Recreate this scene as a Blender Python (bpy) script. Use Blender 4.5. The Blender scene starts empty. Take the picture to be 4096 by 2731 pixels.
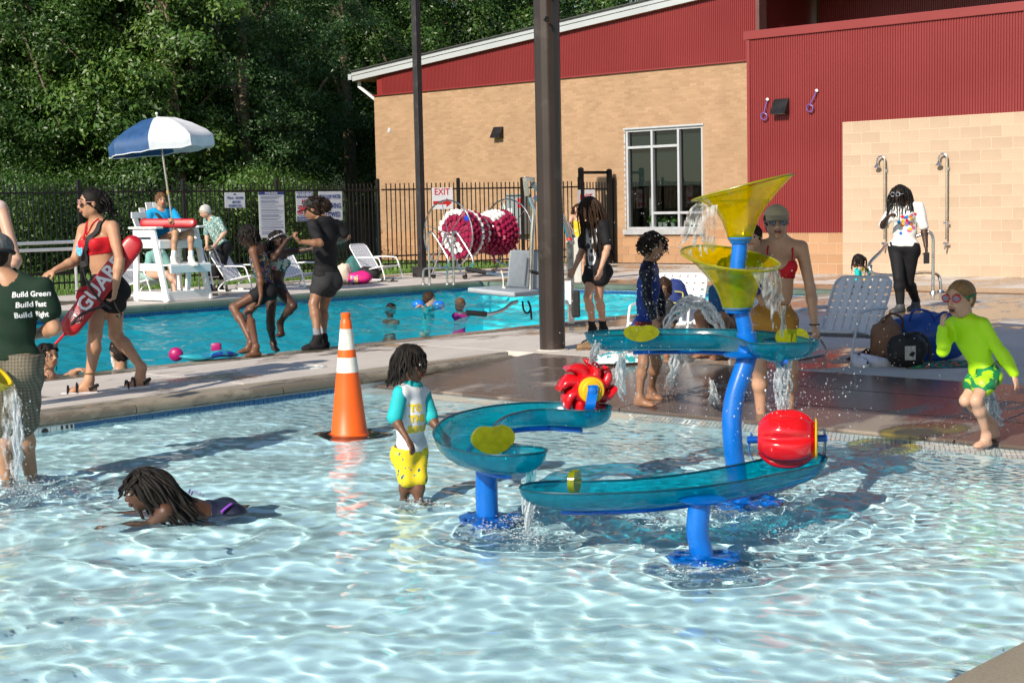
import bpy, bmesh, math, random
import numpy as np
from mathutils import Vector, Matrix, noise as mnoise
R=math.radians
sc=bpy.context.scene
COL=sc.collection
random.seed(7); RNG=np.random.default_rng(7)
# ---------------------------------------------------------------- camera
PW,PH,FP,HC=4096.,2731.,6121.,1.45          # photograph size, focal length in its pixels, eye height
PIT,ROL=R(5.07),R(1.2)
_cp,_sp,_cr,_sr=math.cos(PIT),math.sin(PIT),math.cos(ROL),math.sin(ROL)
_x0=np.array([1,0,0.]);_y0=np.array([0,_sp,_cp]);FW=np.array([0,_cp,-_sp])
XC=_cr*_x0-_sr*_y0; YC=_sr*_x0+_cr*_y0; CAMP=np.array([0,0,HC])
cam=bpy.data.cameras.new('camera'); camo=bpy.data.objects.new('camera',cam); COL.objects.link(camo)
cam.sensor_width=36; cam.lens=36*FP/PW; cam.clip_start=.1; cam.clip_end=1000
M=Matrix.Identity(4)
for i in range(3): M[i][0]=XC[i];M[i][1]=YC[i];M[i][2]=-FW[i];M[i][3]=CAMP[i]
camo.matrix_world=M; sc.camera=camo
def ray(px,py): return FW+XC*(px-PW/2)/FP-YC*(py-PH/2)/FP
def G(px,py,z=0.):                            # pixel -> point on the level z
    r=ray(px,py); return CAMP+r*((z-HC)/r[2])
def D(px,py,Y):                               # pixel -> point at distance Y
    r=ray(px,py); return CAMP+r*(Y/r[1])
# ---------------------------------------------------------------- sky and sun
SUN_AZ,SUN_EL=R(54.),R(32.)                   # light travels towards +x,+y
sund=Vector((math.cos(SUN_AZ)*math.cos(SUN_EL),math.sin(SUN_AZ)*math.cos(SUN_EL),-math.sin(SUN_EL)))
w=bpy.data.worlds.new('World'); sc.world=w; w.use_nodes=True
nt=w.node_tree; bg=nt.nodes['Background']; sky=nt.nodes.new('ShaderNodeTexSky'); sky.sky_type='NISHITA'; sky.sun_disc=False
sky.sun_elevation=SUN_EL; sky.sun_rotation=math.atan2(-sund.x,-sund.y); sky.air_density=1.; sky.dust_density=.6; sky.ozone_density=1.2
nt.links.new(sky.outputs[0],bg.inputs[0]); bg.inputs[1].default_value=.105
sl=bpy.data.lights.new('sun','SUN'); sl.energy=4.6; sl.angle=R(.53); sl.color=(1,.9,.76); so=bpy.data.objects.new('sun',sl); COL.objects.link(so)
so.rotation_euler=sund.to_track_quat('-Z','Y').to_euler(); so.location=(-20,-25,30); sl.cycles.is_caustics_light=True
sc.view_settings.view_transform='Standard'; sc.view_settings.look='None'; sc.view_settings.gamma=1; sc.view_settings.exposure=.40; sc.view_settings.use_curve_mapping=False
cy=sc.cycles; cy.use_denoising=True; cy.max_bounces=10; cy.transparent_max_bounces=24; cy.transmission_bounces=8; cy.glossy_bounces=4; cy.diffuse_bounces=3; cy.sample_clamp_indirect=4.; cy.caustics_reflective=False
try: cy.use_light_tree=False
except Exception: pass
# ---------------------------------------------------------------- site axes: a runs along the building, b away from the camera
SA=R(47.3); SV=np.array([math.cos(SA),math.sin(SA),0]); SU=np.array([math.sin(SA),-math.cos(SA),0]); SITE=-(math.pi/2-SA)
def S(a,b,z=0.): return SU*a+SV*b+np.array([0,0,z])
def AB(p): return np.array([p@SU,p@SV,p[2]])
def Wb(px,py,b):
    r=ray(px,py); return AB(CAMP+r*(b/(r@SV)))
# ---------------------------------------------------------------- mesh building
class MB:
    def __init__(s): s.v=[]; s.f=[]; s.n=0; s.m=[]; s.mi=0
    def add(s,v,f):
        v=np.asarray(v,float).reshape(-1,3); s.v.append(v); n=s.n
        s.f+= [tuple(int(i)+n for i in q) for q in f]; s.m+=[s.mi]*len(f); s.n+=len(v); return s
    def box(s,c,d,rz=0,M=None):
        d=np.asarray(d,float)/2; v=np.array([[x,y,z] for x in(-1,1) for y in(-1,1) for z in(-1,1)])*d
        if M is not None: v=v@np.asarray(M,float).T
        if rz: cz,sz=math.cos(rz),math.sin(rz); v=v@np.array([[cz,-sz,0],[sz,cz,0],[0,0,1]]).T
        return s.add(v+np.asarray(c,float),[(0,1,3,2),(4,6,7,5),(0,4,5,1),(2,3,7,6),(0,2,6,4),(1,5,7,3)])
    def bar(s,p,q,w,h,up=(0,0,1)):              # box from p to q
        p=np.asarray(p,float);q=np.asarray(q,float);t=q-p;L=np.linalg.norm(t);t=t/L;up=np.asarray(up,float)
        x=np.cross(t,up); 
        if np.linalg.norm(x)<1e-4: x=np.cross(t,(1,0,0))
        x/=np.linalg.norm(x); y=np.cross(x,t); return s.box((p+q)/2,(w,L,h),M=np.stack([x,t,y],1))
    def tube(s,pts,r,n=8,cap=True,closed=False,flat=None):
        P=np.asarray(pts,float);k=len(P);r=np.broadcast_to(np.asarray(r,float),(k,))
        T=np.zeros_like(P);T[1:-1]=P[2:]-P[:-2];T[0]=P[1]-P[0];T[-1]=P[-1]-P[-2]
        if closed: T[0]=T[-1]=P[1]-P[-2] if np.allclose(P[0],P[-1]) else P[1]-P[-1]
        T/=np.linalg.norm(T,axis=1)[:,None]+1e-12
        a=np.array([0,0,1.]) if abs(T[0][2])<.9 else np.array([1.,0,0]); x=np.cross(a,T[0]); x/=np.linalg.norm(x); V=[]
        A=np.arange(n)*2*math.pi/n; ca,sa=np.cos(A)[:,None],np.sin(A)[:,None]
        for i in range(k):
            x=x-T[i]*(x@T[i]); x/=np.linalg.norm(x)+1e-12; y=np.cross(T[i],x); V.append(P[i]+r[i]*(ca*x+sa*y*(flat or 1)))
        f=[]
        for i in range(k-1):
            for j in range(n): j2=(j+1)%n; f.append((i*n+j,i*n+j2,(i+1)*n+j2,(i+1)*n+j))
        if cap: f.append(tuple(range(n))[::-1]); f.append(tuple((k-1)*n+j for j in range(n)))
        return s.add(np.concatenate(V),f)
    def lathe(s,prof,n=24,c=(0,0,0),M=None,arc=2*math.pi):
        prof=np.asarray(prof,float);k=len(prof); full=arc>6.28; m=n if full else n+1
        A=np.arange(m)*arc/n; v=np.zeros((k,m,3)); v[:,:,0]=prof[:,:1]*np.cos(A); v[:,:,1]=prof[:,:1]*np.sin(A); v[:,:,2]=prof[:,1:2]
        v=v.reshape(-1,3)
        if M is not None: v=v@np.asarray(M,float).T
        f=[]
        for i in range(k-1):
            for j in range(n):
                j2=(j+1)%m; f.append((i*m+j,i*m+j2,(i+1)*m+j2,(i+1)*m+j))
        return s.add(v+np.asarray(c,float),f)
    def ell(s,c,r,n=12,M=None):
        pr=[(math.sin(t),-math.cos(t)) for t in np.linspace(.02,math.pi-.02,n//2+2)]
        r=np.broadcast_to(np.asarray(r,float),(3,)); b=MB().lathe(pr,n); v=b.v[0]*r
        if M is not None: v=v@np.asarray(M,float).T
        return s.add(v+np.asarray(c,float),b.f+[tuple(range(n))[::-1],tuple(range(len(v)-n,len(v)))])
    def grid(s,P):                              # P: (m,n,3)
        P=np.asarray(P,float);m,n=P.shape[:2]; i=np.arange(m*n).reshape(m,n)
        return s.add(P.reshape(-1,3),np.stack([i[:-1,:-1],i[:-1,1:],i[1:,1:],i[1:,:-1]],-1).reshape(-1,4))
    def prism(s,poly,z0,z1):
        k=len(poly); v=[(x,y,z0) for x,y in poly]+[(x,y,z1) for x,y in poly]
        return s.add(v,[tuple(range(k))[::-1],tuple(range(k,2*k))]+[(i,(i+1)%k,k+(i+1)%k,k+i) for i in range(k)])
    def verts(s): return np.concatenate(s.v) if s.v else np.zeros((0,3))
    def xf(s,M,t=(0,0,0)):
        M=np.asarray(M,float); s.v=[a@M.T+np.asarray(t,float) for a in s.v]; return s
    def mesh(s,name,mats,smooth=False,bevel=0,seg=2,ang=40):
        me=bpy.data.meshes.new(name); me.from_pydata(s.verts().tolist(),[],s.f)
        mats=mats if isinstance(mats,(list,tuple)) else [mats]
        for m in mats: me.materials.append(m)
        if len(mats)>1: me.polygons.foreach_set('material_index',s.m)
        if bevel:
            b=bmesh.new(); b.from_mesh(me); bmesh.ops.remove_doubles(b,verts=b.verts,dist=1e-5)
            es=[e for e in b.edges if len(e.link_faces)==2 and e.calc_face_angle(0)>R(25)]
            bmesh.ops.bevel(b,geom=es,offset=bevel,segments=seg,affect='EDGES',profile=.5,clamp_overlap=True); b.to_mesh(me); b.free()
        if smooth:
            me.polygons.foreach_set('use_smooth',[True]*len(me.polygons))
            if smooth!='all': me.set_sharp_from_angle(angle=R(ang))
        return me
def link(name,data,parent=None):
    o=bpy.data.objects.new(name,data); COL.objects.link(o)
    if parent is not None: o.parent=parent
    return o
def tag(o,label=None,cat=None,group=None,kind=None):
    for k,x in(('label',label),('category',cat),('group',group),('kind',kind)):
        if x: o[k]=x
    return o
def thing(name,label,cat,loc=(0,0,0),rz=0,group=None):
    o=link(name,None); o.location=tuple(loc); o.rotation_euler=(0,0,rz); o.empty_display_size=.2; return tag(o,label,cat,group)
def part(name,mb,mat,parent=None,world=False,**k):       # world: vertices given in world space
    if world and parent is not None:
        c,s_=math.cos(-parent.rotation_euler[2]),math.sin(-parent.rotation_euler[2]); t=np.array(parent.location)
        mb.v=[(x-t)@np.array([[c,-s_,0],[s_,c,0],[0,0,1]]).T for x in mb.v]
    return link(name,mb.mesh(name,mat,**k),parent)
def top(name,label,cat,mb,mat,group=None,loc=None,**k):   # a thing that is one mesh, origin moved to its base
    v=mb.verts()
    if loc is None: loc=((v[:,0].min()+v[:,0].max())/2,(v[:,1].min()+v[:,1].max())/2,v[:,2].min())
    mb.v=[x-np.asarray(loc,float) for x in mb.v]; o=link(name,mb.mesh(name,mat,**k)); o.location=tuple(loc); return tag(o,label,cat,group)
def clone(o,parent=None):
    c=o.copy(); COL.objects.link(c); c.parent=parent
    for ch in list(o.children): clone(ch,c)
    return c
# ---------------------------------------------------------------- materials
MATS={}
def nmat(name):
    m=bpy.data.materials.new(name); m.use_nodes=True; MATS[name]=m; nt=m.node_tree; return m,nt,nt.nodes['Principled BSDF']
def N(nt,t,**k):
    n=nt.nodes.new('ShaderNode'+t)
    for a,b in k.items():
        if a in n.inputs: n.inputs[a].default_value=b
        else: setattr(n,a,b)
    return n
def c4(c): return (*c,1) if len(c)==3 else tuple(c)
def hexc(h):
    h=h.lstrip('#'); return tuple(((int(h[i:i+2],16)/255+.055)/1.055)**2.4 if int(h[i:i+2],16)>10 else int(h[i:i+2],16)/255/12.92 for i in(0,2,4))
def ramp(nt,fac,stops,interp='LINEAR'):
    r=N(nt,'ValToRGB'); r.color_ramp.interpolation=interp; e=r.color_ramp.elements
    while len(e)<len(stops): e.new(.5)
    for x,(p,c) in zip(e,stops): x.position=p; x.color=c4(c) if not isinstance(c,(int,float)) else (c,c,c,1)
    nt.links.new(fac,r.inputs[0]); return r.outputs[0]
def mixc(nt,fac,a,b,mode='MIX'):
    m=N(nt,'Mix',data_type='RGBA',blend_type=mode)
    for i,x in((0,fac),(6,a),(7,b)):
        if hasattr(x,'is_linked'): nt.links.new(x,m.inputs[i])
        elif isinstance(x,(int,float)): m.inputs[i].default_value=x if i==0 else (x,x,x,1)
        else: m.inputs[i].default_value=c4(x)
    return m.outputs[2]
def tex(nt,kind,scale,coord='Object',vec=None,mapscale=None,rot=None,**k):
    n=N(nt,'Tex'+kind,**k)
    if 'Scale' in n.inputs: n.inputs['Scale'].default_value=scale
    if vec is None: tc=N(nt,'TexCoord'); vec=tc.outputs[coord]
    if mapscale or rot:
        mp=N(nt,'Mapping')
        if mapscale: mp.inputs['Scale'].default_value=mapscale
        if rot: mp.inputs['Rotation'].default_value=rot
        nt.links.new(vec,mp.inputs[0]); vec=mp.outputs[0]
    nt.links.new(vec,n.inputs['Vector']); return n
def bumpn(nt,b,h,strength,dist=.01):
    bp=N(nt,'Bump'); bp.inputs['Strength'].default_value=strength; bp.inputs['Distance'].default_value=dist; nt.links.new(h,bp.inputs['Height']); nt.links.new(bp.outputs[0],b.inputs['Normal']); return bp
def pm(name,col,rough=.5,var=.12,vs=6.,bump=0,bs=80.,metal=0,spec=.5,coat=0,sss=0,sssr=(.02,.008,.004),dist=.004,wear=None):
    if name in MATS: return MATS[name]
    m,nt,b=nmat(name); col=hexc(col) if isinstance(col,str) else col
    b.inputs['Roughness'].default_value=rough; b.inputs['Metallic'].default_value=metal; b.inputs['Specular IOR Level'].default_value=spec; b.inputs['Coat Weight'].default_value=coat
    if var:
        n=tex(nt,'Noise',vs,Detail=4.); lo=tuple(x*(1-var) for x in col); hi=tuple(min(1,x*(1+var)) for x in col)
        o=ramp(nt,n.outputs[0],[(.3,lo),(.7,hi)])
        if wear:
            w_=tex(nt,'Noise',wear[1],Detail=6.); o=mixc(nt,ramp(nt,w_.outputs[0],[(.58,0.),(.7,wear[2] if len(wear)>2 else .6)]),o,wear[0])
        nt.links.new(o,b.inputs['Base Color'])
        nt.links.new(ramp(nt,n.outputs[0],[(.3,max(0,rough-.08)),(.7,min(1,rough+.08))]),b.inputs['Roughness'])
    else: b.inputs['Base Color'].default_value=c4(col)
    if bump: n2=tex(nt,'Noise',bs,Detail=3.); bumpn(nt,b,n2.outputs[0],bump,dist)
    if sss: b.inputs['Subsurface Weight'].default_value=sss; b.inputs['Subsurface Radius'].default_value=sssr; b.inputs['Subsurface Scale'].default_value=1
    return m
def plastic(name,col,alpha=.5,rough=.12,tl=.5):          # see-through coloured plastic
    m,nt,b=nmat(name); nt.nodes.remove(b); out=nt.nodes['Material Output']
    nz=tex(nt,'Noise',30,Detail=4.)
    lo=tuple(x*.75 for x in col)
    cc=ramp(nt,nz.outputs[0],[(.35,lo),(.65,col)])
    tr=N(nt,'BsdfTransparent'); tcol=tuple(x**.6 for x in col); tr.inputs[0].default_value=c4(tcol)
    df=N(nt,'BsdfDiffuse'); nt.links.new(cc,df.inputs[0]); tn=N(nt,'BsdfTranslucent'); nt.links.new(cc,tn.inputs[0])
    m1=N(nt,'MixShader'); m1.inputs[0].default_value=tl; nt.links.new(df.outputs[0],m1.inputs[1]); nt.links.new(tn.outputs[0],m1.inputs[2])
    m2=N(nt,'MixShader'); m2.inputs[0].default_value=alpha; nt.links.new(tr.outputs[0],m2.inputs[1]); nt.links.new(m1.outputs[0],m2.inputs[2])
    gl=N(nt,'BsdfGlossy'); gl.inputs['Roughness'].default_value=rough; fr=N(nt,'LayerWeight'); fr.inputs[0].default_value=.5
    bp=N(nt,'Bump'); bp.inputs['Strength'].default_value=.12; bp.inputs['Distance'].default_value=.004; nt.links.new(nz.outputs[0],bp.inputs['Height']); nt.links.new(bp.outputs[0],gl.inputs['Normal']); nt.links.new(bp.outputs[0],fr.inputs['Normal'])
    m3=N(nt,'MixShader'); nt.links.new(ramp(nt,fr.outputs[1],[(0.,.03),(.6,.07),(1.,.5)]),m3.inputs[0]); nt.links.new(m2.outputs[0],m3.inputs[1]); nt.links.new(gl.outputs[0],m3.inputs[2]); nt.links.new(m3.outputs[0],out.inputs[0]); return m
def clearwater(name,tint=(.93,.97,.98),bs=40,bstr=.6,white=.12,rough=.03):    # splashing water in the air
    m,nt,b=nmat(name); nt.nodes.remove(b); out=nt.nodes['Material Output']
    nz=tex(nt,'Noise',bs,Detail=5.,mapscale=(1,1,.35)); bp=N(nt,'Bump'); bp.inputs['Strength'].default_value=bstr; bp.inputs['Distance'].default_value=.02; nt.links.new(nz.outputs[0],bp.inputs['Height'])
    rf=N(nt,'BsdfRefraction'); rf.inputs['IOR'].default_value=1.2; rf.inputs['Roughness'].default_value=0; rf.inputs[0].default_value=c4(tint); nt.links.new(bp.outputs[0],rf.inputs['Normal'])
    tr=N(nt,'BsdfTransparent'); tr.inputs[0].default_value=c4(tint)
    ma=N(nt,'MixShader'); ma.inputs[0].default_value=.55; nt.links.new(tr.outputs[0],ma.inputs[1]); nt.links.new(rf.outputs[0],ma.inputs[2])
    df=N(nt,'BsdfTranslucent'); df.inputs[0].default_value=(.95,.97,1,1); df2=N(nt,'BsdfDiffuse'); df2.inputs[0].default_value=(.95,.97,1,1)
    ad=N(nt,'MixShader'); nt.links.new(df.outputs[0],ad.inputs[1]); nt.links.new(df2.outputs[0],ad.inputs[2])
    mb=N(nt,'MixShader'); nt.links.new(ramp(nt,nz.outputs[0],[(.45,white*.3),(.72,min(1,white*3))]),mb.inputs[0]); nt.links.new(ma.outputs[0],mb.inputs[1]); nt.links.new(ad.outputs[0],mb.inputs[2])
    gl=N(nt,'BsdfGlossy'); gl.inputs['Roughness'].default_value=rough; nt.links.new(bp.outputs[0],gl.inputs['Normal']); fr=N(nt,'LayerWeight'); fr.inputs[0].default_value=.5; nt.links.new(bp.outputs[0],fr.inputs['Normal'])
    m3=N(nt,'MixShader'); nt.links.new(ramp(nt,fr.outputs[1],[(0.,.04),(.6,.1),(1.,.6)]),m3.inputs[0]); nt.links.new(mb.outputs[0],m3.inputs[1]); nt.links.new(gl.outputs[0],m3.inputs[2]); nt.links.new(m3.outputs[0],out.inputs[0]); return m
# ================================================================ ground, decks and pools
AN,AF=-12.4,-20.5; BF=21.4; AW=-10.05; AR=-2.1; BG=8.75; WZ=-.13; LZ=-.17; BR_=11.2
def concrete(name,dry,wet,wetness=.5,scale=.5,red=None,wr=.17):
    m,nt,b=nmat(name)
    n1=tex(nt,'Noise',scale,mapscale=(1.,.55,1),Detail=6.,Roughness=.62,Distortion=.4); n2=tex(nt,'Noise',3.,mapscale=(1.,.4,1.),Detail=6.,Roughness=.7); n3=tex(nt,'Noise',90.,Detail=3.)
    add=N(nt,'Math',operation='MULTIPLY_ADD'); nt.links.new(n2.outputs[0],add.inputs[0]); add.inputs[1].default_value=.45; nt.links.new(n1.outputs[0],add.inputs[2])
    sub=N(nt,'Math',operation='SUBTRACT'); nt.links.new(add.outputs[0],sub.inputs[0]); sub.inputs[1].default_value=.225
    wf=ramp(nt,sub.outputs[0],[(wetness-.03,0.),(wetness+.03,1.)]) # 1 = wet
    d=ramp(nt,n2.outputs[0],[(.3,tuple(x*.84 for x in dry)),(.7,tuple(min(1,x*1.1) for x in dry))])
    sp=ramp(nt,n3.outputs[0],[(.35,.86),(.65,1.06)]); d=mixc(nt,1.,d,sp,'MULTIPLY')
    wc=wet
    if red:
        wv=tex(nt,'Noise',.55,mapscale=(.35,1.6,1),Detail=2.); wc=mixc(nt,ramp(nt,wv.outputs[0],[(.55,0.),(.59,1.)]),wet,red)
    c=mixc(nt,wf,d,wc); nt.links.new(c,b.inputs['Base Color'])
    nt.links.new(ramp(nt,wf,[(0.,.75),(1.,wr)]),b.inputs['Roughness']); b.inputs['Specular IOR Level'].default_value=.5
    h=mixc(nt,wf,n3.outputs[0],.5); bumpn(nt,b,h,.25,.004); return m
C_DECK=concrete('deck_concrete',(.60,.55,.50),(.19,.155,.125),.56,.55)
C_STRIP=concrete('deck_strip',(.58,.53,.48),(.21,.175,.145),.53,.7)
C_DAMP=concrete('deck_damp',(.50,.45,.40),(.17,.135,.105),.47,.5)
C_WETB=concrete('deck_wet_brown',(.36,.24,.15),(.17,.10,.06),.44,.4)
C_COPE=concrete('coping_concrete',(.30,.26,.20),(.17,.145,.11),.5,.9)
C_GREEN=pm('coping_green',(.10,.14,.11),.45,.25,2,.2,60)
C_SPLASH=concrete('splash_concrete',(.30,.25,.21),(.115,.088,.075),.40,.4,wr=.2)
C_SOIL=pm('joint_dark',(.035,.03,.026),.9,.2)
TILE_B=pm('tile_blue',(.018,.10,.24),.15,.3,30); TILE_W=pm('tile_white',(.72,.74,.72),.2,.06,30); GROUT=pm('grout',(.62,.64,.63),.7,.1,40)
POOLP=pm('pool_plaster_white',(.50,.70,.77),.8,.05,3,.2,60)
LAPP=pm('pool_plaster_blue',(.06,.68,.78),.8,.10,.7)
GRASS=pm('grass_green',(.085,.16,.028),.9,.4,3.5); 
def site(name,mb,mat,kind='structure',label=None,**k):
    o=link(name,mb.mesh(name,mat,**k)); o.rotation_euler=(0,0,SITE); tag(o,label,None,None,kind); return o
# ground sheet round the pool site
g=MB(); A0,A1,B0,B1_=-24.75,14.,-8.,44.
for (x0,x1,y0,y1) in((-300,300,-300,B0),(-300,300,B1_,300),(-300,A0,B0,B1_),(A1,300,B0,B1_)):
    g.add([(x0,y0,-.06),(x1,y0,-.06),(x1,y1,-.06),(x0,y1,-.06)],[(0,1,2,3)])
ground=site('ground',g,GRASS)
# under-deck base
g=MB(); g.add([(x,y,-.05) for x,y in((A0,B0),(AF,B0),(AF,B1_),(A0,B1_))],[(0,1,2,3)]); g.add([(x,y,-.05) for x,y in((AF,BF),(A1,BF),(A1,B1_),(AF,B1_))],[(0,1,2,3)])
g.add([(x,y,-.05) for x,y in((AN,BR_),(A1,BR_),(A1,BF),(AN,BF))],[(0,1,2,3)]); g.add([(x,y,-.05) for x,y in((AN,B0),(AW-.02,B0),(AW-.02,BR_),(AN,BR_))],[(0,1,2,3)]); g.add([(x,y,-.05) for x,y in((AR+.02,B0),(A1,B0),(A1,BR_),(AR+.02,BR_))],[(0,1,2,3)])
base=site('pool_deck',g,C_SOIL)
slabmesh={}
def slab(x0,x1,y0,y1,z0,z1,mat,parent=base,gap=.005,zf=None,name='slab'):
    m=MB(); x0+=gap;x1-=gap;y0+=gap;y1-=gap
    def zz(y): return z1 if zf is None else zf(y)
    m.add([(x0,y0,zz(y0)-.1),(x1,y0,zz(y0)-.1),(x1,y1,zz(y1)-.1),(x0,y1,zz(y1)-.1),(x0,y0,zz(y0)),(x1,y0,zz(y0)),(x1,y1,zz(y1)),(x0,y1,zz(y1))],[(0,1,5,4),(1,2,6,5),(2,3,7,6),(3,0,4,7),(4,5,6,7)])
    return link(name,m.mesh(name,mat,bevel=.006,seg=1),parent)
def slabs(a0,a1,b0,b1,da,db,mat,parent=base,zf=None):
    na=max(1,round((a1-a0)/da)); nb=max(1,round((b1-b0)/db))
    for i in range(na):
        for j in range(nb):
            slab(a0+(a1-a0)*i/na,a0+(a1-a0)*(i+1)/na,b0+(b1-b0)*j/nb,b0+(b1-b0)*(j+1)/nb,-.1,0.,mat,parent,zf=zf)
slabs(AN+.32,AW-.34,-2,BR_,1.7,3.0,C_STRIP)
slabs(AN+.32,4.,BR_,BF-.35-4.2,3.4,2.4,C_DECK); slabs(AN+.32,4.,BF-.35-4.2,BF,2.6,2.1,C_DAMP)
slabs(A0,AF-.32,-2,29.,2.2,3.1,C_DECK)
slabs(AF-.32,4.,BF+.35,BF+1.5,3.,1.2,C_WETB); slabs(AF-.32,4.,BF+1.5,30.5,3.2,2.6,C_DECK)
slabs(AR+.34,4.,-2,BR_,2.8,3.,C_DECK)
# splash ramp
RZ=lambda y: WZ+.004+(y-BG)*(-WZ-.004)/(BR_-BG)
ramp_o=site('splash_ramp',MB().add([(AW,BG+.3,RZ(BG+.3)-.06),(AR,BG+.3,RZ(BG+.3)-.06),(AR,BR_,-.06),(AW,BR_,-.06)],[(0,1,2,3)]),C_SOIL)
slabs(AW+.01,AR+.32,BG+.33,BR_,2.65,.72,C_SPLASH,ramp_o,zf=RZ)
# trench grate
gr=site('grate',MB().box(((AW+AR)/2,BG+.16,WZ-.06),(AR-AW-.05,.31,.05)),pm('grate_dark',(.6,.61,.61),.6))
gr.cycles.is_caustics_receiver=True
gm=MB().box((0,0,0),(.0275,.30,.018)).mesh('grate_slat',pm('grate_white',(.68,.70,.70),.35,.08,20),bevel=.004,seg=1)
sm=MB()
for i in range(int((AR-AW-.1)/.034)):
    x=AW+.05+i*.034
    if i<300 : o=link('grate_slat',gm,gr); o.location=(x,BG+.16,WZ-.020); o.rotation_euler=(0,0,.5); o.cycles.is_caustics_receiver=True
for y in (BG+.0,BG+.33): sm.box(((AW+AR)/2,y,WZ-.026),(AR-AW-.05,.02,.03))
link('grate_frame',sm.mesh('grate_frame',MATS['grate_white']),gr)
# wading pool shell
fz=lambda b: WZ-np.maximum(0,.052*(BG-np.asarray(b,float)))
bb=np.linspace(-4,BG,18); P=np.zeros((18,2,3)); P[:,0,0]=AW; P[:,1,0]=AR; P[:,:,1]=bb[:,None]; P[:,:,2]=fz(bb)[:,None]-.003
m=MB().grid(P); m.add([(AW,-4,-.9),(AW,BG+.4,-.9),(AW,BG+.4,-.09),(AW,-4,-.09)],[(0,1,2,3)]); m.add([(AR,-4,-.9),(AR,-4,-.09),(AR,BG+.4,-.09),(AR,BG+.4,-.9)],[(0,1,2,3)])
wade=site('wading_pool',m,POOLP); wade.cycles.is_caustics_receiver=True
# coping stones with a rounded nose
def coping(line,side,L,mat,parent,w=.33,drop=.085,first=0,joint=.005,zf=None,zb=None):
    # line: function t -> (a,b); stones of length L; side: +1 nose towards +normal
    n=int(L/1.52)+1; l=L/n
    for i in range(n):
        p=np.array(line(i*l+joint)); q=np.array(line((i+1)*l-joint)); t=(q-p)/np.linalg.norm(q-p); nr=np.array([t[1],-t[0]])*side
        pr=[(-w,-.1),(-w,0.)]+[(-.045+.045*math.sin(x),-.045+.045*math.cos(x)) for x in np.linspace(0,math.pi/2,5)]+[(0.,-drop+.02),(-.02,-drop),(-.05,-drop)]
        V=[];k=len(pr)
        for e in(p,q):
            for (x,z) in pr: V.append((e[0]+nr[0]*x,e[1]+nr[1]*x,z))
        f=[(j,j+1,k+j+1,k+j) if side<0 else (j,k+j,k+j+1,j+1) for j in range(k-1)]+[tuple(range(k)),tuple(range(2*k-1,k-1,-1))]
        link('coping_stone',MB().add(V,f).mesh('coping_stone',mat,smooth=True),parent)
coping(lambda t:(AW+.03,-2+t),1,BR_+2-.3,C_COPE,wade)
coping(lambda t:(AR-.03,-2+t),-1,BG+2.,C_COPE,wade)
# waterline tiles of the wading pool (5 cm, one object each), with depth marker tiles
tm=MB().box((0,0,0),(.012,.044,.05)).mesh('tile',TILE_B,bevel=.002,seg=1); tw=MB().box((0,0,0),(.012,.044,.05)).mesh('tile',TILE_W,bevel=.002,seg=1)
link('tile_backing',MB().box((AW+.006,4.4,-.12),(.012,9.6,.07)).mesh('tile_backing',GROUT),wade)
nt_=0
for i in range(66):
    y=5.6+i*.049
    if y>BG+.1: break
    o=link('tile',tw if y<6.09 else tm,wade); o.location=(AW+.014,y,-.117)
MK=pm('marker_black',(.012,.012,.014),.4,0)
for y,w_ in((6.04,.018),(6.0,.018),(5.96,.018)): link('depth_mark',MB().box((AW+.0222,y,-.108),(.003,w_,.028)).mesh('depth_mark',MK),wade)
link('depth_mark',MB().lathe([(0,.0015),(.028,.0015),(.03,0)],20,M=np.array([[0,0,1],[1,0,0],[0,1,0.]]),c=(AW+.021,5.82,-.125)).mesh('depth_mark',MK),wade)
# lap pool
m=MB(); lz=-1.0
m.add([(AF,-2,lz),(AN,-2,lz),(AN,BF,lz),(AF,BF,lz),(AF,-2,-.08),(AN,-2,-.08),(AN,BF,-.08),(AF,BF,-.08)],[(0,1,2,3),(1,5,6,2),(3,2,6,7),(0,3,7,4),(0,4,5,1)])
lap=site('lap_pool',m,LAPP)
coping(lambda t:(AN-.03,-2+t),-1,BF+2,C_COPE,lap); coping(lambda t:(AF+.03,-2+t),1,BF+2,C_GREEN,lap,drop=.1); coping(lambda t:(AF+t,BF-.03),1,AN-AF,C_GREEN,lap,drop=.1)
tl=MB()
for i in range(int((BF-4)/.052)):
    y=4+i*.052; tl.box((AF+.012,y,-.135),(.012,.047,.06))
for i in range(int((AN-AF)/.052)): tl.box((AF+.03+i*.052,BF-.012,-.135),(.047,.012,.06))
o=link('tile_band',tl.mesh('tile_band',TILE_B),lap); tag(o,kind='stuff')
tl=MB().box((AF+.004,9.,-.13),(.008,25,.085)); tl.box(((AN+AF)/2,BF-.004,-.13),(AN-AF,.008,.085)); link('tile_backing',tl.mesh('tile_backing',GROUT),lap)
# deck drain cover
dm=MB().lathe([(.0,.006),(.05,.006),(.05,.002),(.07,.002),(.07,.006),(.1,.006),(.1,.002),(.12,.002),(.12,.006),(.155,.006),(.16,.0)],28)
p=G(1240,1468); top('drain_cover','round white slotted drain cover set flat in the concrete deck','drain cover',dm.xf(np.eye(3),(p[0],p[1],.001)),TILE_W,smooth=True)
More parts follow.
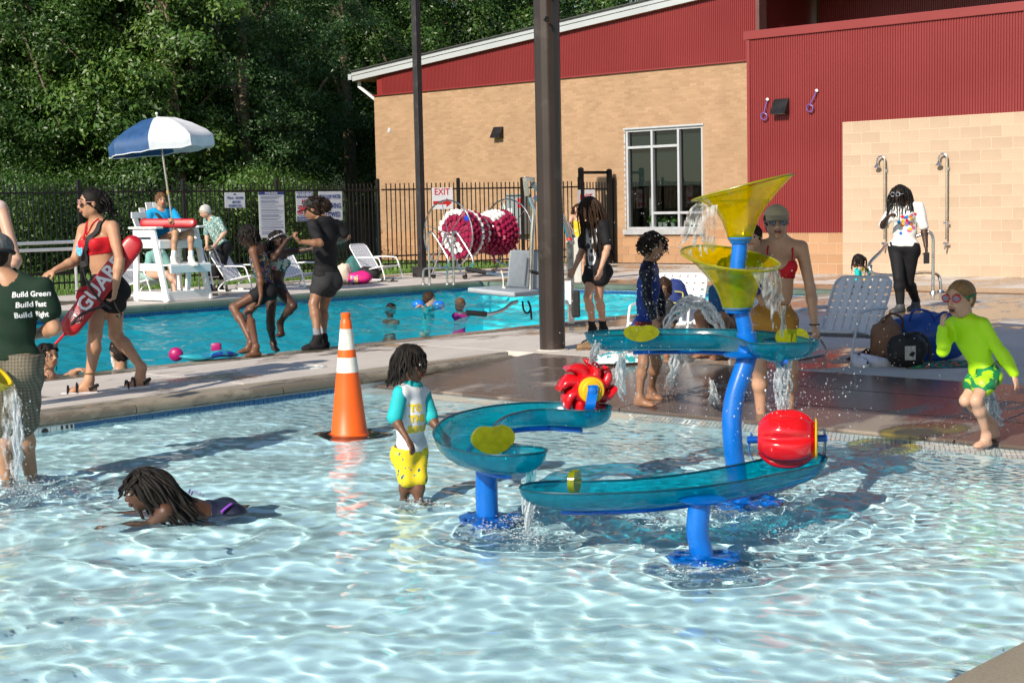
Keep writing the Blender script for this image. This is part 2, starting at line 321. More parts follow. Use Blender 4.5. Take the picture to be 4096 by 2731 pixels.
# ---------------------------------------------------------------- water
def wavefield(X,Y,seed,n,lmin,lmax,amp,dirs=None,spread=math.pi):
    r=np.random.default_rng(seed); Z=np.zeros_like(X)
    for i in range(n):
        lam=lmin*(lmax/lmin)**r.random(); th=(r.random()*2*math.pi if dirs is None else dirs+r.normal()*spread); k=2*math.pi/lam
        Z+=amp*(lam/.3)**1.05*np.sin(k*(X*math.cos(th)+Y*math.sin(th))+r.random()*6.28)
    return Z
def watergrid(name,a0,a1,b0,b1,h,zf,mat):
    na=int((a1-a0)/h)+1; nb=int((b1-b0)/h)+1; X,Y=np.meshgrid(np.linspace(a0,a1,na),np.linspace(b0,b1,nb)); Z=zf(X,Y)
    me=bpy.data.meshes.new(name); nv=na*nb; me.vertices.add(nv); me.vertices.foreach_set('co',np.stack([X,Y,Z],-1).astype(np.float32).ravel())
    i=np.arange(nv).reshape(nb,na); q=np.stack([i[:-1,:-1],i[:-1,1:],i[1:,1:],i[1:,:-1]],-1).reshape(-1,4); nf=len(q)
    me.loops.add(nf*4); me.loops.foreach_set('vertex_index',q.ravel().astype(np.int32)); me.polygons.add(nf); me.polygons.foreach_set('loop_start',np.arange(0,nf*4,4,dtype=np.int32)); me.polygons.foreach_set('loop_total',np.full(nf,4,np.int32)); me.polygons.foreach_set('use_smooth',np.ones(nf,bool)); me.update(calc_edges=True); me.validate()
    me.materials.append(mat); o=link(name,me); o.rotation_euler=(0,0,SITE); return o
def ring(X,Y,c,r0,amp,lam,wd):
    d=np.hypot(X-c[0],Y-c[1]); return amp*np.sin(2*math.pi*d/lam)*np.exp(-((d-r0)/wd)**2)
def wadez(X,Y):
    far=np.clip((BG-Y)/2.2,0,1); Z=wavefield(X,Y,3,46,.18,.6,.0005)*(.35+.65*far)+wavefield(X,Y,5,14,.7,1.8,.0006)*(.25+.75*far)+wavefield(X,Y,8,30,.085,.2,.00072)*(.55+.6*np.clip((Y-3.4)/2.5,0,1))
    for (px,py,r0,amp,lam,wd) in((750,2140,.5,.012,.34,.35),(1660,2010,.25,.006,.2,.2),(2080,2060,.22,.009,.16,.22),(2110,2110,.3,.008,.14,.3),(90,1950,.35,.012,.25,.35),(1393,1747,.3,.003,.18,.2),(2960,2040,.4,.008,.16,.5),(3060,2090,.5,.008,.2,.5),(2795,2265,.25,.006,.15,.3)):
        c=AB(G(px,py,WZ)); Z+=ring(X,Y,c,r0,amp*.8,lam,wd)
    c=AB(G(2900,2040,WZ)); d=np.hypot(X-c[0],Y-c[1]); Z+=wavefield(X,Y,11,30,.05,.13,.0045)*np.exp(-(d/1.0)**2)
    c=AB(G(130,1970,WZ)); d=np.hypot(X-c[0],Y-c[1]); Z+=wavefield(X,Y,12,30,.06,.2,.0024)*np.exp(-(d/.5)**2)
    c=AB(G(3400,1900,WZ)); d=np.hypot(X-c[0],Y-c[1]); Z+=wavefield(X,Y,14,30,.05,.11,.0028)*np.exp(-(d/1.4)**2)
    edge=np.clip((BG+.15-Y)/.4,.06,1); return WZ+Z*edge+ .003*(1-edge)
m,nt,b=nmat('wading_water'); nt.nodes.remove(b); gl=N(nt,'BsdfGlass'); gl.inputs['IOR'].default_value=1.33; gl.inputs['Roughness'].default_value=0; gl.inputs[0].default_value=(.90,.97,.985,1); nt.links.new(gl.outputs[0],nt.nodes['Material Output'].inputs[0])
WADEM=m
ww=watergrid('wading_water',AW+.008,AR-.008,-1.,BG+.33,.0205,wadez,WADEM); tag(ww,kind='structure'); ww.cycles.is_caustics_caster=True
def lapz(X,Y): return LZ+wavefield(X,Y,21,44,.3,1.1,.0022)+wavefield(X,Y,23,12,1.5,4.,.0010)+wavefield(X,Y,25,30,.16,.35,.0026)
m,nt,b=nmat('lap_water'); nt.nodes.remove(b); out=nt.nodes['Material Output']
tr=N(nt,'BsdfTransparent'); tr.inputs[0].default_value=(.78,.98,.985,1); gs=N(nt,'BsdfGlossy'); gs.inputs['Roughness'].default_value=.03; fr=N(nt,'Fresnel'); fr.inputs[0].default_value=1.33
nz=tex(nt,'Noise',14.,Detail=4.); bp=N(nt,'Bump'); bp.inputs['Strength'].default_value=.35; bp.inputs['Distance'].default_value=.02; nt.links.new(nz.outputs[0],bp.inputs['Height']); nt.links.new(bp.outputs[0],gs.inputs['Normal']); nt.links.new(bp.outputs[0],fr.inputs['Normal'])
hf=N(nt,'Math',operation='MULTIPLY'); hf.inputs[1].default_value=.5; nt.links.new(fr.outputs[0],hf.inputs[0]); mx=N(nt,'MixShader'); nt.links.new(hf.outputs[0],mx.inputs[0]); nt.links.new(tr.outputs[0],mx.inputs[1]); nt.links.new(gs.outputs[0],mx.inputs[2]); nt.links.new(mx.outputs[0],out.inputs[0])
lw=watergrid('lap_water',AF+.01,AN-.01,-1.,BF-.01,.055,lapz,m); tag(lw,kind='structure')
# grass beyond the fence
gv=[];gf=[]; r=np.random.default_rng(4); n=26000
ga=A0-.1-r.random(n)**1.5*9; gb=6+r.random(n)*24; h=.05+.07*r.random(n); th=r.random(n)*6.28; wd=.006+.008*r.random(n); lean=.03*r.normal(size=(n,2))
X=np.stack([np.stack([ga-wd*np.cos(th),gb-wd*np.sin(th),0*ga-.06],1),np.stack([ga+wd*np.cos(th),gb+wd*np.sin(th),0*ga-.06],1),np.stack([ga+lean[:,0],gb+lean[:,1],h-.06],1)],1)
gm=MB().add(X.reshape(-1,3),np.arange(3*n).reshape(-1,3)); go=site('grass',gm,pm('grass_blade',(.12,.22,.04),.7,.4,2.),kind='stuff',label='mown green lawn on the far side of the black fence')
# ================================================================ building
def brickmat(name,c0,c1,c2,bs=120,bump=.4):
    m,nt,b=nmat(name); oi=N(nt,'ObjectInfo'); geo=N(nt,'NewGeometry')
    n1=tex(nt,'WhiteNoise',1,vec=oi.outputs['Location']) if False else None
    at=N(nt,'Attribute'); at.attribute_name='shade'
    mixv=N(nt,'Math',operation='ADD'); nt.links.new(oi.outputs['Random'],mixv.inputs[0]); nt.links.new(at.outputs['Fac'],mixv.inputs[1]); fr=N(nt,'Math',operation='FRACT'); nt.links.new(mixv.outputs[0],fr.inputs[0])
    c=ramp(nt,fr.outputs[0],[(0.,c0),(.5,c1),(1.,c2)]); n=tex(nt,'Noise',bs,Detail=4.); n2=tex(nt,'Noise',1.3,Detail=4.)
    c=mixc(nt,1.,c,ramp(nt,n.outputs[0],[(.3,.82),(.7,1.1)]),'MULTIPLY'); c=mixc(nt,1.,c,ramp(nt,n2.outputs[0],[(.35,.9),(.65,1.04)]),'MULTIPLY')
    nt.links.new(c,b.inputs['Base Color']); b.inputs['Roughness'].default_value=.85; bumpn(nt,b,n.outputs[0],bump,.006); return m
M_BRICK=brickmat('tan_brick',(.35,.218,.125),(.385,.245,.143),(.42,.27,.16)); M_BLOCKO=brickmat('split_face_block',(.38,.21,.11),(.43,.245,.13),(.47,.275,.15),60,.8); M_BLOCKL=brickmat('pale_block',(.455,.335,.235),(.49,.365,.26),(.52,.39,.28),90,.3)
M_MORT=pm('mortar',(.365,.245,.15),.9,.1,30); M_MORTL=pm('mortar_pale',(.56,.43,.31),.9,.08,30)
M_RED=pm('red_metal_siding',(.20,.026,.026),.42,.07,.6,spec=.4); M_REDT=pm('red_metal_trim',(.22,.030,.028),.4,.05,.8); M_FASC=pm('grey_fascia',(.40,.43,.45),.45,.06,.7); M_ALU=pm('window_aluminium',(.50,.52,.55),.35,.05,4,metal=.25); M_BLK=pm('black_metal',(.011,.010,.010),.45,.3,5,spec=.35); M_WOOD=pm('soffit_wood',(.42,.22,.09),.6,.25,3); M_ROOF=pm('roof_edge_dark',(.05,.05,.05),.7,.2)
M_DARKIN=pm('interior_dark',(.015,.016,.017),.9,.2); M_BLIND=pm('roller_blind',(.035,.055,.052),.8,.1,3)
QB,QR=29.33,25.99
bld=thing('pool_building','tan brick pool building with red ribbed metal siding and sloped grey roof edge','building',S(-17.43,QR),SITE)
bo=np.array([-17.43,QR,0.])
def bp_(name,mb,mat,parent=bld,**k): mb.v=[x-bo for x in mb.v]; return link(name,mb.mesh(name,mat,**k),parent)
aL,aR=-32.13,-17.3
rz_=lambda a: 5.12+(a+31.86)*.0852
# wall cores
wx0,wx1,wz0,wz1=-23.2,-20.92,.81,3.21
core=MB(); t=.25; y=QB-.004
for (x0,x1,z0,z1) in((aL+.01,wx0,0,4.6),(wx1,aR,0,4.6),(wx0,wx1,0,wz0),(wx0,wx1,wz1,4.6)): core.box(((x0+x1)/2,y+t/2,(z0+z1)/2),(x1-x0,t,z1-z0))
bp_('wall_core',core,M_MORT)
side=MB().box((aL+.15,QB+6.3,2.3),(.26,12,4.6)); bp_('end_wall',side,M_BRICK)
# concrete blocks: 0.4 x 0.2 courses, one object each
def blocks(a0,a1,z0,n,bq,mat,jt,cut=None,L=.4,H=.2,prox=.012):
    me={}
    for r_ in range(n):
        x=a0-(L/2 if r_%2 else 0)
        while x<a1-.02:
            p,q=max(x,a0),min(x+L,a1); zc=z0+(r_+.5)*H; x+=L
            if q-p<.04: continue
            if cut and q>cut[0] and p<cut[1] and zc>cut[2] and zc<cut[3]: continue
            k=round(q-p,3)
            if k not in me: me[k]=MB().box((0,.03,0),(k-.01,.06,H-.01)).mesh('block',mat,bevel=.004,seg=1)
            o=link('block',me[k],bld); o.location=((p+q)/2-bo[0],bq-.012-bo[1],zc)
blocks(aL,aR-1.,0,4,QB,M_BLOCKO,M_MORT)
# bricks: joined as one part (a few pixels each), the row nearest the window as single bricks
bk=MB(); sh=[]; H=.0677; L=.203; n=int((4.6-.8)/H); H=(4.6-.8)/n; single=[]
bme=MB().box((0,.02,0),(L-.009,.04,H-.009)).mesh('brick',M_BRICK)
r=np.random.default_rng(2)
for i in range(n):
    z=.8+(i+.5)*H; x=aL-(L/2 if i%2 else 0)
    while x<aR-2.2:
        p,q=max(x,aL),min(x+L,aR-2.2); x+=L
        if q-p<.03 or (q>wx0-.0 and p<wx1 and z>wz0-.12 and z<wz1+.03 and not(q<wx0+.03 or p>wx1-.03)): continue
        if p>wx0-.02 and z>wz0-.1 and z<wz1+.03 and p<wx1: p=max(p,wx1)
        if q>wx0 and p<wx0 and z>wz0-.1 and z<wz1+.03: q=wx0
        if q-p<.03: continue
        if len(single)<290 and q-p>L-.01 and z<1.9 and p>wx1+.1: single.append(((p+q)/2,z)); continue
        d=r.normal()*.0008; xx0,xx1,y0,y1,z0,z1=p+.0045,q-.0045,QB-.006+d,QB+.02,z-H/2+.0045,z+H/2-.0045
        bk.add([(xx0,y0,z0),(xx1,y0,z0),(xx1,y0,z1),(xx0,y0,z1),(xx0,y1,z0),(xx1,y1,z0),(xx1,y1,z1),(xx0,y1,z1)],[(0,1,2,3),(0,4,5,1),(1,5,6,2),(2,6,7,3),(3,7,4,0)]); sh.append(r.random())
o=bp_('brickwork',bk,M_BRICK); at=o.data.attributes.new('shade','FLOAT','FACE'); at.data.foreach_set('value',np.repeat(sh,5).astype(np.float32)); tag(o,kind='stuff')
for x,z in single: o=link('brick',bme,bld); o.location=(x-bo[0],QB-.006-bo[1],z)
# ribbed siding
def ribbed(a0,a1,bq,zlo,zhi,pitch=.0525,dep=.018):
    m=MB(); xs=[];ys=[]; n=int((a1-a0)/pitch)
    for i in range(n):
        for fx,fy in((0,0),(.36,0),(.5,1),(.86,1)): xs.append(a0+(i+fx)*(a1-a0)/n); ys.append(bq-dep*fy)
    xs.append(a1); ys.append(bq); xs=np.array(xs);ys=np.array(ys); P=np.zeros((2,len(xs),3)); P[:,:,0]=xs;P[:,:,1]=ys;P[0,:,2]=zlo(xs) if callable(zlo) else zlo;P[1,:,2]=zhi(xs) if callable(zhi) else zhi
    return m.grid(P)
bp_('upper_siding',ribbed(aL+.35,-19.4,QB-.02,4.6,lambda x:rz_(x)+.1),M_RED)
bp_('siding_edge_trim',MB().box((aL+.24,QB+.3,(4.6+rz_(aL))/2+.02),(.2,.62,rz_(aL)-4.56)),M_REDT)
bp_('siding_sill_trim',MB().box(((aL-19.4)/2,QB-.03,4.59),(-19.4-aL,.07,.03)),M_REDT)
bp_('siding_corner_trim',MB().box((-19.36,QB+.1,5.4),(.09,.3,1.9)),pm('corner_trim',(.12,.05,.045),.5))
# roof with fascia, gutter end and wooden soffit
rf=MB(); x0,x1=-32.85,-16.; yb=QB-.16
P=[(x0,yb,rz_(x0)),(x1,yb,rz_(x1)),(x1,yb,rz_(x1)+.26),(x0,yb,rz_(x0)+.26)]; Q=[(x,QB+14,z) for x,_,z in P]; rf.add(P+Q,[(0,1,2,3),(7,6,5,4),(3,2,6,7),(0,3,7,4),(1,5,6,2)])
roof=bp_('roof',rf,M_FASC)
sf=MB(); sf.add([(x0,yb+.01,rz_(x0)-.002),(x1,yb+.01,rz_(x1)-.002),(x1,QB+14,rz_(x1)-.002),(x0,QB+14,rz_(x0)-.002)],[(0,3,2,1)]); bp_('soffit',sf,M_WOOD,bld)
e=MB().bar((x0,yb-.03,rz_(x0)+.27),(x1,yb-.03,rz_(x1)+.27),.1,.03); bp_('drip_edge',e,M_ROOF); e=MB().bar((x0,yb-.012,rz_(x0)+.2),(x1,yb-.012,rz_(x1)+.2),.03,.1); bp_('fascia_board',e,M_FASC)
gz=rz_(x0); bp_('gutter',MB().box((x0-.06,QB+5,gz+.12),(.14,10.4,.16)),M_FASC)
bp_('downspout',MB().bar((x0+.0,QB+.1,gz+.08),(x0+.0,QB+.1,gz-.16),.09,.07).bar((x0,QB+.1,gz-.14),(aL-.06,QB+.25,gz-.62),.09,.07).bar((aL-.06,QB+.25,gz-.6),(aL-.06,QB+.25,.1),.09,.07),pm('downspout_white',(.68,.70,.71),.4),bevel=.01)
# window
win=bp_('window',MB().box(((wx0+wx1)/2,QB+.12,(wz0+wz1)/2),(.001,.001,.001)),M_ALU)
fr=MB(); yq=QB+.075; fw=.058
for x in(wx0+fw/2,-22.42,-21.64,wx1-fw/2): fr.box((x,yq,(wz0+wz1)/2),(fw,.11,wz1-wz0))
yq2=yq+.003
for (p,q,z) in((wx0,wx1,wz1-fw/2),(wx0,wx1,wz0+fw/2),(wx0,-21.64,2.78),(-22.42,wx1,1.2)): fr.box(((p+q)/2,yq2,z),(q-p,.10,fw))
fr.box((wx0-.02,QB+.04,(wz0+wz1)/2),(.04,.09,wz1-wz0)); fr.box(((wx0+wx1)/2,QB+.03,wz1+.02),(wx1-wx0+.08,.12,.04))
bp_('frame',fr,M_ALU,win); bp_('sill',MB().box(((wx0+wx1)/2,QB-.02,wz0-.06),(wx1-wx0+.1,.14,.12)),pm('window_sill',(.36,.37,.38),.5),win)
m,nt,b=nmat('window_glass'); nt.nodes.remove(b); tr=N(nt,'BsdfTransparent'); tr.inputs[0].default_value=(.5,.56,.55,1); gs=N(nt,'BsdfGlossy'); gs.inputs['Roughness'].default_value=.01; fr_=N(nt,'Fresnel'); fr_.inputs[0].default_value=1.6; mx=N(nt,'MixShader'); nt.links.new(fr_.outputs[0],mx.inputs[0]); nt.links.new(tr.outputs[0],mx.inputs[1]); nt.links.new(gs.outputs[0],mx.inputs[2]); nt.links.new(mx.outputs[0],nt.nodes['Material Output'].inputs[0]); M_GLASS=m
for (p,q,z0,z1) in((wx0,-22.42,wz0,2.78),(wx0,-22.42,2.78,wz1),(-22.42,-21.64,wz0,1.2),(-22.42,-21.64,1.2,2.78),(-22.42,-21.64,2.78,wz1),(-21.64,wx1,wz0,1.2),(-21.64,wx1,1.2,wz1)):
    bp_('pane',MB().add([(p,QB+.1,z0),(q,QB+.1,z0),(q,QB+.1,z1),(p,QB+.1,z1)],[(0,1,2,3)]),M_GLASS,win)
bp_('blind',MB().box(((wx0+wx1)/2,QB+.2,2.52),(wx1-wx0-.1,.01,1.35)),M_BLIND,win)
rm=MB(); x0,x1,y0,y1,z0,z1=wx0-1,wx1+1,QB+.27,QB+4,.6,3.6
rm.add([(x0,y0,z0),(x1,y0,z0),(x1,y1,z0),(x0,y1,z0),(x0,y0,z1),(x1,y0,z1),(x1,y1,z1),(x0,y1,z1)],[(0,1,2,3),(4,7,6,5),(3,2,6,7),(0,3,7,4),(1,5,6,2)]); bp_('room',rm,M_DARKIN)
bp_('room_post',MB().box((-22.92,QB+.7,1.5),(.12,.12,1.8)),pm('room_post_white',(.5,.52,.5),.7)); bp_('sill_shelf',MB().box(((wx0+wx1)/2,QB+.28,wz0+.03),(wx1-wx0,.3,.03)),pm('sill_shelf_white',(.4,.4,.4),.6))
M_LEAFP=pm('herb_leaf',(.10,.28,.03),.6,.35,20); M_POT=pm('pot_white',(.5,.55,.5),.5)
for k,x in enumerate((-22.62,-22.22,-21.98,-21.76,-22.36)):
    p=S(x,QB+.26,wz0+.047); lab='small white pot of bushy green herbs on the sill inside the window'
    t_=thing('potted_herb',lab,'potted plant',p,SITE,'pots of herbs inside the window')
    part('pot',MB().lathe([(.0,0),(.05,0),(.065,.12),(.055,.12),(.05,.1),(0,.1)],12),M_POT,t_,smooth=True)
    lf=MB(); rr=np.random.default_rng(k)
    for i in range(40):
        d=rr.normal(size=3); d/=np.linalg.norm(d); d[2]=abs(d[2]); c=d*rr.random()**.4*np.array([.11,.09,.12])+np.array([0,0,.13]); a_=rr.normal(size=3)*.028; b_=rr.normal(size=3)*.028; lf.add([c-a_,c+b_,c+a_,c-b_],[(0,1,2,3)])
    part('foliage',lf,M_LEAFP,t_)
# protruding red volume with block wall and parapet cap
wa,wb,wc=-17.43,-15.27,-8.
core=MB().box(((wa+wc)/2,QR+.115,2.3),(wc-wa-.01,.2,4.6)).box((wa+.12,QR+1.75,2.3),(.2,3.3,4.6)); bp_('front_wall_core',core,M_MORTL)
bp_('front_siding',ribbed(wa+.06,wb,QR+.012,.8,4.66),M_RED); bp_('front_siding',ribbed(wb,wc,QR+.012,2.9,4.66),M_RED)
bp_('siding_edge_trim',MB().box((wa+.03,QR+.02,2.73),(.07,.08,3.86)),M_REDT)
pc=MB().box(((wa+wc)/2-.03,QR+.06,4.72),(wc-wa+.1,.2,.17)); bp_('parapet_cap',pc,M_REDT,bevel=.01)
blocks(wa,wb,0,4,QR+.02,M_BLOCKO,M_MORT); 
o=bp_('joint_backing',MB().box(((wb+wc)/2,QR+.004,1.45),(wc-wb,.03,2.9)),M_MORTL); blocks(wb,-10.4,0,14,QR-.002,M_BLOCKL,M_MORTL,H=2.9/14)
bp_('flat_roof',MB().box(((wa+wc)/2,QR+2.5,4.5),(wc-wa,4.6,.1)),M_ROOF)
# recessed upper wall in the shade of a high roof
bp_('recess_siding',ribbed(-19.3,-4,QB+2.4,4.4,9.5),M_RED); bp_('recess_return',MB().box((-19.45,QB+1.3,6.5),(.1,2.4,4.)),M_RED)
hr=MB(); zz=lambda a: 7.35+(a+19.3)*-.0
P=[(-18.2,QB-.6,7.0),(-4,QB-2.6,6.05),(-4,QB+6,7.4),(-18.2,QB+6,7.6)]; hr.add(P+[(x,y,z+.3) for x,y,z in P],[(0,3,2,1),(4,5,6,7),(0,1,5,4),(1,2,6,5),(2,3,7,6),(3,0,4,7)]); bp_('high_roof',hr,[M_WOOD])
bp_('high_roof_fascia',MB().bar((-18.2,QB-.63,7.17),(-4,QB-2.63,6.22),.05,.36),M_FASC)
# wall lamps, hooks with coiled hose, boxes
def walllamp(a,b,z,lab,s=1.):
    t_=thing('wall_lamp',lab,'wall lamp',S(a,b,z),SITE,'black wedge wall lamps'); w_,d_,h_=.32*s,.2*s,.28*s
    m=MB().add([(-w_/2,0,-h_*.5),(w_/2,0,-h_*.5),(w_/2,0,h_*.5),(-w_/2,0,h_*.5),(-w_/2,-d_,-h_*.5),(w_/2,-d_,-h_*.5),(w_/2,-.04,h_*.5),(-w_/2,-.04,h_*.5)],[(0,4,5,1),(4,7,6,5),(3,2,6,7),(0,3,7,4),(1,5,6,2),(0,1,2,3)])
    part('housing',m,M_BLK,t_,bevel=.006); part('lens',MB().box((0,-d_*.5,-h_*.5-.004),(w_*.7,d_*.5,.006)),pm('lamp_lens',(.5,.5,.48),.3),t_)
walllamp(-27.36,QB-.012,3.35,'black wedge lamp on the tan brick wall'); walllamp(-16.62,QR-.0,3.28,'black wedge lamp between two coiled hoses on red siding',1.05)
M_PURP=pm('purple_hose',(.16,.10,.35),.35); M_HOOK=pm('white_hook',(.7,.68,.66),.4)
for k,(a,z,off,lab) in enumerate(((-16.94,3.42,-.07,'purple coiled hose under a white hook, beside the wall lamp, nearer the brick wall'),(-15.82,3.52,-.14,'purple coiled hose on a slanted tail, high above the pale block wall'))):
    t_=thing('coiled_hose',lab,'hose',S(a,QR-.03,z),SITE,'hoses hung on the red siding'); q=[(0,-.02,0),(off*.3,-.03,-.1),(off,-.03,-.25)]; c=np.array([off,-.03,-.32])
    part('hook',MB().ell((0,-.01,.01),(.035,.02,.035),10),M_HOOK,t_,smooth=True); part('hose_tail',MB().tube(q,.012,6),M_PURP,t_,smooth=True)
    part('hose_coil',MB().tube([c+np.array([(.068+.006*math.sin(x*1.7))*math.cos(x),.012*math.sin(x/2),(.068+.006*math.sin(x*1.7))*math.sin(x)]) for x in np.linspace(math.pi/2,math.pi*6.5,60)],.008,5),M_PURP,t_,smooth=True)
top('vent_cover','small pale oval vent cover high on the tan brick wall','vent cover',MB().lathe([(0,.02),(.045,.02),(.06,0)],14,M=np.array([[1,0,0],[0,0,-1],[0,1.3,0]])).xf(np.array([SU,SV,[0,0,1]]).T,S(-31.54,QB-.012,3.6)),pm('vent_grey',(.5,.52,.55),.5),smooth=True)
# showers on the block wall
M_CHROME=pm('chrome',(.62,.62,.62),.18,.05,9,metal=1.); M_STEEL=pm('brushed_steel',(.58,.57,.54),.28,.08,12,metal=1.)
for k,(a,lab) in enumerate(((-14.33,'chrome wall shower beside the red siding'),(-13.08,'chrome wall shower standing clear on the pale block wall'))):
    t_=thing('wall_shower',lab,'shower',S(a,QR-.02,.55),SITE,'showers on the pale block wall')
    arc=[(0,-.08,1.55)]+[(-.075+.075*math.cos(x),-.08,1.6+.075*math.sin(x)) for x in np.linspace(0,math.pi,8)]+[(-.155,-.08,1.54)]
    part('riser_pipe',MB().tube([(0,-.08,.12)]+arc,.018,8),M_CHROME,t_,smooth=True); part('shower_head',MB().lathe([(.014,.07),(.03,.05),(.062,.0),(.055,-.01),(0,-.01)],14,c=(-.158,-.08,1.47)),M_CHROME,t_,smooth=True)
    for z in(.38,1.4): part('wall_bracket',MB().tube([(0,-.08,z),(0,.01,z)],.014,8).lathe([(0,0),(.03,0),(.03,.012),(0,.012)],10,c=(0,0,z),M=np.array([[1,0,0],[0,0,-1],[0,1,0]])),M_CHROME,t_,smooth=True)
    for z in(.05,.42): part('valve_knob',MB().tube([(-.05,-.09,z),(.05,-.09,z)],.022,8),M_CHROME,t_,smooth=True)
    part('push_handle',MB().bar((0,-.09,.06),(-.02,-.12,-.06),.03,.02),M_CHROME,t_)
# ================================================================ fence, gate, poles
def fence(name,p,q,label,posts,z=0,h=2.0,group='black picket fence runs',pitch=.1127):
    p=np.asarray(p,float);q=np.asarray(q,float);L=np.linalg.norm(q-p);d=(q-p)/L; rz=SITE+math.atan2(d[1],d[0]); t=thing(name,label,'fence',S(p[0],p[1],z),rz,group)
    pk=MB().box((0,0,h/2+.04),(.02,.02,h-.08)).mesh('picket',M_BLK); n=int(L/pitch)
    for i in range(1,n):
        x=i*pitch
        if min(abs(x-s) for s in posts)<.05: continue
        o=link('picket',pk,t); o.location=(x,0,0)
    for zz in(1.86,.2,.38) if h>1.9 else(1.6,.2): part('rail',MB().box((L/2,0,zz),(L,.035,.035)),M_BLK,t)
    pm_=MB().box((0,0,1.04),(.065,.065,2.08)).ell((0,0,2.08),(.045,.045,.03),8).mesh('post',M_BLK)
    for s in posts: o=link('post',pm_,t); o.location=(s,0,0)
    return t
fl=fence('picket_fence',(-25.2,6.2),(-25.35,23.2),'long black picket fence between the pool deck and the trees',[.0,2.35,4.7,7.05,9.4,11.75,14.1,16.97])
FA,FB=np.array([-25.35,23.25]),np.array([-23.72,28.2])
fence('picket_fence',FA+(FB-FA)*.006,FB,'black picket fence in front of the tan brick wall',[1.92,3.6,5.18],pitch=.1127)
# gate against the wall
gd=(np.array([-23.5,29.25])-FB); gl_=np.linalg.norm(gd); grz=SITE+math.atan2(gd[1],gd[0]); gt=thing('fence_gate','black picket gate with a tall frame beside the window','gate',S(FB[0],FB[1]),grz)
for x,hh in((.05,2.3),(gl_-.15,2.26)): part('gate_post',MB().box((x,0,hh/2),(.1,.1,hh)).ell((x,0,hh),(.06,.06,.03),8),M_BLK,gt)
part('gate_lintel',MB().box((gl_/2-.05,0,2.2),(gl_-.2,.05,.07)),M_BLK,gt)
pk=MB().box((0,0,1.02),(.02,.02,1.9)).mesh('picket',M_BLK)
for i in range(9): o=link('picket',pk,gt); o.location=(.14+i*(gl_-.34)/8,0,0)
for zz in(1.8,.2,1.0): part('rail',MB().box((gl_/2-.05,0,zz),(gl_-.2,.035,.04)),M_BLK,gt)
part('wall_post',MB().box((gl_-.01,0,1.0),(.06,.06,2.0)).ell((gl_-.01,0,2.02),(.04,.04,.06),8),M_BLK,gt)
# steel light pole and the large shade post
M_POLE=pm('pole_dark_steel',(.022,.019,.020),.5,.2,3,wear=((.06,.055,.055),9.)); M_PILL=pm('brown_post_paint',(.032,.022,.019),.33,.25,1.5,spec=.45,wear=((.10,.085,.08),5.,.35))
pb=AB(G(1690,1108)); t=thing('light_pole','slim square dark steel pole standing in front of the fence','pole',S(pb[0],pb[1]),SITE)
part('shaft',MB().box((0,0,3.15),(.135,.135,6.3)),M_POLE,t,bevel=.006); part('lamp_head',MB().box((.1,0,6.36),(.62,.36,.14)),M_POLE,t,bevel=.02); part('base_box',MB().box((0,0,.11),(.3,.3,.22)),M_POLE,t,bevel=.01); part('access_plate',MB().box((.0,-.07,.75),(.03,.012,.12)),pm('plate_dark',(.015,.014,.014),.5),t); part('lamp_arm',MB().box((.12,0,5.86),(.16,.09,.12)),M_POLE,t)
PB=(-10.06,11.5); t=thing('shade_post','thick octagonal dark brown post standing on the deck by the pool','post',S(*PB),SITE+.25); 
A=np.linspace(0,2*math.pi,13)[:-1]; part('shaft',MB().prism([(.130*math.cos(x),.130*math.sin(x)) for x in A],.0,4.0),M_PILL,t,bevel=.012); part('grout_ring',MB().lathe([(.13,.0),(.165,.0),(.15,.012),(.13,.014)],18),pm('grout_ring',(.5,.47,.43),.9,.2,30),t)
ep=D(2185,80,15.1); 
part('eye_bolt',MB().tube([ep,ep+np.array([0,-.05,0])],.012,8).lathe([(.018,-.008),(.03,0),(.018,.008),(.01,0),(.018,-.008)],12,c=ep+np.array([0,-.055,0]),M=np.array([[1,0,0],[0,0,-1],[0,1,0]])),pm('bolt_black',(.01,.01,.01),.4),t,world=True,smooth=True)
# shade canopy overhead: its shadow falls on the splash deck
sv2=np.array([-.116,.993])*3.6/math.tan(SUN_EL)
def shp(a,b): return np.array([a-sv2[0],b-sv2[1]])
c1=np.array(PB)+(.05,0.1); c2=shp(-7.0,9.75); c3=shp(3.2,9.75); c4_=shp(3.2,13.6)
cv=MB(); P=np.zeros((9,9,3))
for i in range(9):
    for j in range(9):
        s_,t_=i/8,j/8; x=(c1*(1-s_)+c4_*s_)*(1-t_)+(c2*(1-s_)+c3*s_)*t_; P[i,j]=(*x,3.62+.03*math.sin(s_*9))
cv.grid(P); cv.grid(P[::-1]-np.array([0,0,.01]))
o=thing('shade_canopy','large taut fabric shade canopy on steel beams above the splash deck','canopy',S(c1[0],c1[1],0),SITE); o0=np.array([c1[0],c1[1],0.])
cv.v=[x-o0 for x in cv.v]; part('fabric',cv,pm('canopy_fabric',(.30,.27,.22),.9,.1,2),o,smooth=True)
bm=MB(); 
for p,q in((c1,c2),(c2,c3),(c3,c4_),(c4_,c1)): bm.bar((*p,3.56),(*q,3.56),.1,.1)
bm.box((c3[0],c3[1],1.8),(.2,.2,3.5)); bm.box((c4_[0],c4_[1],1.8),(.2,.2,3.5)); bm.v=[x-o0 for x in bm.v]; part('beam_frame',bm,M_PILL,o)
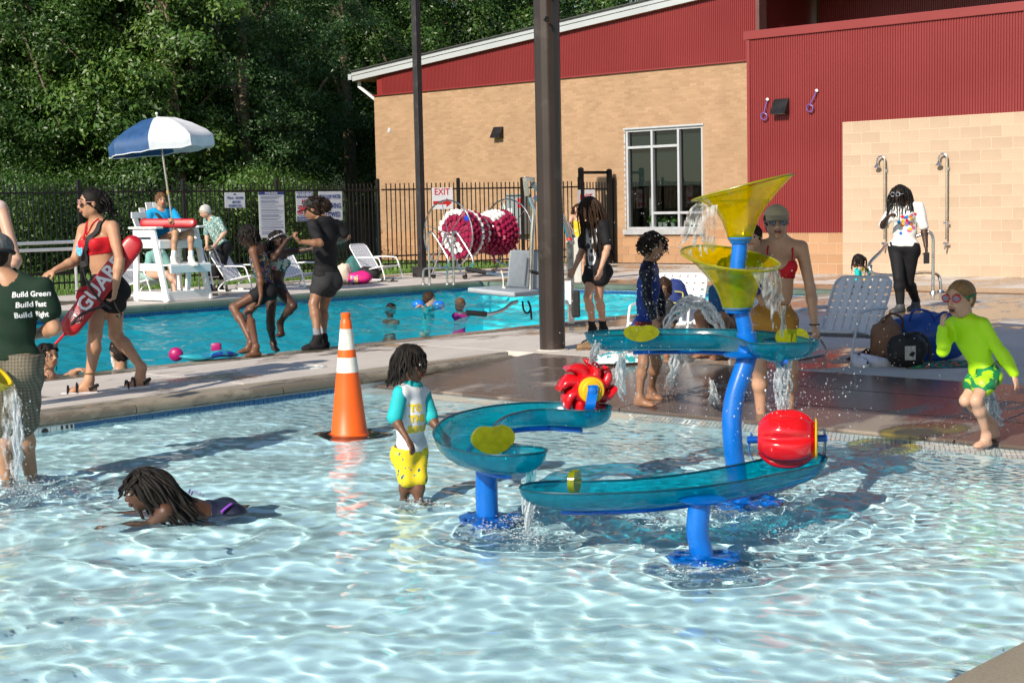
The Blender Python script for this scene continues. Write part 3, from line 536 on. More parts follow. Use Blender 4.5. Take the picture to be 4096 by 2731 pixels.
# ================================================================ trees
def leafmat(name,c0,c1,c2,tr=.22):
    m,nt,b=nmat(name); nt.nodes.remove(b); geo=N(nt,'NewGeometry'); n=tex(nt,'Noise',.35,coord='Object',Detail=2.); oi=N(nt,'ObjectInfo')
    mm=N(nt,'Math',operation='MULTIPLY_ADD'); nt.links.new(geo.outputs['Random Per Island'],mm.inputs[0]); mm.inputs[1].default_value=.55; nt.links.new(n.outputs[0],mm.inputs[2])
    c=ramp(nt,mm.outputs[0],[(.35,c0),(.75,c1),(1.05,c2)]); df=N(nt,'BsdfDiffuse'); tl=N(nt,'BsdfTranslucent'); gs=N(nt,'BsdfGlossy'); gs.inputs['Roughness'].default_value=.45
    nt.links.new(c,df.inputs[0]); nt.links.new(mixc(nt,1.,c,(1.,1.1,.35),'MULTIPLY'),tl.inputs[0]); m1=N(nt,'MixShader'); m1.inputs[0].default_value=tr; nt.links.new(df.outputs[0],m1.inputs[1]); nt.links.new(tl.outputs[0],m1.inputs[2])
    m2=N(nt,'MixShader'); m2.inputs[0].default_value=.04; nt.links.new(m1.outputs[0],m2.inputs[1]); nt.links.new(gs.outputs[0],m2.inputs[2]); nt.links.new(m2.outputs[0],nt.nodes['Material Output'].inputs[0]); return m
LEAF=[leafmat('leaf_deep',(.017,.048,.008),(.036,.092,.016),(.072,.145,.023)),leafmat('leaf_yellow_green',(.026,.072,.011),(.058,.135,.020),(.12,.20,.032)),leafmat('leaf_blue_green',(.014,.043,.012),(.029,.082,.021),(.058,.13,.032))]
BARK=pm('bark',(.16,.12,.085),.9,.35,6,.6,30)
def crown(seed,rx,rz,z0,ncl,nl,ls,droop=.3,lobes=9):
    r=np.random.default_rng(seed); lob=[]
    for i in range(lobes*2): th=r.random()*6.28; e=-.85+1.7*(i+.5)/(lobes*2); q=(.25+.5*r.random())*math.sqrt(max(.1,1-e*e*.8)); lob.append((q*math.cos(th),q*math.sin(th),e*.8,.24+.18*r.random()))
    C=[]
    while len(C)<ncl:
        l=lob[int(r.integers(len(lob)))]; d=r.normal(size=3); d[2]=d[2]*.8+.25; d/=np.linalg.norm(d); q=np.array(l[:3])+d*l[3]*(.7+.3*r.random())*np.array([1.15,1.15,.8])
        if np.linalg.norm(q)<1.2: C.append(q)
    C=np.array(C)*np.array([rx,rx,rz]); C[:,2]+=z0
    cs=.26+.30*r.random(ncl); V=[];F=[]
    k=nl; idx=np.repeat(np.arange(ncl),k); d=r.normal(size=(ncl*k,3))*np.array([1,1,.5]); pos=C[idx]+d*cs[idx][:,None]*.72; pos[:,2]-=droop*np.hypot(d[:,0],d[:,1])*cs[idx]*.5
    out=d/ (np.linalg.norm(d,axis=1)[:,None]+1e-9); nrm=out*.8+C[idx]*np.array([1,1,0])/rx*.35+np.array([0,0,.35])+r.normal(size=(ncl*k,3))*.4; nrm/=np.linalg.norm(nrm,axis=1)[:,None]
    ax=np.cross(nrm,r.normal(size=(ncl*k,3))); ax/=np.linalg.norm(ax,axis=1)[:,None]+1e-9; bx=np.cross(nrm,ax); s=ls*(.55+.8*r.random(ncl*k))[:,None]
    tip=pos+ax*s; lf=pos+bx*s*.36-nrm*s*.12; rt=pos-bx*s*.36-nrm*s*.12; bs=pos-ax*s*.75
    V=np.stack([bs,rt,tip,lf],1).reshape(-1,3); n=len(pos); f=np.arange(4*n).reshape(-1,4)
    return V,f,C
def meshfast(name,V,f,mat):
    me=bpy.data.meshes.new(name); k=f.shape[1]; me.vertices.add(len(V)); me.vertices.foreach_set('co',V.astype(np.float32).ravel()); n=len(f); me.loops.add(n*k); me.loops.foreach_set('vertex_index',f.ravel().astype(np.int32)); me.polygons.add(n); me.polygons.foreach_set('loop_start',np.arange(0,n*k,k,dtype=np.int32)); me.polygons.foreach_set('loop_total',np.full(n,k,np.int32)); me.update(calc_edges=True); me.materials.append(mat); return me
def treemesh(seed,rx,rz,z0,ncl,nl,ls,mat,h):
    V,f,C=crown(seed,rx,rz,z0,ncl,nl,ls); cm=meshfast('crown',V,f,mat); r=np.random.default_rng(seed+50); tb=MB(); lean=r.normal(size=2)*.25
    pts=[(lean[0]*t_*t_+.12*math.sin(3*t_+seed),lean[1]*t_*t_,h*t_) for t_ in np.linspace(0,1,9)]; tb.tube(pts,np.linspace(.26,.05,9),9)
    for i in range(9):
        c=C[int(r.integers(len(C)))]; t_=.3+.55*r.random(); b0=np.array([np.interp(t_,np.linspace(0,1,9),[p[j] for p in pts]) for j in range(3)]); md=(b0+c)/2+np.array([0,0,.4]); tb.tube([b0,md,c],[.09,.05,.015],6)
    return cm,tb.mesh('trunk',BARK,smooth=True)
TM=[treemesh(1,3.3,5.2,6.3,300,180,.066,LEAF[0],11.),treemesh(2,2.9,4.6,5.6,250,160,.085,LEAF[1],10.),treemesh(3,3.6,5.6,6.4,310,180,.062,LEAF[2],11.5)]
SHR=[meshfast('foliage',*crown(31,1.5,1.25,1.1,120,150,.042,lobes=6)[:2],LEAF[0]),meshfast('foliage',*crown(32,1.4,1.1,1.0,110,140,.048,lobes=5)[:2],LEAF[1])]
ADJ=[['dense dark green','feathery deep green','shaggy dark green'],['sunlit yellow green','broad leaved pale green','loose lime green'],['blue green layered','cool green drooping','thick blue green']]
# (px, Y, kind, scale, what sets it apart)
TREES=[(-40,41,0,1.0,'at the open end of the fence'),(210,43,1,.95,'above the walking lifeguard'),(470,46,0,1.0,'in the dark gap by the parasol'),(720,42,1,1.02,'right behind the blue and white parasol'),(985,44,2,1.0,'behind the pool rules sign'),(1130,46,2,.9,'behind the warning signs'),(1400,51,0,1.05,'beside the building corner'),
(90,52,2,1.15,'in the second row behind the lifeguard chair'),(420,53,0,1.2,'in the second row left of the parasol top'),(800,53,0,1.2,'in the second row over the parasol'),(1120,54,2,1.25,'in the second row over the signs'),(1480,53,1,1.1,'over the low roof corner'),(1780,54,0,1.2,'behind the roof beside the steel pole'),(2150,56,2,1.25,'behind the roof and the brown post'),(2480,58,0,1.2,'behind the high end of the roof'),(-250,50,0,1.2,'beyond the end of the fence'),(250,62,0,1.5,'deep in the wood behind'),(650,63,2,1.5,'deep in the wood over the parasol'),(1050,64,0,1.5,'deep in the wood over the signs'),(1450,65,2,1.5,'deep in the wood by the roof corner'),(1950,66,0,1.55,'tall and far behind the roof'),(2750,66,2,1.4,'far behind the highest part of the roof')]
for i,(px,Y,k,s_,wh) in enumerate(TREES):
    p=D(px,1000,Y); t=thing('tree','%s tree %s'%(ADJ[k][i%3],wh),'tree',(p[0],p[1],-.1),i*2.1,'trees behind the pool'); t.scale=(s_,s_,s_*(1+.06*math.sin(i)))
    link('crown',TM[k][0],t); link('trunk',TM[k][1],t)
SH=[(30,38,0,1.1,'behind the end of the fence'),(210,40,0,1.0,'behind the walking lifeguard'),(360,40,0,1.1,'between lifeguard and tall chair'),(600,41,0,1.3,'behind the tall lifeguard chair'),(760,38.5,0,.9,'right behind the old man'),(950,39.5,1,1.25,'behind the shower sign'),(1090,41,0,1.1,'behind the pool rules sign'),(1060,44,0,1.3,'behind the warning sign'),(1160,39.5,1,.7,'behind the shallow water sign'),(480,43,0,1.3,'in the shadow under the trees'),(130,43,0,1.3,'in the shadow by the fence end')]
for i,(px,Y,k,s_,wh) in enumerate(SH):
    p=D(px,1000,Y); t=thing('shrub','%s leafy shrub %s'%(('dark green','bright green')[k],wh),'shrub',(p[0],p[1],-.1),i*1.3,'shrubs behind the fence'); t.scale=(s_,s_,s_*1.1); link('foliage',SHR[k],t)
# dark wooded slope closing the view behind the trees
hp=np.zeros((14,40,3)); xs=np.linspace(-75,75,40); r=np.random.default_rng(9)
for i in range(14):
    for j in range(40): hp[i,j]=(xs[j]-5,72+i*3.5,-1+max(0,i-1)*1.5+1.2*mnoise.noise((xs[j]*.1,i*.5,0)))
ho=link('hill',MB().grid(hp).mesh('hill',pm('hill_forest',(.014,.03,.008),.95,.5,.5),smooth='all')); tag(ho,kind='structure')
# ================================================================ water play stands
def cr(P,n=12,closed=False):                   # Catmull-Rom through points
    P=np.asarray(P,float); Q=np.vstack([2*P[0]-P[1],P,2*P[-1]-P[-2]]); out=[]
    for i in range(1,len(Q)-2):
        for t in np.linspace(0,1,n,endpoint=False):
            a,b,c,d=Q[i-1],Q[i],Q[i+1],Q[i+2]; out.append(.5*((2*b)+(-a+c)*t+(2*a-5*b+4*c-d)*t*t+(-a+3*b-3*c+d)*t**3))
    out.append(Q[-2]); return np.array(out)
M_BLUE=pm('play_blue_paint',(.0,.125,.52),.28,.1,4,spec=.5,coat=.2,wear=((.03,.2,.62),14.,.25)); M_BLUED=pm('play_blue_dark',(.0,.07,.38),.3,.1,4)
M_PRED=pm('play_red_plastic',(.56,.006,.012),.2,.1,3,coat=.4); M_PYEL=pm('play_yellow_hub',(.75,.45,.01),.35,.15,12)
M_TEAL=plastic('teal_plastic',(.0,.37,.53),.44,.16,.55); M_TEALD=pm('teal_rim',(.0,.055,.085),.3,.1,8); M_YELP=plastic('yellow_plastic',(.86,.74,.0),.36,.1,.6); M_YRIM=pm('yellow_rim',(.22,.21,.0),.3,.1,8); M_LIME=plastic('lime_plastic',(.42,.45,.01),.75,.15,.5)
WATER=clearwater('falling_water',white=.3); JETW=clearwater('jet_water',white=.85); DROP=clearwater('water_drop',bs=60,bstr=.2,white=.45)
def trough(path,w,d,e0=.12,e1=.12,n=14,round0=1,round1=1):
    P=np.asarray(path,float); T=np.gradient(P,axis=0); T[:,2]*=0; T/=np.linalg.norm(T,axis=1)[:,None]; Sd=np.stack([T[:,1],-T[:,0],0*T[:,0]],1)
    s=np.concatenate([[0],np.cumsum(np.linalg.norm(np.diff(P,axis=0),axis=1))]); L=s[-1]
    f=lambda x,e: np.sqrt(np.clip(1-(1-np.clip(x/e,0,1))**2,0,1))
    ww=np.minimum(f(s,e0),f(L-s,e1)); ww=np.maximum(ww,.02); th=np.linspace(0,math.pi,n)
    V=P[:,None,:]+Sd[:,None,:]*(w/2*np.cos(th)[None,:]*ww[:,None])[...,None]-np.array([0,0,1.])*(d*np.sin(th)[None,:]*(ww[:,None]**.8))[...,None]
    m=MB().grid(V); rim=np.concatenate([V[:,0],V[::-1,-1],V[:1,0]]); r=MB().tube(rim,.0055,6,cap=False)
    keel=V[:,n//2]; return m,r,keel,V
def post(base,pts,r,thg,flange=.19):
    b=np.asarray(base,float); P=cr(pts,8); part('post',MB().tube(P,r,20),M_BLUE,thg,world=True,smooth=True)
    part('base_plate',MB().lathe([(0,.035),(flange*.62,.035),(flange*.95,.025),(flange,.0),(flange,-.03)],28,c=b),M_BLUE,thg,world=True,smooth=True)
    for k in range(6): a=k*math.pi/3+.3; part('anchor_bolt',MB().lathe([(0,.03),(.014,.03),(.016,0)],6,c=b+np.array([flange*.78*math.cos(a),flange*.78*math.sin(a),.025])),M_BLUED,thg,world=True)
def flap(c,w,h,yaw,th=.03,M_=M_LIME,lean=0):     # kidney-shaped gate
    t=np.linspace(0,2*math.pi,40)[:-1]; x=w/2*np.cos(t); z=h/2*np.sin(t)*(1.-.30*np.exp(-(x/(w*.22))**2)*(np.sin(t)>0)); z=np.where(np.sin(t)<0,z*(1-.12*np.abs(np.cos(t))),z)
    m=MB(); v=[(a,-th/2,b) for a,b in zip(x,z)]+[(a,th/2,b) for a,b in zip(x,z)]; k=len(t); m.add(v,[tuple(range(k)),tuple(range(2*k-1,k-1,-1))]+[(i,k+i,k+(i+1)%k,(i+1)%k) for i in range(k)])
    cz,s_=math.cos(yaw),math.sin(yaw); return m.xf(np.array([[cz,-s_,0],[s_,cz,0],[0,0,1]]),c)
def funnel(z0,z1,r0,r1,ax,off,tx,ty,n=40):
    prof=[];k=18
    for i in range(k+1):
        t=i/k; r=r0+(r1-r0)*(.50*t+.50*t**3.2); prof.append((r,t))
    m=MB(); A=np.linspace(0,2*math.pi,n+1)[:-1]; V=np.zeros((k+1,n+1,3))
    for i,(r,t) in enumerate(prof):
        for j in range(n+1):
            a=j*2*math.pi/n; x=r*math.cos(a)+off[0]*t*t; y=r*math.sin(a)+off[1]*t*t; V[i,j]=(ax[0]+x,ax[1]+y,z0+(z1-z0)*t**.85+(tx*x+ty*y)*t**2)
    m.grid(V); rim=MB().tube(V[-1],.006,6,cap=False); return m,rim,V
B3=G(2985,2045,-.19); Y3=B3[1]
P3=thing('water_play_stand','tall blue water play stand with two yellow funnels and a teal trough','water play stand',B3)
post(B3,[B3+(0,0,-.04),D(2965,2000,Y3),D(2930,1760,Y3-.02),D(2935,1600,Y3),D(2990,1420,Y3+.03),D(2985,1330,Y3+.03)],.052,P3,.2)
part('upper_post',MB().tube(cr([D(2984,1332,Y3+.03),D(2955,1180,Y3+.02),D(2948,1100,Y3+.02),D(2958,1000,Y3+.02),D(2962,940,Y3+.02)],6),.041,18),M_BLUE,P3,world=True,smooth=True)
ax=D(2950,1235,Y3+.02); zb=ax[2]; m,rim,V=funnel(zb,zb+.262,.078,.258,ax,(-.035,0),-.13,.2); f1=part('funnel',m,M_YELP,P3,world=True,smooth='all'); link('rim',rim.xf(np.eye(3),-B3).mesh('rim',M_YRIM,smooth=True),f1)
part('collar',MB().lathe([(.0,-.02),(.062,-.02),(.072,0),(.08,.004),(.08,.016),(0,.016)],24,c=ax),M_BLUE,P3,world=True,smooth=True); FUN1=V
ax2=D(2960,958,Y3+.02); m,rim,V=funnel(ax2[2],ax2[2]+.265,.062,.262,ax2,(.015,0),.23,-.07); f2=part('funnel',m,M_YELP,P3,world=True,smooth='all'); link('rim',rim.xf(np.eye(3),-B3).mesh('rim',M_YRIM,smooth=True),f2); FUN2=V
part('collar',MB().lathe([(.0,-.02),(.05,-.02),(.06,0),(.065,.004),(.065,.016),(0,.016)],24,c=ax2),M_BLUE,P3,world=True,smooth=True)
# water standing in the funnels
for V_,t_ in((FUN2,13),(FUN1,14)):
    rg=V_[t_][:-1]; c=rg.mean(0); z=c[2]; rr=np.hypot(rg[:,0]-c[0],rg[:,1]-c[1]).min()*.97; k=24; n=9; PP=np.zeros((n,k+1,3))
    for i in range(n):
        for j in range(k+1): a=j*2*math.pi/k; q=rr*i/(n-1); x,y=c[0]+q*math.cos(a),c[1]+q*math.sin(a); PP[i,j]=(x,y,z+.008*mnoise.noise((x*14,y*14,t_)))
    tag(link('funnel_water',MB().grid(PP).mesh('funnel_water',WATER,smooth='all')),'churning water filling the %s yellow funnel'%('upper' if t_==13 else 'lower'),None,None,'stuff')
zt=.73; path=cr([G(2372,1340,zt),G(2480,1330,zt),G(2620,1327,zt),G(2800,1326,zt),G(2950,1332,zt),G(3070,1350,zt),G(3140,1375,zt)],10); m,rim,keel,_=trough(path,.33,.105,.2,.12); tr1=part('trough',m,M_TEAL,P3,world=True,smooth='all'); link('rim',rim.xf(np.eye(3),-B3).mesh('rim',M_TEALD,smooth=True),tr1)
part('support_arm',MB().tube(keel[14:60:3]-np.array([0,0,.012]),.012,8),M_BLUED,P3,world=True,smooth=True)
sd=D(2975,1425,Y3+.03); part('saddle_plate',MB().lathe([(0,0),(.1,0),(.11,.012),(.06,.025),(0,.025)],24,c=sd),M_BLUE,P3,world=True,smooth=True)
bc=G(3163,1362,.705); pr=[(.148*math.sin(t),-.105*math.cos(t)+.0) for t in np.linspace(0.15,math.pi/2,12)]; bw=part('bowl',MB().lathe([(.03,-.10)]+pr,32,c=bc),M_TEAL,P3,world=True,smooth='all'); link('rim',MB().tube([bc+np.array([.148*math.cos(a),.148*math.sin(a),0]) for a in np.linspace(0,2*math.pi,40)],.0055,6,cap=False).xf(np.eye(3),-B3).mesh('rim',M_TEALD,smooth=True),bw)
part('gate_flap',flap(G(2565,1330,.745),.195,.10,.05),M_LIME,P3,world=True,smooth=True); part('gate_flap',flap(bc+np.array([-.0,-.03,.02]),.175,.12,-.05),M_LIME,P3,world=True,smooth=True)
# stand with the curled trough and the red pinwheel
B1w=G(1955,2112,-.2); P1=thing('water_play_stand','short blue water play stand with curled teal trough and red pinwheel','water play stand',B1w); Y1=B1w[1]
post(B1w,[B1w+(0,0,-.04),D(1950,2080,Y1),D(1946,1950,Y1),D(1948,1835,Y1-.02)],.057,P1,.17)
z2=.33; path=cr([G(2445,1632,z2),G(2330,1628,z2),G(2190,1622,z2),G(2040,1632,z2),G(1910,1665,z2),G(1855,1715,z2),G(1880,1765,z2),G(1980,1795,z2),G(2065,1798,z2),G(2135,1785,z2)],8); m,rim,keel,_=trough(path,.30,.115,.16,.14); t2=part('trough',m,M_TEAL,P1,world=True,smooth='all'); link('rim',rim.xf(np.eye(3),-B1w).mesh('rim',M_TEALD,smooth=True),t2)
part('support_arm',MB().tube(keel[8:-8:3]-np.array([0,0,.012]),.014,8),M_BLUED,P1,world=True,smooth=True)
part('gate_flap',flap(G(1972,1778,.34)+np.array([0,0,.03]),.21,.15,.35),M_LIME,P1,world=True,smooth=True)
WC=D(2345,1552,8.52)
def pinwheel(c,r,nb=8):
    th=thing; out=[]
    for k in range(nb):
        a=2*math.pi*k/nb+.2; n=9; Pm=np.zeros((n,10,3))
        for i in range(n):
            t=i/(n-1); rr=r*(.34+.66*t); aa=a+.55*t*t; wd=r*(.30+.26*t)*(1-.75*max(0,(t-.7)/.3)**2); dp=.09*(1-.25*t)
            for j in range(10):
                b=2*math.pi*j/9; rad=np.array([math.cos(aa),0,math.sin(aa)]); tan=np.array([-math.sin(aa),0,math.cos(aa)]); Pm[i,j]=rad*rr+tan*wd*.62*math.cos(b)+np.array([0,1,0])*dp*math.sin(b)
        out.append(MB().grid(Pm).add(Pm[-1,:-1],[tuple(range(9))]))
    return out
pwm=np.array([[math.cos(.25),-math.sin(.25),0],[math.sin(.25),math.cos(.25),0],[0,0,1]])
pw=part('pinwheel',MB().lathe([(0,-.09),(.085,-.09),(.095,-.05),(.095,.05),(.085,.09),(0,.09)],24,M=np.array([[1,0,0],[0,0,1],[0,-1,0]])).xf(pwm,WC),M_PRED,P1,world=True,smooth=True)
for b in pinwheel(WC,.165): b.xf(pwm,WC-B1w); link('blade',b.mesh('blade',M_PRED,smooth='all'),pw)
nrm=pwm@np.array([0,-1,0]); hub=MB().lathe([(0,.03),(.05,.03),(.056,.022),(.064,.022),(.072,.02),(.074,0)],28,M=pwm@np.array([[1,0,0],[0,0,-1],[0,1,0]]),c=WC+nrm*.085-B1w+nrm*.0); link('hub',hub.mesh('hub',M_PYEL,smooth=True),pw)
hb=WC+nrm*.125; e=D(2352,1672,8.42); strap=cr([hb+(0,0,.03),hb,D(2362,1620,8.36),e],6); sm=MB()
P=np.zeros((len(strap),2,3)); P[:,0]=strap-np.array([.028,0,0]); P[:,1]=strap+np.array([.028,0,0]); sm.grid(P); sm.grid(P[:,::-1]+np.array([0,.008,0])); part('bracket',sm,M_BLUE,P1,world=True,smooth='all'); part('axle_cap',MB().lathe([(0,.016),(.018,.012),(.024,0)],14,M=np.array([[1,0,0],[0,0,-1],[0,1,0]]),c=hb-np.array([0,.002,0])),M_BLUE,P1,world=True,smooth=True)
# low stand with the long trough and the red drum
B2w=G(2815,2278,-.21); P2=thing('water_play_stand','low blue water play stand with long teal trough and red ribbed drum','water play stand',B2w); Y2=B2w[1]
post(B2w,[B2w+(0,0,-.04),D(2815,2240,Y2),D(2790,2130,Y2),D(2800,2005,Y2)],.051,P2,.17)
z3=.17; path=cr([G(2085,1940,z3),G(2200,1946,z3),G(2380,1948,z3),G(2600,1938,z3),G(2830,1912,z3),G(3010,1880,z3),G(3160,1848,z3),G(3275,1815,z3+.02)],8); m,rim,keel,_=trough(path,.31,.105,.22,.16); t3=part('trough',m,M_TEAL,P2,world=True,smooth='all'); link('rim',rim.xf(np.eye(3),-B2w).mesh('rim',M_TEALD,smooth=True),t3)
part('support_arm',MB().tube(keel[10:-4:3]-np.array([0,0,.012]),.015,8),M_BLUED,P2,world=True,smooth=True); part('saddle_plate',MB().lathe([(0,0),(.1,0),(.11,.01),(.06,.02),(0,.02)],24,c=D(2810,2003,Y2)),M_BLUE,P2,world=True,smooth=True)
part('gate_flap',flap(G(2298,1950,.18)+np.array([0,0,.03]),.13,.12,1.25),M_LIME,P2,world=True,smooth=True)
DC=D(3148,1755,7.42); k=64; Pm=np.zeros((15,k+1,3))
for i in range(15):
    t=-1+2*i/14; rr0=.146*(1-.46*abs(t)**2.7)
    for j in range(k+1):
        a=2*math.pi*j/k; gv=max(0,math.cos(6*a+.9+.5*t*t))**3*(1-abs(t)**2.4)*.034; rr=rr0-gv; Pm[i,j]=(t*.138,rr*math.cos(a),rr*math.sin(a))
dm=MB().grid(Pm).add(Pm[0,:-1],[tuple(range(k))[::-1]]).add(Pm[-1,:-1],[tuple(range(k))]); yr=np.array([[math.cos(-.2),-math.sin(-.2),0],[math.sin(-.2),math.cos(-.2),0],[0,0,1]])
dr=part('drum',dm.xf(yr,DC),M_PRED,P2,world=True,smooth='all')
for s_ in(1,): link('hub',MB().lathe([(0,.012),(.075,.012),(.102,.008),(.106,0)],24,M=yr@np.array([[0,0,s_],[0,1,0],[-s_,0,0]]),c=DC+yr@np.array([s_*.135,0,0])-B2w).mesh('hub',M_PYEL,smooth=True),dr)
ub=cr([DC+(-.17,0,.03),DC+(-.185,-.03,-.06),DC+(-.10,-.07,-.19),DC+(.05,-.07,-.205),DC+(.16,-.03,-.13),DC+(.19,0,-.02),DC+(.185,0,.05)],8); P=np.zeros((len(ub),2,3)); P[:,0]=ub; P[:,1]=ub+np.array([0,.05,0]); part('bracket',MB().grid(P).grid(P[:,::-1]+np.array([.003,0,-.004])),M_BLUE,P2,world=True,smooth='all')
for s_ in(-1,1): part('axle_pin',MB().tube([DC+np.array([s_*.14,0,0]),DC+np.array([s_*.195,0,.0])],.018,10),M_BLUED,P2,world=True,smooth=True)
for o in bpy.data.objects:
    if o.parent in(P1,P2,P3) and o.name.startswith(('base_plate','anchor_bolt','post')): o.cycles.is_caustics_receiver=True
# ---------------------------------------------------------------- falling and splashing water
def sheet(name,label,tops,bots,n=44,jit=.012,seed=1,bow=None,mat=None):
    r=np.random.default_rng(seed); A=cr(tops,16); B=cr(bots,16); k=min(len(A),len(B)); A=A[:k];B=B[:k]; P=np.zeros((n,k,3)); dd=(B-A)
    for i in range(n):
        t=i/(n-1)
        for j in range(k):
            p=A[j]+dd[j]*np.array([t**.6,t**.6,0])+np.array([0,0,dd[j][2]*t]); q=mnoise.noise_vector(Vector(p*9+seed)); P[i,j]=p+np.array(q)*jit*(.3+t)
    m=MB().grid(P); keep=[]
    for q,f in enumerate(m.f):
        i_,j_=divmod(q,k-1); t=i_/(n-1); c=P[i_,j_]
        if mnoise.noise(Vector(c*np.array([38,38,14])+seed))>.55-.75*t**1.5 : continue
        keep.append(f)
    m.f=keep; m.m=[0]*len(keep); return tag(link(name,m.mesh(name,mat or WATER,smooth='all')),label,None,None,'stuff')
def jet(name,label,pts,r0,r1,seed=1,n=10,rough=.45,seg=6,ns=12):
    P=cr(pts,n); r=np.random.default_rng(seed); m=MB(); rad=np.linspace(r0,r1,len(P)); K=len(P)
    for q in range(ns):
        o=r.normal(size=3)*.5; i0=int(r.integers(0,max(1,K//3))) if q>ns//3 else 0; i1=K-(int(r.integers(0,max(1,K//3))) if q>ns//3 else 0)
        if i1-i0<4: continue
        C=np.array([P[i]+rad[i]*(o+.8*np.array(mnoise.noise_vector(Vector(P[i]*11+o*3+seed)))) for i in range(i0,i1)]); tt=np.linspace(0,1,len(C)); rr=(.0035+.25*rad[i0:i1]*r.random())*(.45+.55*np.sin(math.pi*tt)**.5)*(1+.5*np.array([mnoise.noise(Vector(c*40)) for c in C])); m.tube(C,rr,seg)
    ico=MB().ell((0,0,0),1,6); F0=[tuple(f) for f in ico.f]
    for q in range(ns*7):
        i=int(r.integers(K)); c=P[i]+r.normal(size=3)*rad[i]*1.1; m.add(ico.v[0]*(.0014+.0034*r.random()**2)*np.array([1,1,1.4])+c,F0)
    return tag(link(name,m.mesh(name,JETW,smooth='all')),label,None,None,'stuff')
Yp=Y3
sheet('water_sheet','clear water curtain spilling from the upper yellow funnel',[D(2795,812,Yp),D(2830,822,Yp-.08),D(2868,818,Yp-.12)],[D(2700,1000,Yp-.05),D(2760,1015,Yp-.12),D(2862,1020,Yp-.1)],seed=3,jit=.03)
sheet('water_sheet','clear water curtain spilling from the lower yellow funnel',[D(2985,1068,Yp-.24),D(3060,1072,Yp-.2),D(3112,1066,Yp-.08)],[D(3095,1340,Yp-.12),D(3120,1345,Yp-.1),D(3150,1335,Yp-.05)],seed=5,jit=.02)
for q in range(2): jet('water_stream','sparkling stream falling from the teal bowl onto the red drum',[D(3120+q*18,1425,Yp-.05),D(3122+q*18,1520,Yp-.3),D(3125+q*15,1640,7.45)],.03,.022,seed=20+q,rough=.8)
jet('water_stream','thin stream falling from the curled trough',[D(2105,1842,7.2),D(2125,1900,7.15),D(2110,1990,7.12),D(2105,2062,7.1)],.022,.012,seed=31,rough=.9)
jet('water_stream','thin stream falling from the tip of the long trough',[D(2128,2010,6.86),D(2115,2060,6.84),D(2105,2140,6.82)],.02,.008,seed=32,rough=.9)
jet('water_stream','thin stream falling from the tip of the upper trough onto the pinwheel',[D(2388,1372,8.3),D(2378,1410,8.35),D(2362,1455,8.45)],.022,.016,seed=33,rough=.9)
YJ=11.3
jet('water_jet','arched jet of water leaping behind the yellow funnels',[D(2655,1345,YJ),D(2690,1265,YJ),D(2750,1213,YJ),D(2820,1220,YJ),D(2870,1270,YJ),D(2895,1345,YJ)],.025,.075,seed=41,rough=.9)
jet('water_jet','slanted jet of water beside the boy in blue',[G(2672,1590,-.1),D(2690,1500,YJ-.1),D(2712,1420,YJ-.05),D(2730,1330,YJ)],.03,.05,seed=42,rough=.7)
jet('water_jet','short jet of water rising from the wet deck',[G(2860,1622,-.1),D(2858,1580,YJ-.3),D(2845,1520,YJ-.25)],.05,.012,seed=43,rough=.9)
jet('water_jet','broken jet of water beside the red pinwheel',[D(2485,1590,8.9),D(2475,1520,8.9),D(2480,1450,8.9),D(2485,1410,8.9)],.05,.015,seed=44,rough=1.)
jet('water_jet','broken jet of water kicked up behind the boy in neon green',[D(4000,1700,9.9),D(3975,1640,9.95),D(3965,1580,10.),D(3960,1550,10.)],.09,.02,seed=45,rough=1.)
def drops(label,specs,seed):
    r=np.random.default_rng(seed); ico=MB().ell((0,0,0),1,6); V0=ico.v[0]; F0=[tuple(q) for q in ico.f]; m=MB()
    for (px,py,sx,sy,Y,sY,n,r0,r1) in specs:
        for i in range(n):
            x,y=px+r.normal()*sx,py+r.normal()*sy; Yq=Y+r.normal()*sY; c=D(x,y,Yq); s=.68*(r0+(r1-r0)*r.random()**3); v=V0*s*np.array([1,1,1+.5*r.random()])
            if c[2]<WZ+.02: continue
            m.add(v+c,F0)
    return tag(link('water_drops',m.mesh('water_drops',DROP,smooth='all')),label,None,None,'stuff')
drops('flying water drops round the water play stands',[(2700,980,70,55,8.2,.1,150,.0018,.005),(2560,1330,150,170,8.4,.4,420,.0015,.0048),(2480,1480,70,90,8.5,.15,160,.002,.006),(3130,1620,110,60,7.45,.12,200,.002,.0075),(3230,1480,120,130,7.9,.4,140,.002,.007),(2700,1560,230,120,8.6,.5,260,.0015,.005),(3050,1120,70,90,8.1,.1,60,.002,.006),(2900,1650,200,120,7.9,.4,150,.002,.005),(3300,1620,120,100,7.6,.3,110,.002,.006),(2600,1120,60,180,8.4,.3,160,.0015,.004)],3)
drops('flying water drops round the running boy',[(3780,1740,110,50,9.7,.2,160,.002,.006),(3990,1650,50,60,9.9,.1,110,.003,.009),(3560,1420,110,90,9.5,.4,70,.002,.006)],4)

# foam and bubbles where the streams strike the pool
r=np.random.default_rng(77); fm=MB(); ico=MB().ell((0,0,0),1,6); F0=[tuple(f) for f in ico.f]
for (px,py,sx,sy,n_) in((2105,2072,45,16,170),(2100,2150,50,18,170),(2985,2060,110,28,320),(3080,2110,150,26,200),(2815,2285,70,18,140),(1950,2115,90,20,120),(70,1945,90,28,380),(170,1940,90,40,200),(3700,1800,150,14,150),(2600,2090,220,25,110),(1665,2010,40,12,60)):
    for i in range(int(n_*1.7)):
        p=G(px+r.normal()*sx,py+r.normal()*sy,WZ+.006); s_=.0014+.0036*r.random()**2; fm.add(ico.v[0]*s_*np.array([1.5,1.5,.7])+p,F0)
tag(link('foam',fm.mesh('foam',clearwater('foam_white',white=.9),smooth='all')),'white foam and bubbles where streams strike the wading pool',None,None,'stuff')
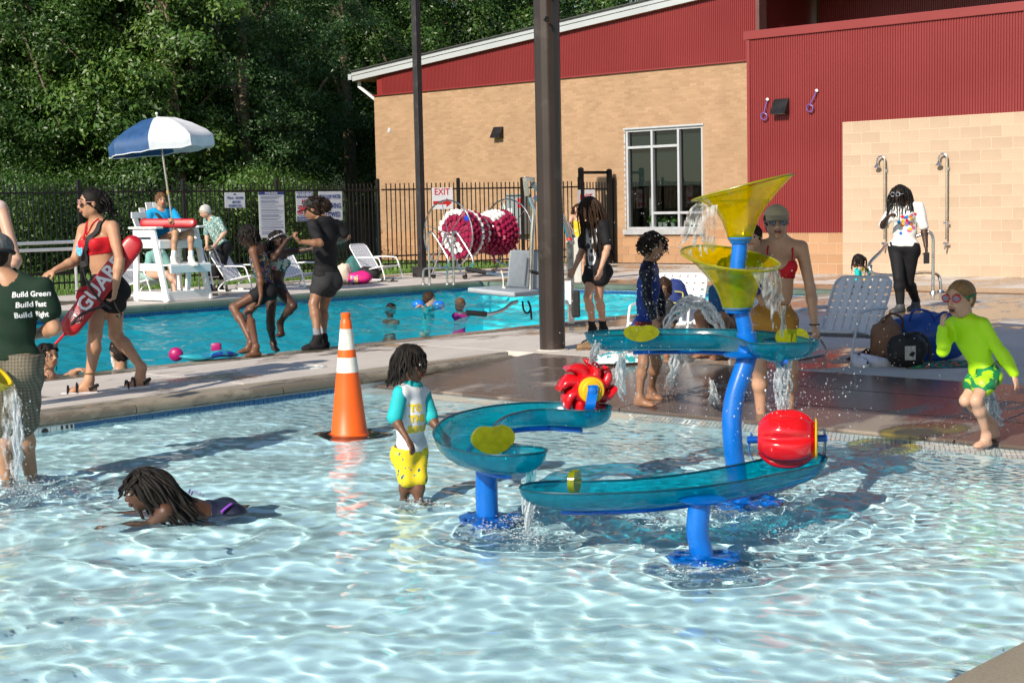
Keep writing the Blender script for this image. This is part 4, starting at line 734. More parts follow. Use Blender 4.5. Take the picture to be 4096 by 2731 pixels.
# ================================================================ props
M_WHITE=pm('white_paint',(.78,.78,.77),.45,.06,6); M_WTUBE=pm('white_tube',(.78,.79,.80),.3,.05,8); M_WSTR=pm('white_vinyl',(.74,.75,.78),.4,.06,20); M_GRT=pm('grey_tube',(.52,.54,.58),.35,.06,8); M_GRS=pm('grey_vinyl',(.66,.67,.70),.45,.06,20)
M_NAVY=pm('navy_fabric',(.018,.07,.19),.55,.15,8); M_UWH=pm('white_fabric',(.74,.74,.76),.7,.08,8); M_SIGNW=pm('sign_white',(.72,.74,.78),.35,.04,8); M_SNAVY=pm('sign_navy',(.03,.06,.24),.4,0); M_SRED=pm('sign_red',(.55,.02,.02),.4,0)
M_RUB=pm('black_rubber',(.012,.012,.013),.6,.2,20); M_ORG=pm('cone_orange',(.85,.115,.008),.42,.12,3,wear=((.5,.06,.01),7.,.5)); M_CWH=pm('cone_white_band',(.72,.69,.64),.5,.1,10,wear=((.35,.25,.12),16.,.8)); M_GRYP=pm('lift_grey_plastic',(.30,.34,.38),.5,.08,20,.15,120)
FONT_CACHE={}
def textmesh(s,size,mat,align='CENTER',bold=0.,ext=.001,shear=0,sx=1.,res=2):
    cu=bpy.data.curves.new('lettering','FONT'); cu.body=s; cu.size=size; cu.align_x=align; cu.align_y='CENTER'; cu.offset=bold; cu.extrude=ext; cu.shear=shear; cu.resolution_u=res
    o=bpy.data.objects.new('lettering',cu); COL.objects.link(o); dg=bpy.context.evaluated_depsgraph_get(); me=bpy.data.meshes.new_from_object(o.evaluated_get(dg)); bpy.data.objects.remove(o); bpy.data.curves.remove(cu)
    n=len(me.vertices); co=np.zeros(n*3,np.float32); me.vertices.foreach_get('co',co); co=co.reshape(-1,3)*np.array([sx,1,1]); f=[tuple(p.vertices) for p in me.polygons]; bpy.data.meshes.remove(me); return MB().add(co,f)
UPM=np.array([[1,0,0],[0,0,-1],[0,1,0]],float)     # text plane xy -> xz facing -y
# ---- fence signs (local: x along the fence, -y towards the pool)
def sign(pxa,pya,pxb,pyb,a_off,label,builder,cat='sign',line=None):
    b0=None
    def hit(px,py):
        r=ray(px,py)
        if line is None: t=((-25.28+a_off)-CAMP@SU)/(r@SU); return CAMP+r*t
        n_=np.array([-line[1][1]+line[0][1],line[1][0]-line[0][0]]); nw=SU*n_[0]+SV*n_[1]; c=SU*line[0][0]+SV*line[0][1]; return CAMP+r*((c-CAMP)@nw/(r@nw))
    p,q=hit(pxa,pya),hit(pxb,pyb); w_=np.hypot(*(q-p)[:2]); h_=p[2]-q[2]; d=(q-p)[:2]; rz=math.atan2(d[1],d[0]); c=(p+q)/2; out=np.array([math.sin(rz),-math.cos(rz),0])*.04
    t=thing('sign',label,cat,c+out,rz); part('panel',MB().box((0,0,0),(w_,.006,h_)),M_SIGNW,t,bevel=.002,seg=1)
    def txt(s,x,z,size,mat,**k): part('lettering',textmesh(s,size,mat,**k).xf(UPM,(x*w_,-.0055,z*h_)),mat,t)
    def bar(x,z,ww,hh,mat): part('print_block',MB().box((x*w_,-.0035,z*h_),(ww*w_,.003,hh*h_)),mat,t)
    builder(txt,bar,w_,h_,t); return t
def s1(txt,bar,w,h,t):
    part('print_block',MB().add([(-.1*w,-.0045,.34*h),(.1*w,-.0045,.34*h),(0,-.0045,.46*h)],[(0,1,2)]),M_SNAVY,t)
    txt('Please',-.24,.16,h*.26,M_SNAVY,shear=.35,sx=.8); txt('SHOWER',.22,.14,h*.21,M_SNAVY,bold=h*.004,sx=.75); txt('BEFORE',.05,-.13,h*.22,M_SNAVY,bold=h*.004,sx=.85,shear=.2); txt('ENTERING POOL',0,-.37,h*.21,M_SNAVY,bold=h*.004,sx=.66)
sign(893,771,976,831,.02,'small white sign asking bathers to please shower before entering pool',s1)
def s2(txt,bar,w,h,t):
    bar(0,.468,1,.065,M_SNAVY); txt('POOL RULES',0,.468,h*.06,M_SIGNW,bold=h*.002)
    r=np.random.default_rng(5); z=.40
    while z>-.46:
        n=int(r.integers(1,4))
        for i in range(n):
            l=.55+.35*r.random(); bar(-.42+l/2,z,l,.011,pm('print_grey',(.22,.25,.36),.5,0)); z-=.024
        z-=.016
sign(1028,768,1136,948,.02,'tall white pool rules sign with a blue heading and dense small print',s2)
def s3(txt,bar,w,h,t):
    bar(0,.39,.96,.2,M_SNAVY); txt('WARNING',0,.39,h*.2,M_SIGNW,bold=h*.004,sx=.78); txt('NO',0,.17,h*.17,M_SRED,bold=h*.005); txt('LIFEGUARD',0,-.03,h*.17,M_SRED,bold=h*.005,sx=.72); txt('ON DUTY',0,-.22,h*.17,M_SRED,bold=h*.005,sx=.9); bar(0,-.40,.96,.17,M_SNAVY); txt('CHILDREN SHOULD NOT USE POOL',0,-.36,h*.055,M_SIGNW,sx=.8); txt('WITHOUT ADULT SUPERVISION',0,-.43,h*.055,M_SIGNW,sx=.85)
sign(1178,767,1251,884,.02,'white warning sign with red lettering about no lifeguard on duty',s3)
def s4(txt,bar,w,h,t): txt('SHALLOW WATER',0,.32,h*.19,M_SNAVY,bold=h*.004,sx=.58); txt('NO DIVING',0,.0,h*.25,M_SNAVY,bold=h*.006,sx=.72); txt('ALLOWED',0,-.3,h*.25,M_SNAVY,bold=h*.006,sx=.72)
sign(1268,767,1366,881,.02,'white shallow water sign with large blue lettering beside the warning sign',s4)
def s5(txt,bar,w,h,t):
    txt('EXIT',-.02,.3,h*.42,M_SRED,bold=h*.006,sx=.95); bar(-.12,-.2,.66,.16,M_SRED)
    part('print_arrow',MB().add([(.18*w,-.0045,-.42*h),(.46*w,-.0045,-.2*h),(.18*w,-.0045,.02*h)],[(0,1,2)]),M_SRED,t)
sign(1724,752,1809,836,.0,'white exit sign with a red arrow on the fence by the lane reel',s5,line=(FA,FB))
def s6(txt,bar,w,h,t): txt('EXIT',-.02,.12,h*.42,M_SRED,bold=h*.006,sx=.95); part('print_arrow',MB().add([(.18*w,-.0045,-.46*h),(.4*w,-.0045,-.28*h),(.18*w,-.0045,-.1*h)],[(0,1,2)]),M_SRED,t); bar(-.1,-.28,.6,.13,M_SRED)
sign(2306,760,2376,838,.0,'white exit sign on the black gate beside the window',s6,line=(FB,FB+gd))
# electrical cabinet on the wall behind the fence
c=Wb(2062,860,QB-.2); t=thing('electric_cabinet','grey electrical cabinet with a red sticker on the brick wall behind the fence','cabinet',S(c[0],QB-.2,c[2]),SITE)
part('body',MB().box((0,0.08,0),(.66,.2,1.0)),pm('cabinet_grey',(.22,.25,.27),.5),t,bevel=.01); part('top_cap',MB().box((0,.06,.52),(.7,.26,.03)),MATS['cabinet_grey'],t)
part('door_seam',MB().box((0,-.023,0),(.012,.004,.94)),M_DARKIN,t); part('warning_sticker',MB().box((.2,-.024,.3),(.2,.004,.24)),M_SRED,t); part('notice_sticker',MB().box((-.17,-.024,.08),(.16,.004,.18)),M_SIGNW,t); part('meter',MB().lathe([(0,.05),(.09,.05),(.1,0)],16,M=UPM,c=(-.42,.03,.2)),MATS['pot_white'],t,smooth=True)
# ---- traffic cone
cb=G(1398,1752,WZ-.03); t=thing('traffic_cone','orange traffic cone with two scuffed white bands standing in shallow water','traffic cone',cb); H=.875
rr=lambda z: .133-(.133-.033)*z/H
def seg(z0,z1,n=3): return [(rr(z),z) for z in np.linspace(z0,z1,n)]
part('body',MB().lathe([(.15,.018),(.14,.03)]+seg(.05,.47)+[(rr(.47)-.002,.471)],32),M_ORG,t,smooth=True)
part('white_band',MB().lathe(seg(.47,.575),32),M_CWH,t,smooth=True); part('orange_band',MB().lathe(seg(.575,.63),32),M_ORG,t,smooth=True); part('white_band',MB().lathe(seg(.63,.775),32),M_CWH,t,smooth=True); part('tip',MB().lathe(seg(.775,.83)+[(rr(.83)-.004,.836),(.031,.85),(.036,.865),(.034,.885),(.02,.89),(.0,.885)],32),M_ORG,t,smooth=True)
bs=part('base_plate',MB().prism([(.22*x,.22*y) for x,y in((-1,-.7),(-.7,-1),(.7,-1),(1,-.7),(1,.7),(.7,1),(-.7,1),(-1,.7))],-.03,.02),M_RUB,t,bevel=.006); bs.rotation_euler=(0,0,.5)
for o in t.children: o.cycles.is_caustics_receiver=True
# ---- strap chairs (local: x = facing direction)
def chairproto(tm,smt):
    parts=[]; w_=.56
    bk0=np.array([-.24,0,.19]); bk1=np.array([-.60,0,.72]); st1=np.array([.27,0,.28]); hw=w_/2
    fr=MB(); top_=[bk0+(0,-hw,0)]+[bk0+(bk1-bk0)*t_+(0,-hw,0) for t_ in(.4,.85)]+[bk0+(bk1-bk0)*.97+(0,-hw*.85,0),bk1+(0,-hw*.6,0),bk1+(0,hw*.6,0),bk0+(bk1-bk0)*.97+(0,hw*.85,0)]+[bk0+(bk1-bk0)*t_+(0,hw,0) for t_ in(.85,.4)]+[bk0+(0,hw,0)]
    fr.tube(cr(top_,5),.0135,8); parts.append(('back_frame',fr,tm)); sf=MB().tube(cr([bk0+(0,-hw,0),st1+(-.06,-hw,0),st1+(0,-hw*.85,0),st1+(0,hw*.85,0),st1+(-.06,hw,0),bk0+(0,hw,0)],5),.0135,8); parts.append(('seat_frame',sf,tm))
    for s_ in(-1,1):
        y=s_*(hw+.02); parts.append(('arm_leg',MB().tube(cr([(-.42,y,.45),(-.2,y,.46),(.12,y,.45),(.19,y,.41),(.25,y,.25),(.31,y,.06),(.27,y,.016),(.1,y,.014),(-.3,y,.014),(-.40,y,.03),(-.36,y,.10),(-.24,y,.19)],5),.0135,8),tm))
    return parts,bk0,bk1,st1,hw
STRAPS={}
def strapchair(label,loc,rz,grey=False,group='strap pool chairs'):
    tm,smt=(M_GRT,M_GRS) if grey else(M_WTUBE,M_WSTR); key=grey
    if key not in STRAPS:
        ps,bk0,bk1,st1,hw=chairproto(tm,smt); L=np.linalg.norm(bk1-bk0); L2=np.linalg.norm(st1-bk0)
        STRAPS[key]=([(n,m.mesh(n,mt,smooth=True)) for n,m,mt in ps],MB().box((0,0,0),(.064,.005,L*.99)).mesh('strap',smt,bevel=.002,seg=1),MB().box((0,0,0),(2*hw,.005,.057)).mesh('strap',smt,bevel=.002,seg=1),MB().box((0,0,0),(.064,.005,L2)).mesh('strap',smt,bevel=.002,seg=1),bk0,bk1,st1,hw,L,L2)
    me,sv_,sh_,ss_,bk0,bk1,st1,hw,L,L2=STRAPS[key]; t=thing('strap_chair',label,'chair',loc,rz,group)
    for n,m in me: link(n,m,t)
    def put(mesh,p,xd,zd):
        xd=Vector(xd).normalized(); zd=Vector(zd).normalized(); yd=zd.cross(xd); o=link('strap',mesh,t); o.matrix_local=Matrix(((xd[0],yd[0],zd[0],p[0]),(xd[1],yd[1],zd[1],p[1]),(xd[2],yd[2],zd[2],p[2]),(0,0,0,1)))
    bd=(bk1-bk0)/L; sd_=(st1-bk0)/L2; nb=np.cross((0,1,0),bd); ns=np.cross((0,1,0),sd_)
    for i in range(6): y=(i-2.5)*.082; put(sv_,(bk0+bk1)/2+(0,y,0)+nb*.004,(0,1,0),bd); put(ss_,(bk0+st1)/2+(0,y,0)+ns*.004,(0,1,0),sd_)
    for i in range(8): put(sh_,bk0+bd*L*(.07+i*.118)-nb*.004,(0,1,0),bd)
    for i in range(6): put(sh_,bk0+sd_*L2*(.1+i*.155)-ns*.004,(0,1,0),sd_)
    return t
rot=lambda px0,py0,px1,py1: math.atan2(*(lambda d:(d[1],d[0]))((G(px1,py1)-G(px0,py0))[:2]))
strapchair('white strap chair beside the bright bags in front of the fence',G(1525,1118),R(-32))
strapchair('white strap chair behind the teenager in the black cap',G(1215,1150),R(-35))
strapchair('white strap chair with a folded walker at its side near the old man',G(985,1162),R(-22))
CH4=strapchair('white strap chair with a seated bather behind the lifeguard tower',G(590,1180),R(-25))
CH5=strapchair('white strap chair holding a blue backpack behind the boy in blue',G(2660,1400),R(-112))
CH6=strapchair('white strap chair with a bare-legged bather behind the yellow funnels',G(2880,1400),R(-130))
CH7=strapchair('grey shaded strap chair beside the blue bag',G(3345,1440),R(-128),True)
# ---- lifeguard tower chair
lt=thing('lifeguard_chair','tall white lifeguard chair with footrest and slatted curved back','lifeguard chair',S(-21.45,14.92),SITE)
def lb(name,p,q,w,h,m=M_WHITE,par=lt): return part(name,MB().bar(p,q,w,h),m,par,bevel=.006,seg=1)
LEG=[]
for y in(-.42,.42):
    lb('front_leg',(.45,y,0),(.12,y,1.17),.05,.13); lb('rear_leg',(-.42,y,0),(-.36,y,1.17),.05,.12); lb('side_rail',(-.40,y+.045,.56),(.33,y+.045,.56),.03,.12); lb('side_rail',(-.38,y+.045,.93),(.22,y+.045,.93),.03,.12); lb('armrest',(-.48,y,1.21),(.32,y,1.21),.14,.035); lb('arm_brace',(-.42,y-.0,1.12),(.18,y,1.12),.055,.13); lb('foot_rail',(-.42,y,.09),(.46,y,.09),.04,.14)
for i in range(4): lb('footrest_board',(.18+i*.105,-.4,.60),(.18+i*.105,.4,.60),.095,.03)
lb('footrest_front',(.54,-.4,.53),(.54,.4,.53),.03,.13); lb('footrest_brace',(.48,0,.5),(.42,0,.1),.08,.06); lb('base_board',(.46,-.4,.09),(.46,.4,.09),.03,.16); lb('seat_front',(.26,-.4,.93),(.26,.4,.93),.03,.13)
for i in range(5): lb('seat_board',(-.34+i*.13,-.4,1.0),(-.34+i*.13,.4,1.0),.12,.03)
for i in range(6):
    y=-.3+i*.12; hh=.64-1.0*((i-2.5)/6)**2*1.6; lb('back_slat',(-.36,y,1.0),(-.50,y*1.12,1.0+hh),.122,.025)
lb('back_rail',(-.42,-.46,1.42),(-.42,.46,1.42),.03,.1)
# parasol
tip=D(628,467,25.5); foot=D(676,800,25.5); ub_=G(676,1200); um=thing('parasol','navy and white beach parasol on a steel pole above the lifeguard chair','parasol',(foot[0],foot[1],.05))
ax_=(tip-foot); axn=ax_/np.linalg.norm(ax_); lo=foot-axn*(foot[2]-.05)/axn[2]
part('pole',MB().tube([lo,tip+axn*.05],.019,10),M_CHROME,um,world=True,smooth=True); part('pole_sleeve',MB().tube([foot+axn*.1,foot+axn*.16],.024,10),pm('sleeve_gold',(.5,.3,.12),.4),um,world=True,smooth=True)
X_=np.cross(axn,(0,1,0)); X_/=np.linalg.norm(X_); Y_=np.cross(axn,X_); PR=[(0,0),(.3,-.05),(.55,-.16),(.78,-.30),(.88,-.40)]
for k in range(8):
    a0,a1=k*math.pi/4+.0,(k+1)*math.pi/4+.0; P=np.zeros((len(PR)+2,5,3))
    for i,(r_,z_) in enumerate(PR):
        for j in range(5):
            f=j/4; e0=np.array([math.cos(a0),math.sin(a0)]); e1=np.array([math.cos(a1),math.sin(a1)]); e=e0*(1-f)+e1*f; P[i,j]=tip+X_*e[0]*r_+Y_*e[1]*r_+axn*(z_-.02*math.sin(f*math.pi)*(r_/.88))
    for j in range(5):
        for q,i in enumerate((len(PR),len(PR)+1)): P[i,j]=P[len(PR)-1,j]-axn*(.085*(q+1)+.012*math.sin(j*2.+k))
    mid=(a0+a1)/2; xm=X_*math.cos(mid)+Y_*math.sin(mid); pn=part('canopy_panel',MB().grid(P),M_NAVY if xm[0]<-.02 else M_UWH,um,world=True,smooth='all'); link('piping',MB().tube(P[-1],.008,5).xf(np.eye(3),-np.array(um.location)).mesh('piping',M_UWH),pn); part('rib',MB().tube([P[0,0]-axn*.02,P[2,0]-axn*.02,P[4,0]-axn*.015],.006,5),M_CHROME,um,world=True)
part('finial',MB().ell(tip+axn*.05,.025,8),M_WHITE,um,world=True,smooth=True)
# ---- lane rope reel
rc0=D(1792,938,31.0); ang_=SA; rl=thing('lane_reel','wheeled reel wound with maroon and white lane rope floats','lane reel',(rc0[0],rc0[1],0),SA); rz0=rc0[2]
def ringp(x,r_,n=40): return [(x,r_*math.cos(a),rz0+r_*math.sin(a)) for a in np.linspace(0,2*math.pi,n+1)]
LW=1.78
for x in(0,LW):
    wh=part('wheel_ring',MB().tube(ringp(x,.69),.017,7,cap=False),M_CHROME,rl,smooth=True)
    for k in range(6): a=k*math.pi/3+.3; link('spoke',MB().tube([(x,0,rz0),(x,.69*math.cos(a),rz0+.69*math.sin(a))],.008,5).mesh('spoke',M_CHROME),wh)
    for s_ in(-1,1): part('stand_leg',MB().tube([(x+.06*(1 if x else -1),0,rz0),(x+.06*(1 if x else -1),s_*.42,.1)],.02,7),M_CHROME,rl,smooth=True)
    part('stand_rail',MB().tube([(x+.06*(1 if x else -1),-.5,.1),(x+.06*(1 if x else -1),.5,.1)],.02,7),M_CHROME,rl,smooth=True)
    for s_ in(-1,1): part('caster',MB().tube([(x-.02,s_*.45,.055),(x+.02,s_*.45,.055)],.055,12),M_RUB,rl,smooth=True)
part('axle',MB().tube([(-.1,0,rz0),(LW+.1,0,rz0)],.025,8),M_CHROME,rl,smooth=True); part('base_rail',MB().tube([(0,.0,.1),(LW,0,.1)],.02,7),M_CHROME,rl,smooth=True)
def flo(): # ruffled disc
    m=MB(); n=10; P=np.zeros((5,n+1,3))
    for i,(r_,x) in enumerate(((.0,-.03),(.058,-.028),(.064,0),(.058,.028),(.0,.03))):
        for j in range(n+1): a=j*2*math.pi/n; q=r_*(1+.16*math.cos(5*a)*(1 if i in(1,2) else -1)); P[i,j]=(x,q*math.cos(a),q*math.sin(a))
    return m.grid(P)
FM=[flo().mesh('float_disc',pm(n,c,.32,.12,15)) for n,c in(('float_maroon',(.26,.008,.05)),('float_white',(.72,.72,.70)),('float_blue',(.01,.05,.5)))]
rg=np.random.default_rng(3); cnt=0
for i in range(15):
    x=.24+i*.098; u_=i/14; r_=.45-.15*math.exp(-((u_-.52)/.16)**2)-.03*u_; n=int(2*math.pi*r_/.115)
    for j in range(n):
        a=2*math.pi*j/n+i*.4; col=0
        if i in(3,6) or (i<2 and math.sin(a-2.6)<-.55) or (i>8 and i<13 and math.sin(a)>.72): col=1
        if (i in(0,) and j in(9,)) or (i==11 and j in(3,4)): col=2
        o=link('float_disc',FM[col],rl); cnt+=1; o.location=(x+rg.normal()*.006,r_*math.cos(a),rz0+r_*math.sin(a)); o.rotation_euler=(a,0,0); o.rotation_euler=(a+math.pi/2,rg.normal()*.15,math.pi/2*0+rg.normal()*.15)
for k,(r_,n) in enumerate(((.34,16),(.22,11),(.11,6))):
    for j in range(n):
        a=2*math.pi*j/n+k; o=link('float_disc',FM[1 if (math.sin(a-.6)<-.35) else 0],rl); o.location=(.22+.01*k,r_*math.cos(a),rz0+r_*math.sin(a)); o.rotation_euler=(a,0,rg.normal()*.2)
part('drum_core',MB().tube([(.22,0,rz0),(.94,0,rz0),(1.64,0,rz0)],[.40,.26,.38],20),pm('rope_core',(.10,.01,.03),.7,.3,10),rl,smooth=True); part('trailing_float',MB().tube([(1.0,-.3,rz0-.3),(1.0,-.34,rz0-.62)],.022,6),FM[0].materials[0],rl)
# ---- pool ladder rails
for k,(px,lab) in enumerate(((1694,'steel pool ladder rail with a looped top in front of the lane reel'),(1790,'steel pool ladder rail with a looped top beside the lane drum'))):
    p=G(px,1138); t=thing('ladder_rail',lab,'ladder rail',p,SITE,'pool ladder rails')
    part('rail_tube',MB().tube(cr([(0,0,0),(0,0,.22),(.05,0,.30),(.2,0,.315),(.5,0,.315),(.64,0,.36),(.68,0,.46),(.6,0,.6),(.35,0,.9),(.25,0,.985),(.17,0,.96),(.16,0,.85),(.165,0,.4),(.17,0,0)],6),.0215,10),M_STEEL,t,smooth=True)
    for x in(0,.17): part('base_flange',MB().lathe([(0,.02),(.04,.02),(.05,0)],14,c=(x,0,0)),M_STEEL,t,smooth=True)
# ---- pool lift
lp=AB(G(2292,1300)); Ls=thing('pool_lift','pool lift with a grey plastic seat hanging over the blue pool','pool lift',S(lp[0],lp[1]),0); Lo=np.array(Ls.location); YL=Lo[1]
def L3(px,py,dy=0): return D(px,py,YL+dy)
def lp_(n,mb,m,**k): return part(n,mb,m,Ls,world=True,**k)
lp_('mast',MB().box((L3(2287,1300)+L3(2276,960))/2,(.085,.085,1.0)),M_CHROME,bevel=.01); lp_('power_box',MB().box(L3(2306,1040,.05),(.12,.16,.55)),pm('lift_box_white',(.55,.54,.5),.5),bevel=.015); lp_('battery',MB().box(L3(2303,1215,-.05),(.1,.14,.32)),M_RUB,bevel=.02); lp_('stop_button',MB().lathe([(0,.03),(.03,.03),(.035,0)],12,c=L3(2278,962,-.06)),M_SRED,smooth=True); lp_('notice',MB().box(L3(2272,1170,-.07),(.075,.004,.28)),M_SIGNW); lp_('base_plate',MB().box((Lo[0],Lo[1],.01),(.3,.3,.02)),M_RUB)
lp_('arm',MB().tube(cr([L3(2287,980),L3(2240,850,-.2),L3(2130,735,-.5)],8),.035,10),M_CHROME,smooth=True); lp_('arm',MB().tube(cr([L3(2300,960,.1),L3(2255,880,-.15),L3(2140,790,-.45)],8),.03,10),M_CHROME,smooth=True); lp_('arm_head',MB().bar(L3(2100,712,-.5),L3(2108,785,-.5),.09,.06).bar(L3(2098,715,-.5),L3(2140,720,-.5),.07,.05),M_CHROME,bevel=.008)
lp_('seat_post',MB().tube(cr([L3(2118,790,-.5),L3(2134,850,-.5),L3(2128,960,-.5),L3(2122,1170,-.5)],8),.028,10),M_CHROME,smooth=True)
bkp=[L3(2040,1000,-.62),L3(2170,1004,-.42),L3(2168,1160,-.42),L3(2028,1148,-.62)]; nb=np.array([0,.05,0]); lp_('backrest',MB().add([*bkp,*[p+nb for p in bkp]],[(0,1,2,3)[::-1],(4,5,6,7),(0,4,5,1)[::-1],(1,5,6,2)[::-1],(2,6,7,3)[::-1],(3,7,4,0)[::-1]]),M_GRYP,bevel=.025,seg=3,smooth=True)
sp=[L3(1862,1160,-.85),L3(2030,1150,-.55),L3(2150,1170,-.45),L3(2118,1188,-.95)]; nz=np.array([0,0,.06]); sp=[L3(1868,1170,-.9),L3(2060,1190,-1.1),L3(2160,1182,-.5),L3(2035,1158,-.45)]
lp_('seat',MB().add([*sp,*[p+nz for p in sp]],[(0,3,2,1),(4,5,6,7),(0,1,5,4),(1,2,6,5),(2,3,7,6),(3,0,4,7)]),M_GRYP,bevel=.02,seg=3,smooth=True)
for q,(p0,p1) in enumerate(((L3(2110,991+4,-.5),L3(2103,1145,-.5)),)): lp_('back_groove',MB().bar(L3(2098,1020,-.56),L3(2090,1135,-.56),.006,.01),pm('groove',(.2,.23,.25),.6))
lp_('armrest',MB().tube([L3(1862,1075,-.6),L3(1945,1090,-.6)],.028,10),M_RUB,smooth=True); lp_('arm_bar',MB().tube(cr([L3(1940,1088,-.6),L3(2000,1098,-.58),L3(2050,1102,-.55)],5),.016,8),M_CHROME,smooth=True); lp_('armrest',MB().tube([L3(2120,1085,-.7),L3(2152,1093,-.55)],.02,10),M_RUB,smooth=True)
lp_('footrest_bar',MB().tube(cr([L3(2070,1205,-.7),L3(2045,1215,-.75),L3(2010,1240,-.85),L3(1960,1255,-.95),L3(1925,1252,-1.0)],6),.02,10),M_CHROME,smooth=True); lp_('footrest_grip',MB().tube([L3(1945,1256,-.98),L3(1865,1250,-1.08)],.032,10),M_RUB,smooth=True)
lp_('seat_belt',MB().tube(cr([L3(2090,1205,-.7),L3(2095,1240,-.75),L3(2110,1252,-.75),L3(2122,1235,-.72),L3(2112,1205,-.7),L3(2122,1230,-.7),L3(2126,1278,-.7)],6),.012,6),M_RUB); lp_('control_cord',MB().tube(cr([L3(2005,1082,-.6),L3(2012,1110,-.62),L3(2014,1150,-.66)],5),.008,6),pm('cord_white',(.7,.69,.6),.5)); lp_('hand_control',MB().box(L3(2015,1158,-.66),(.045,.03,.06)),MATS['cord_white'],bevel=.006)
# ---- hand rails by the pool steps
t=thing('step_handrail','steel handrail with a sloping top by the pool steps','handrail',G(3735,1173),0); YR=G(3735,1173)[1]
part('rail_tube',MB().tube(cr([D(3732,1175,YR),D(3733,1000,YR),D(3732,950,YR),D(3715,928,YR),D(3690,935,YR+.05),D(3630,960,YR+.1),D(3560,975,YR),D(3520,1010,YR-.4),D(3485,1045,YR-.6),D(3478,1070,YR-.7),D(3500,1096,YR-.7),D(3600,1102,YR-.5)],6),.024,10),M_STEEL,t,world=True,smooth=True)
part('lower_rail',MB().tube(cr([D(3600,1102,YR-.5),D(3660,1092,YR-.2),D(3720,1090,YR+.2),D(3752,1100,YR+.35),D(3762,1130,YR+.35),D(3764,1172,YR+.35)],6),.024,10),M_STEEL,t,world=True,smooth=True)
for px,dy in((3733,0),(3764,.35)): part('base_flange',MB().lathe([(0,.03),(.05,.03),(.06,0)],14,c=(D(px,1172,YR+dy)[0],YR+dy,.0)),M_STEEL,t,world=True,smooth=True)
# ---- walker beside the old man
YW=27.9; t=thing('walking_frame','folding aluminium walking frame with front wheels at the old man','walking frame',G(838,1168),0)
for k,(x0,x1,dy) in enumerate(((795,857,-.15),(838,906,.25))):
    part('side_leg',MB().tube(cr([D(x1,1160,YW-.3+dy),D(x1-22,1060,YW-.3+dy),D(x1-50,990,YW-.25+dy),D(x1-65,985,YW-.1+dy),D(x0+5,995,YW+.3+dy),D(x0,1010,YW+.35+dy),D(x0+4,1165,YW+.4+dy)],6),.013,7),M_CHROME,t,world=True,smooth=True)
    part('wheel',MB().tube([D(x1-3,1153,YW-.33+dy),D(x1+3,1153,YW-.33+dy)],.06,14),M_RUB,t,world=True,smooth=True); part('hand_grip',MB().tube([D(x1-58,986,YW-.12+dy),D(x0+10,994,YW+.25+dy)],.018,7),pm('grip_white',(.6,.6,.6),.6),t,world=True,smooth=True)
for y in(1060,1110): part('cross_bar',MB().tube([D(828,y,YW-.45),D(874,y-3,YW-.05)],.012,6),M_CHROME,t,world=True,smooth=True)
# ---- aluminium rails by the fence
t=thing('guard_rail','pair of level aluminium rails in front of the black fence','rail',G(250,1195),0)
for y in(978,1006): part('rail',MB().tube([D(-150,y+6,26.2),D(330,y-12,27.6)],.032,10),pm('aluminium',(.62,.63,.66),.35,.05,5,metal=.6),t,world=True,smooth=True)
for px,Y in((-100,26.3),(300,27.5)): b=D(px,1000,Y); part('upright',MB().tube([(b[0],b[1],0),(b[0],b[1],1.0)],.028,8),MATS['aluminium'],t,world=True,smooth=True)
# ---- soft things: towels, bags, shoes
def cloth(name,label,cat,c,sx,sy,h,mat,seed,rz=0,amp=.03,n=26):
    P=np.zeros((n,n,3)); r=np.random.default_rng(seed)
    for i in range(n):
        for j in range(n):
            x,y=(i/(n-1)-.5),(j/(n-1)-.5); e=1+.22*mnoise.noise((x*3+seed,y*3,seed)); z=amp*(1.2*abs(mnoise.noise((x*5,y*7,seed*1.3)))+.7*abs(mnoise.noise((x*13,y*11,seed))))+h*max(0,1-(x*x+y*y)*5)*(.6+.5*mnoise.noise((x*4,y*4,seed+3)))
            ed=min(.5-abs(x),.5-abs(y)); P[i,j]=(x*sx*e,y*sy*e,max(.004,z*min(1,ed*9)+.006))
    cz,s_=math.cos(rz),math.sin(rz); return top(name,label,cat,MB().grid(P).xf(np.array([[cz,-s_,0],[s_,cz,0],[0,0,1]]),c),mat,smooth='all',loc=tuple(c))
def blobmat(name,base,cols,scale=14,th=.5,rough=.8):
    m,nt,b=nmat(name); c=base; b.inputs['Roughness'].default_value=rough
    for k,cc in enumerate(cols):
        n=tex(nt,'Noise',scale*(1+.3*k),rot=(k*1.1,k*.7,k),Detail=1.5); c=mixc(nt,ramp(nt,n.outputs[0],[(th+.04,0.),(th+.07,1.)]),c,cc)
    nt.links.new(c,b.inputs['Base Color']); return m
def lumpbag(name,label,cat,c,r,mat,seed,amp=.25,group=None,flat=.15):
    m=MB().ell((0,0,0),1,20); v=m.v[0]
    for i in range(len(v)):
        q=1+amp*mnoise.noise(Vector(v[i]*1.6+seed))+.08*mnoise.noise(Vector(v[i]*6+seed)); v[i]=v[i]*q*np.array(r)
        v[i][2]=max(v[i][2],-r[2]*.8)
    v[:,2]-=v[:,2].min(); return m.xf(np.eye(3),c),mat
M_BAGB=pm('blue_bag',(.01,.06,.28),.5,.2,9,.4,25); M_BAGK=pm('black_backpack',(.012,.011,.012),.7,.2,20,.3,60); M_TAN=pm('tan_bag',(.22,.11,.06),.7,.15,9,.3,30)
M_TOWG=blobmat('green_towel',(.01,.10,.10),[(.02,.25,.2),(.05,.3,.06),(.5,.1,.05)],16,.52); M_TOWW=blobmat('white_teal_towel',(.75,.77,.78),[(.02,.35,.38),(.02,.25,.33)],11,.54); M_TOWM=pm('maroon_towel',(.07,.012,.018),.9,.2,20)
YB=13.3
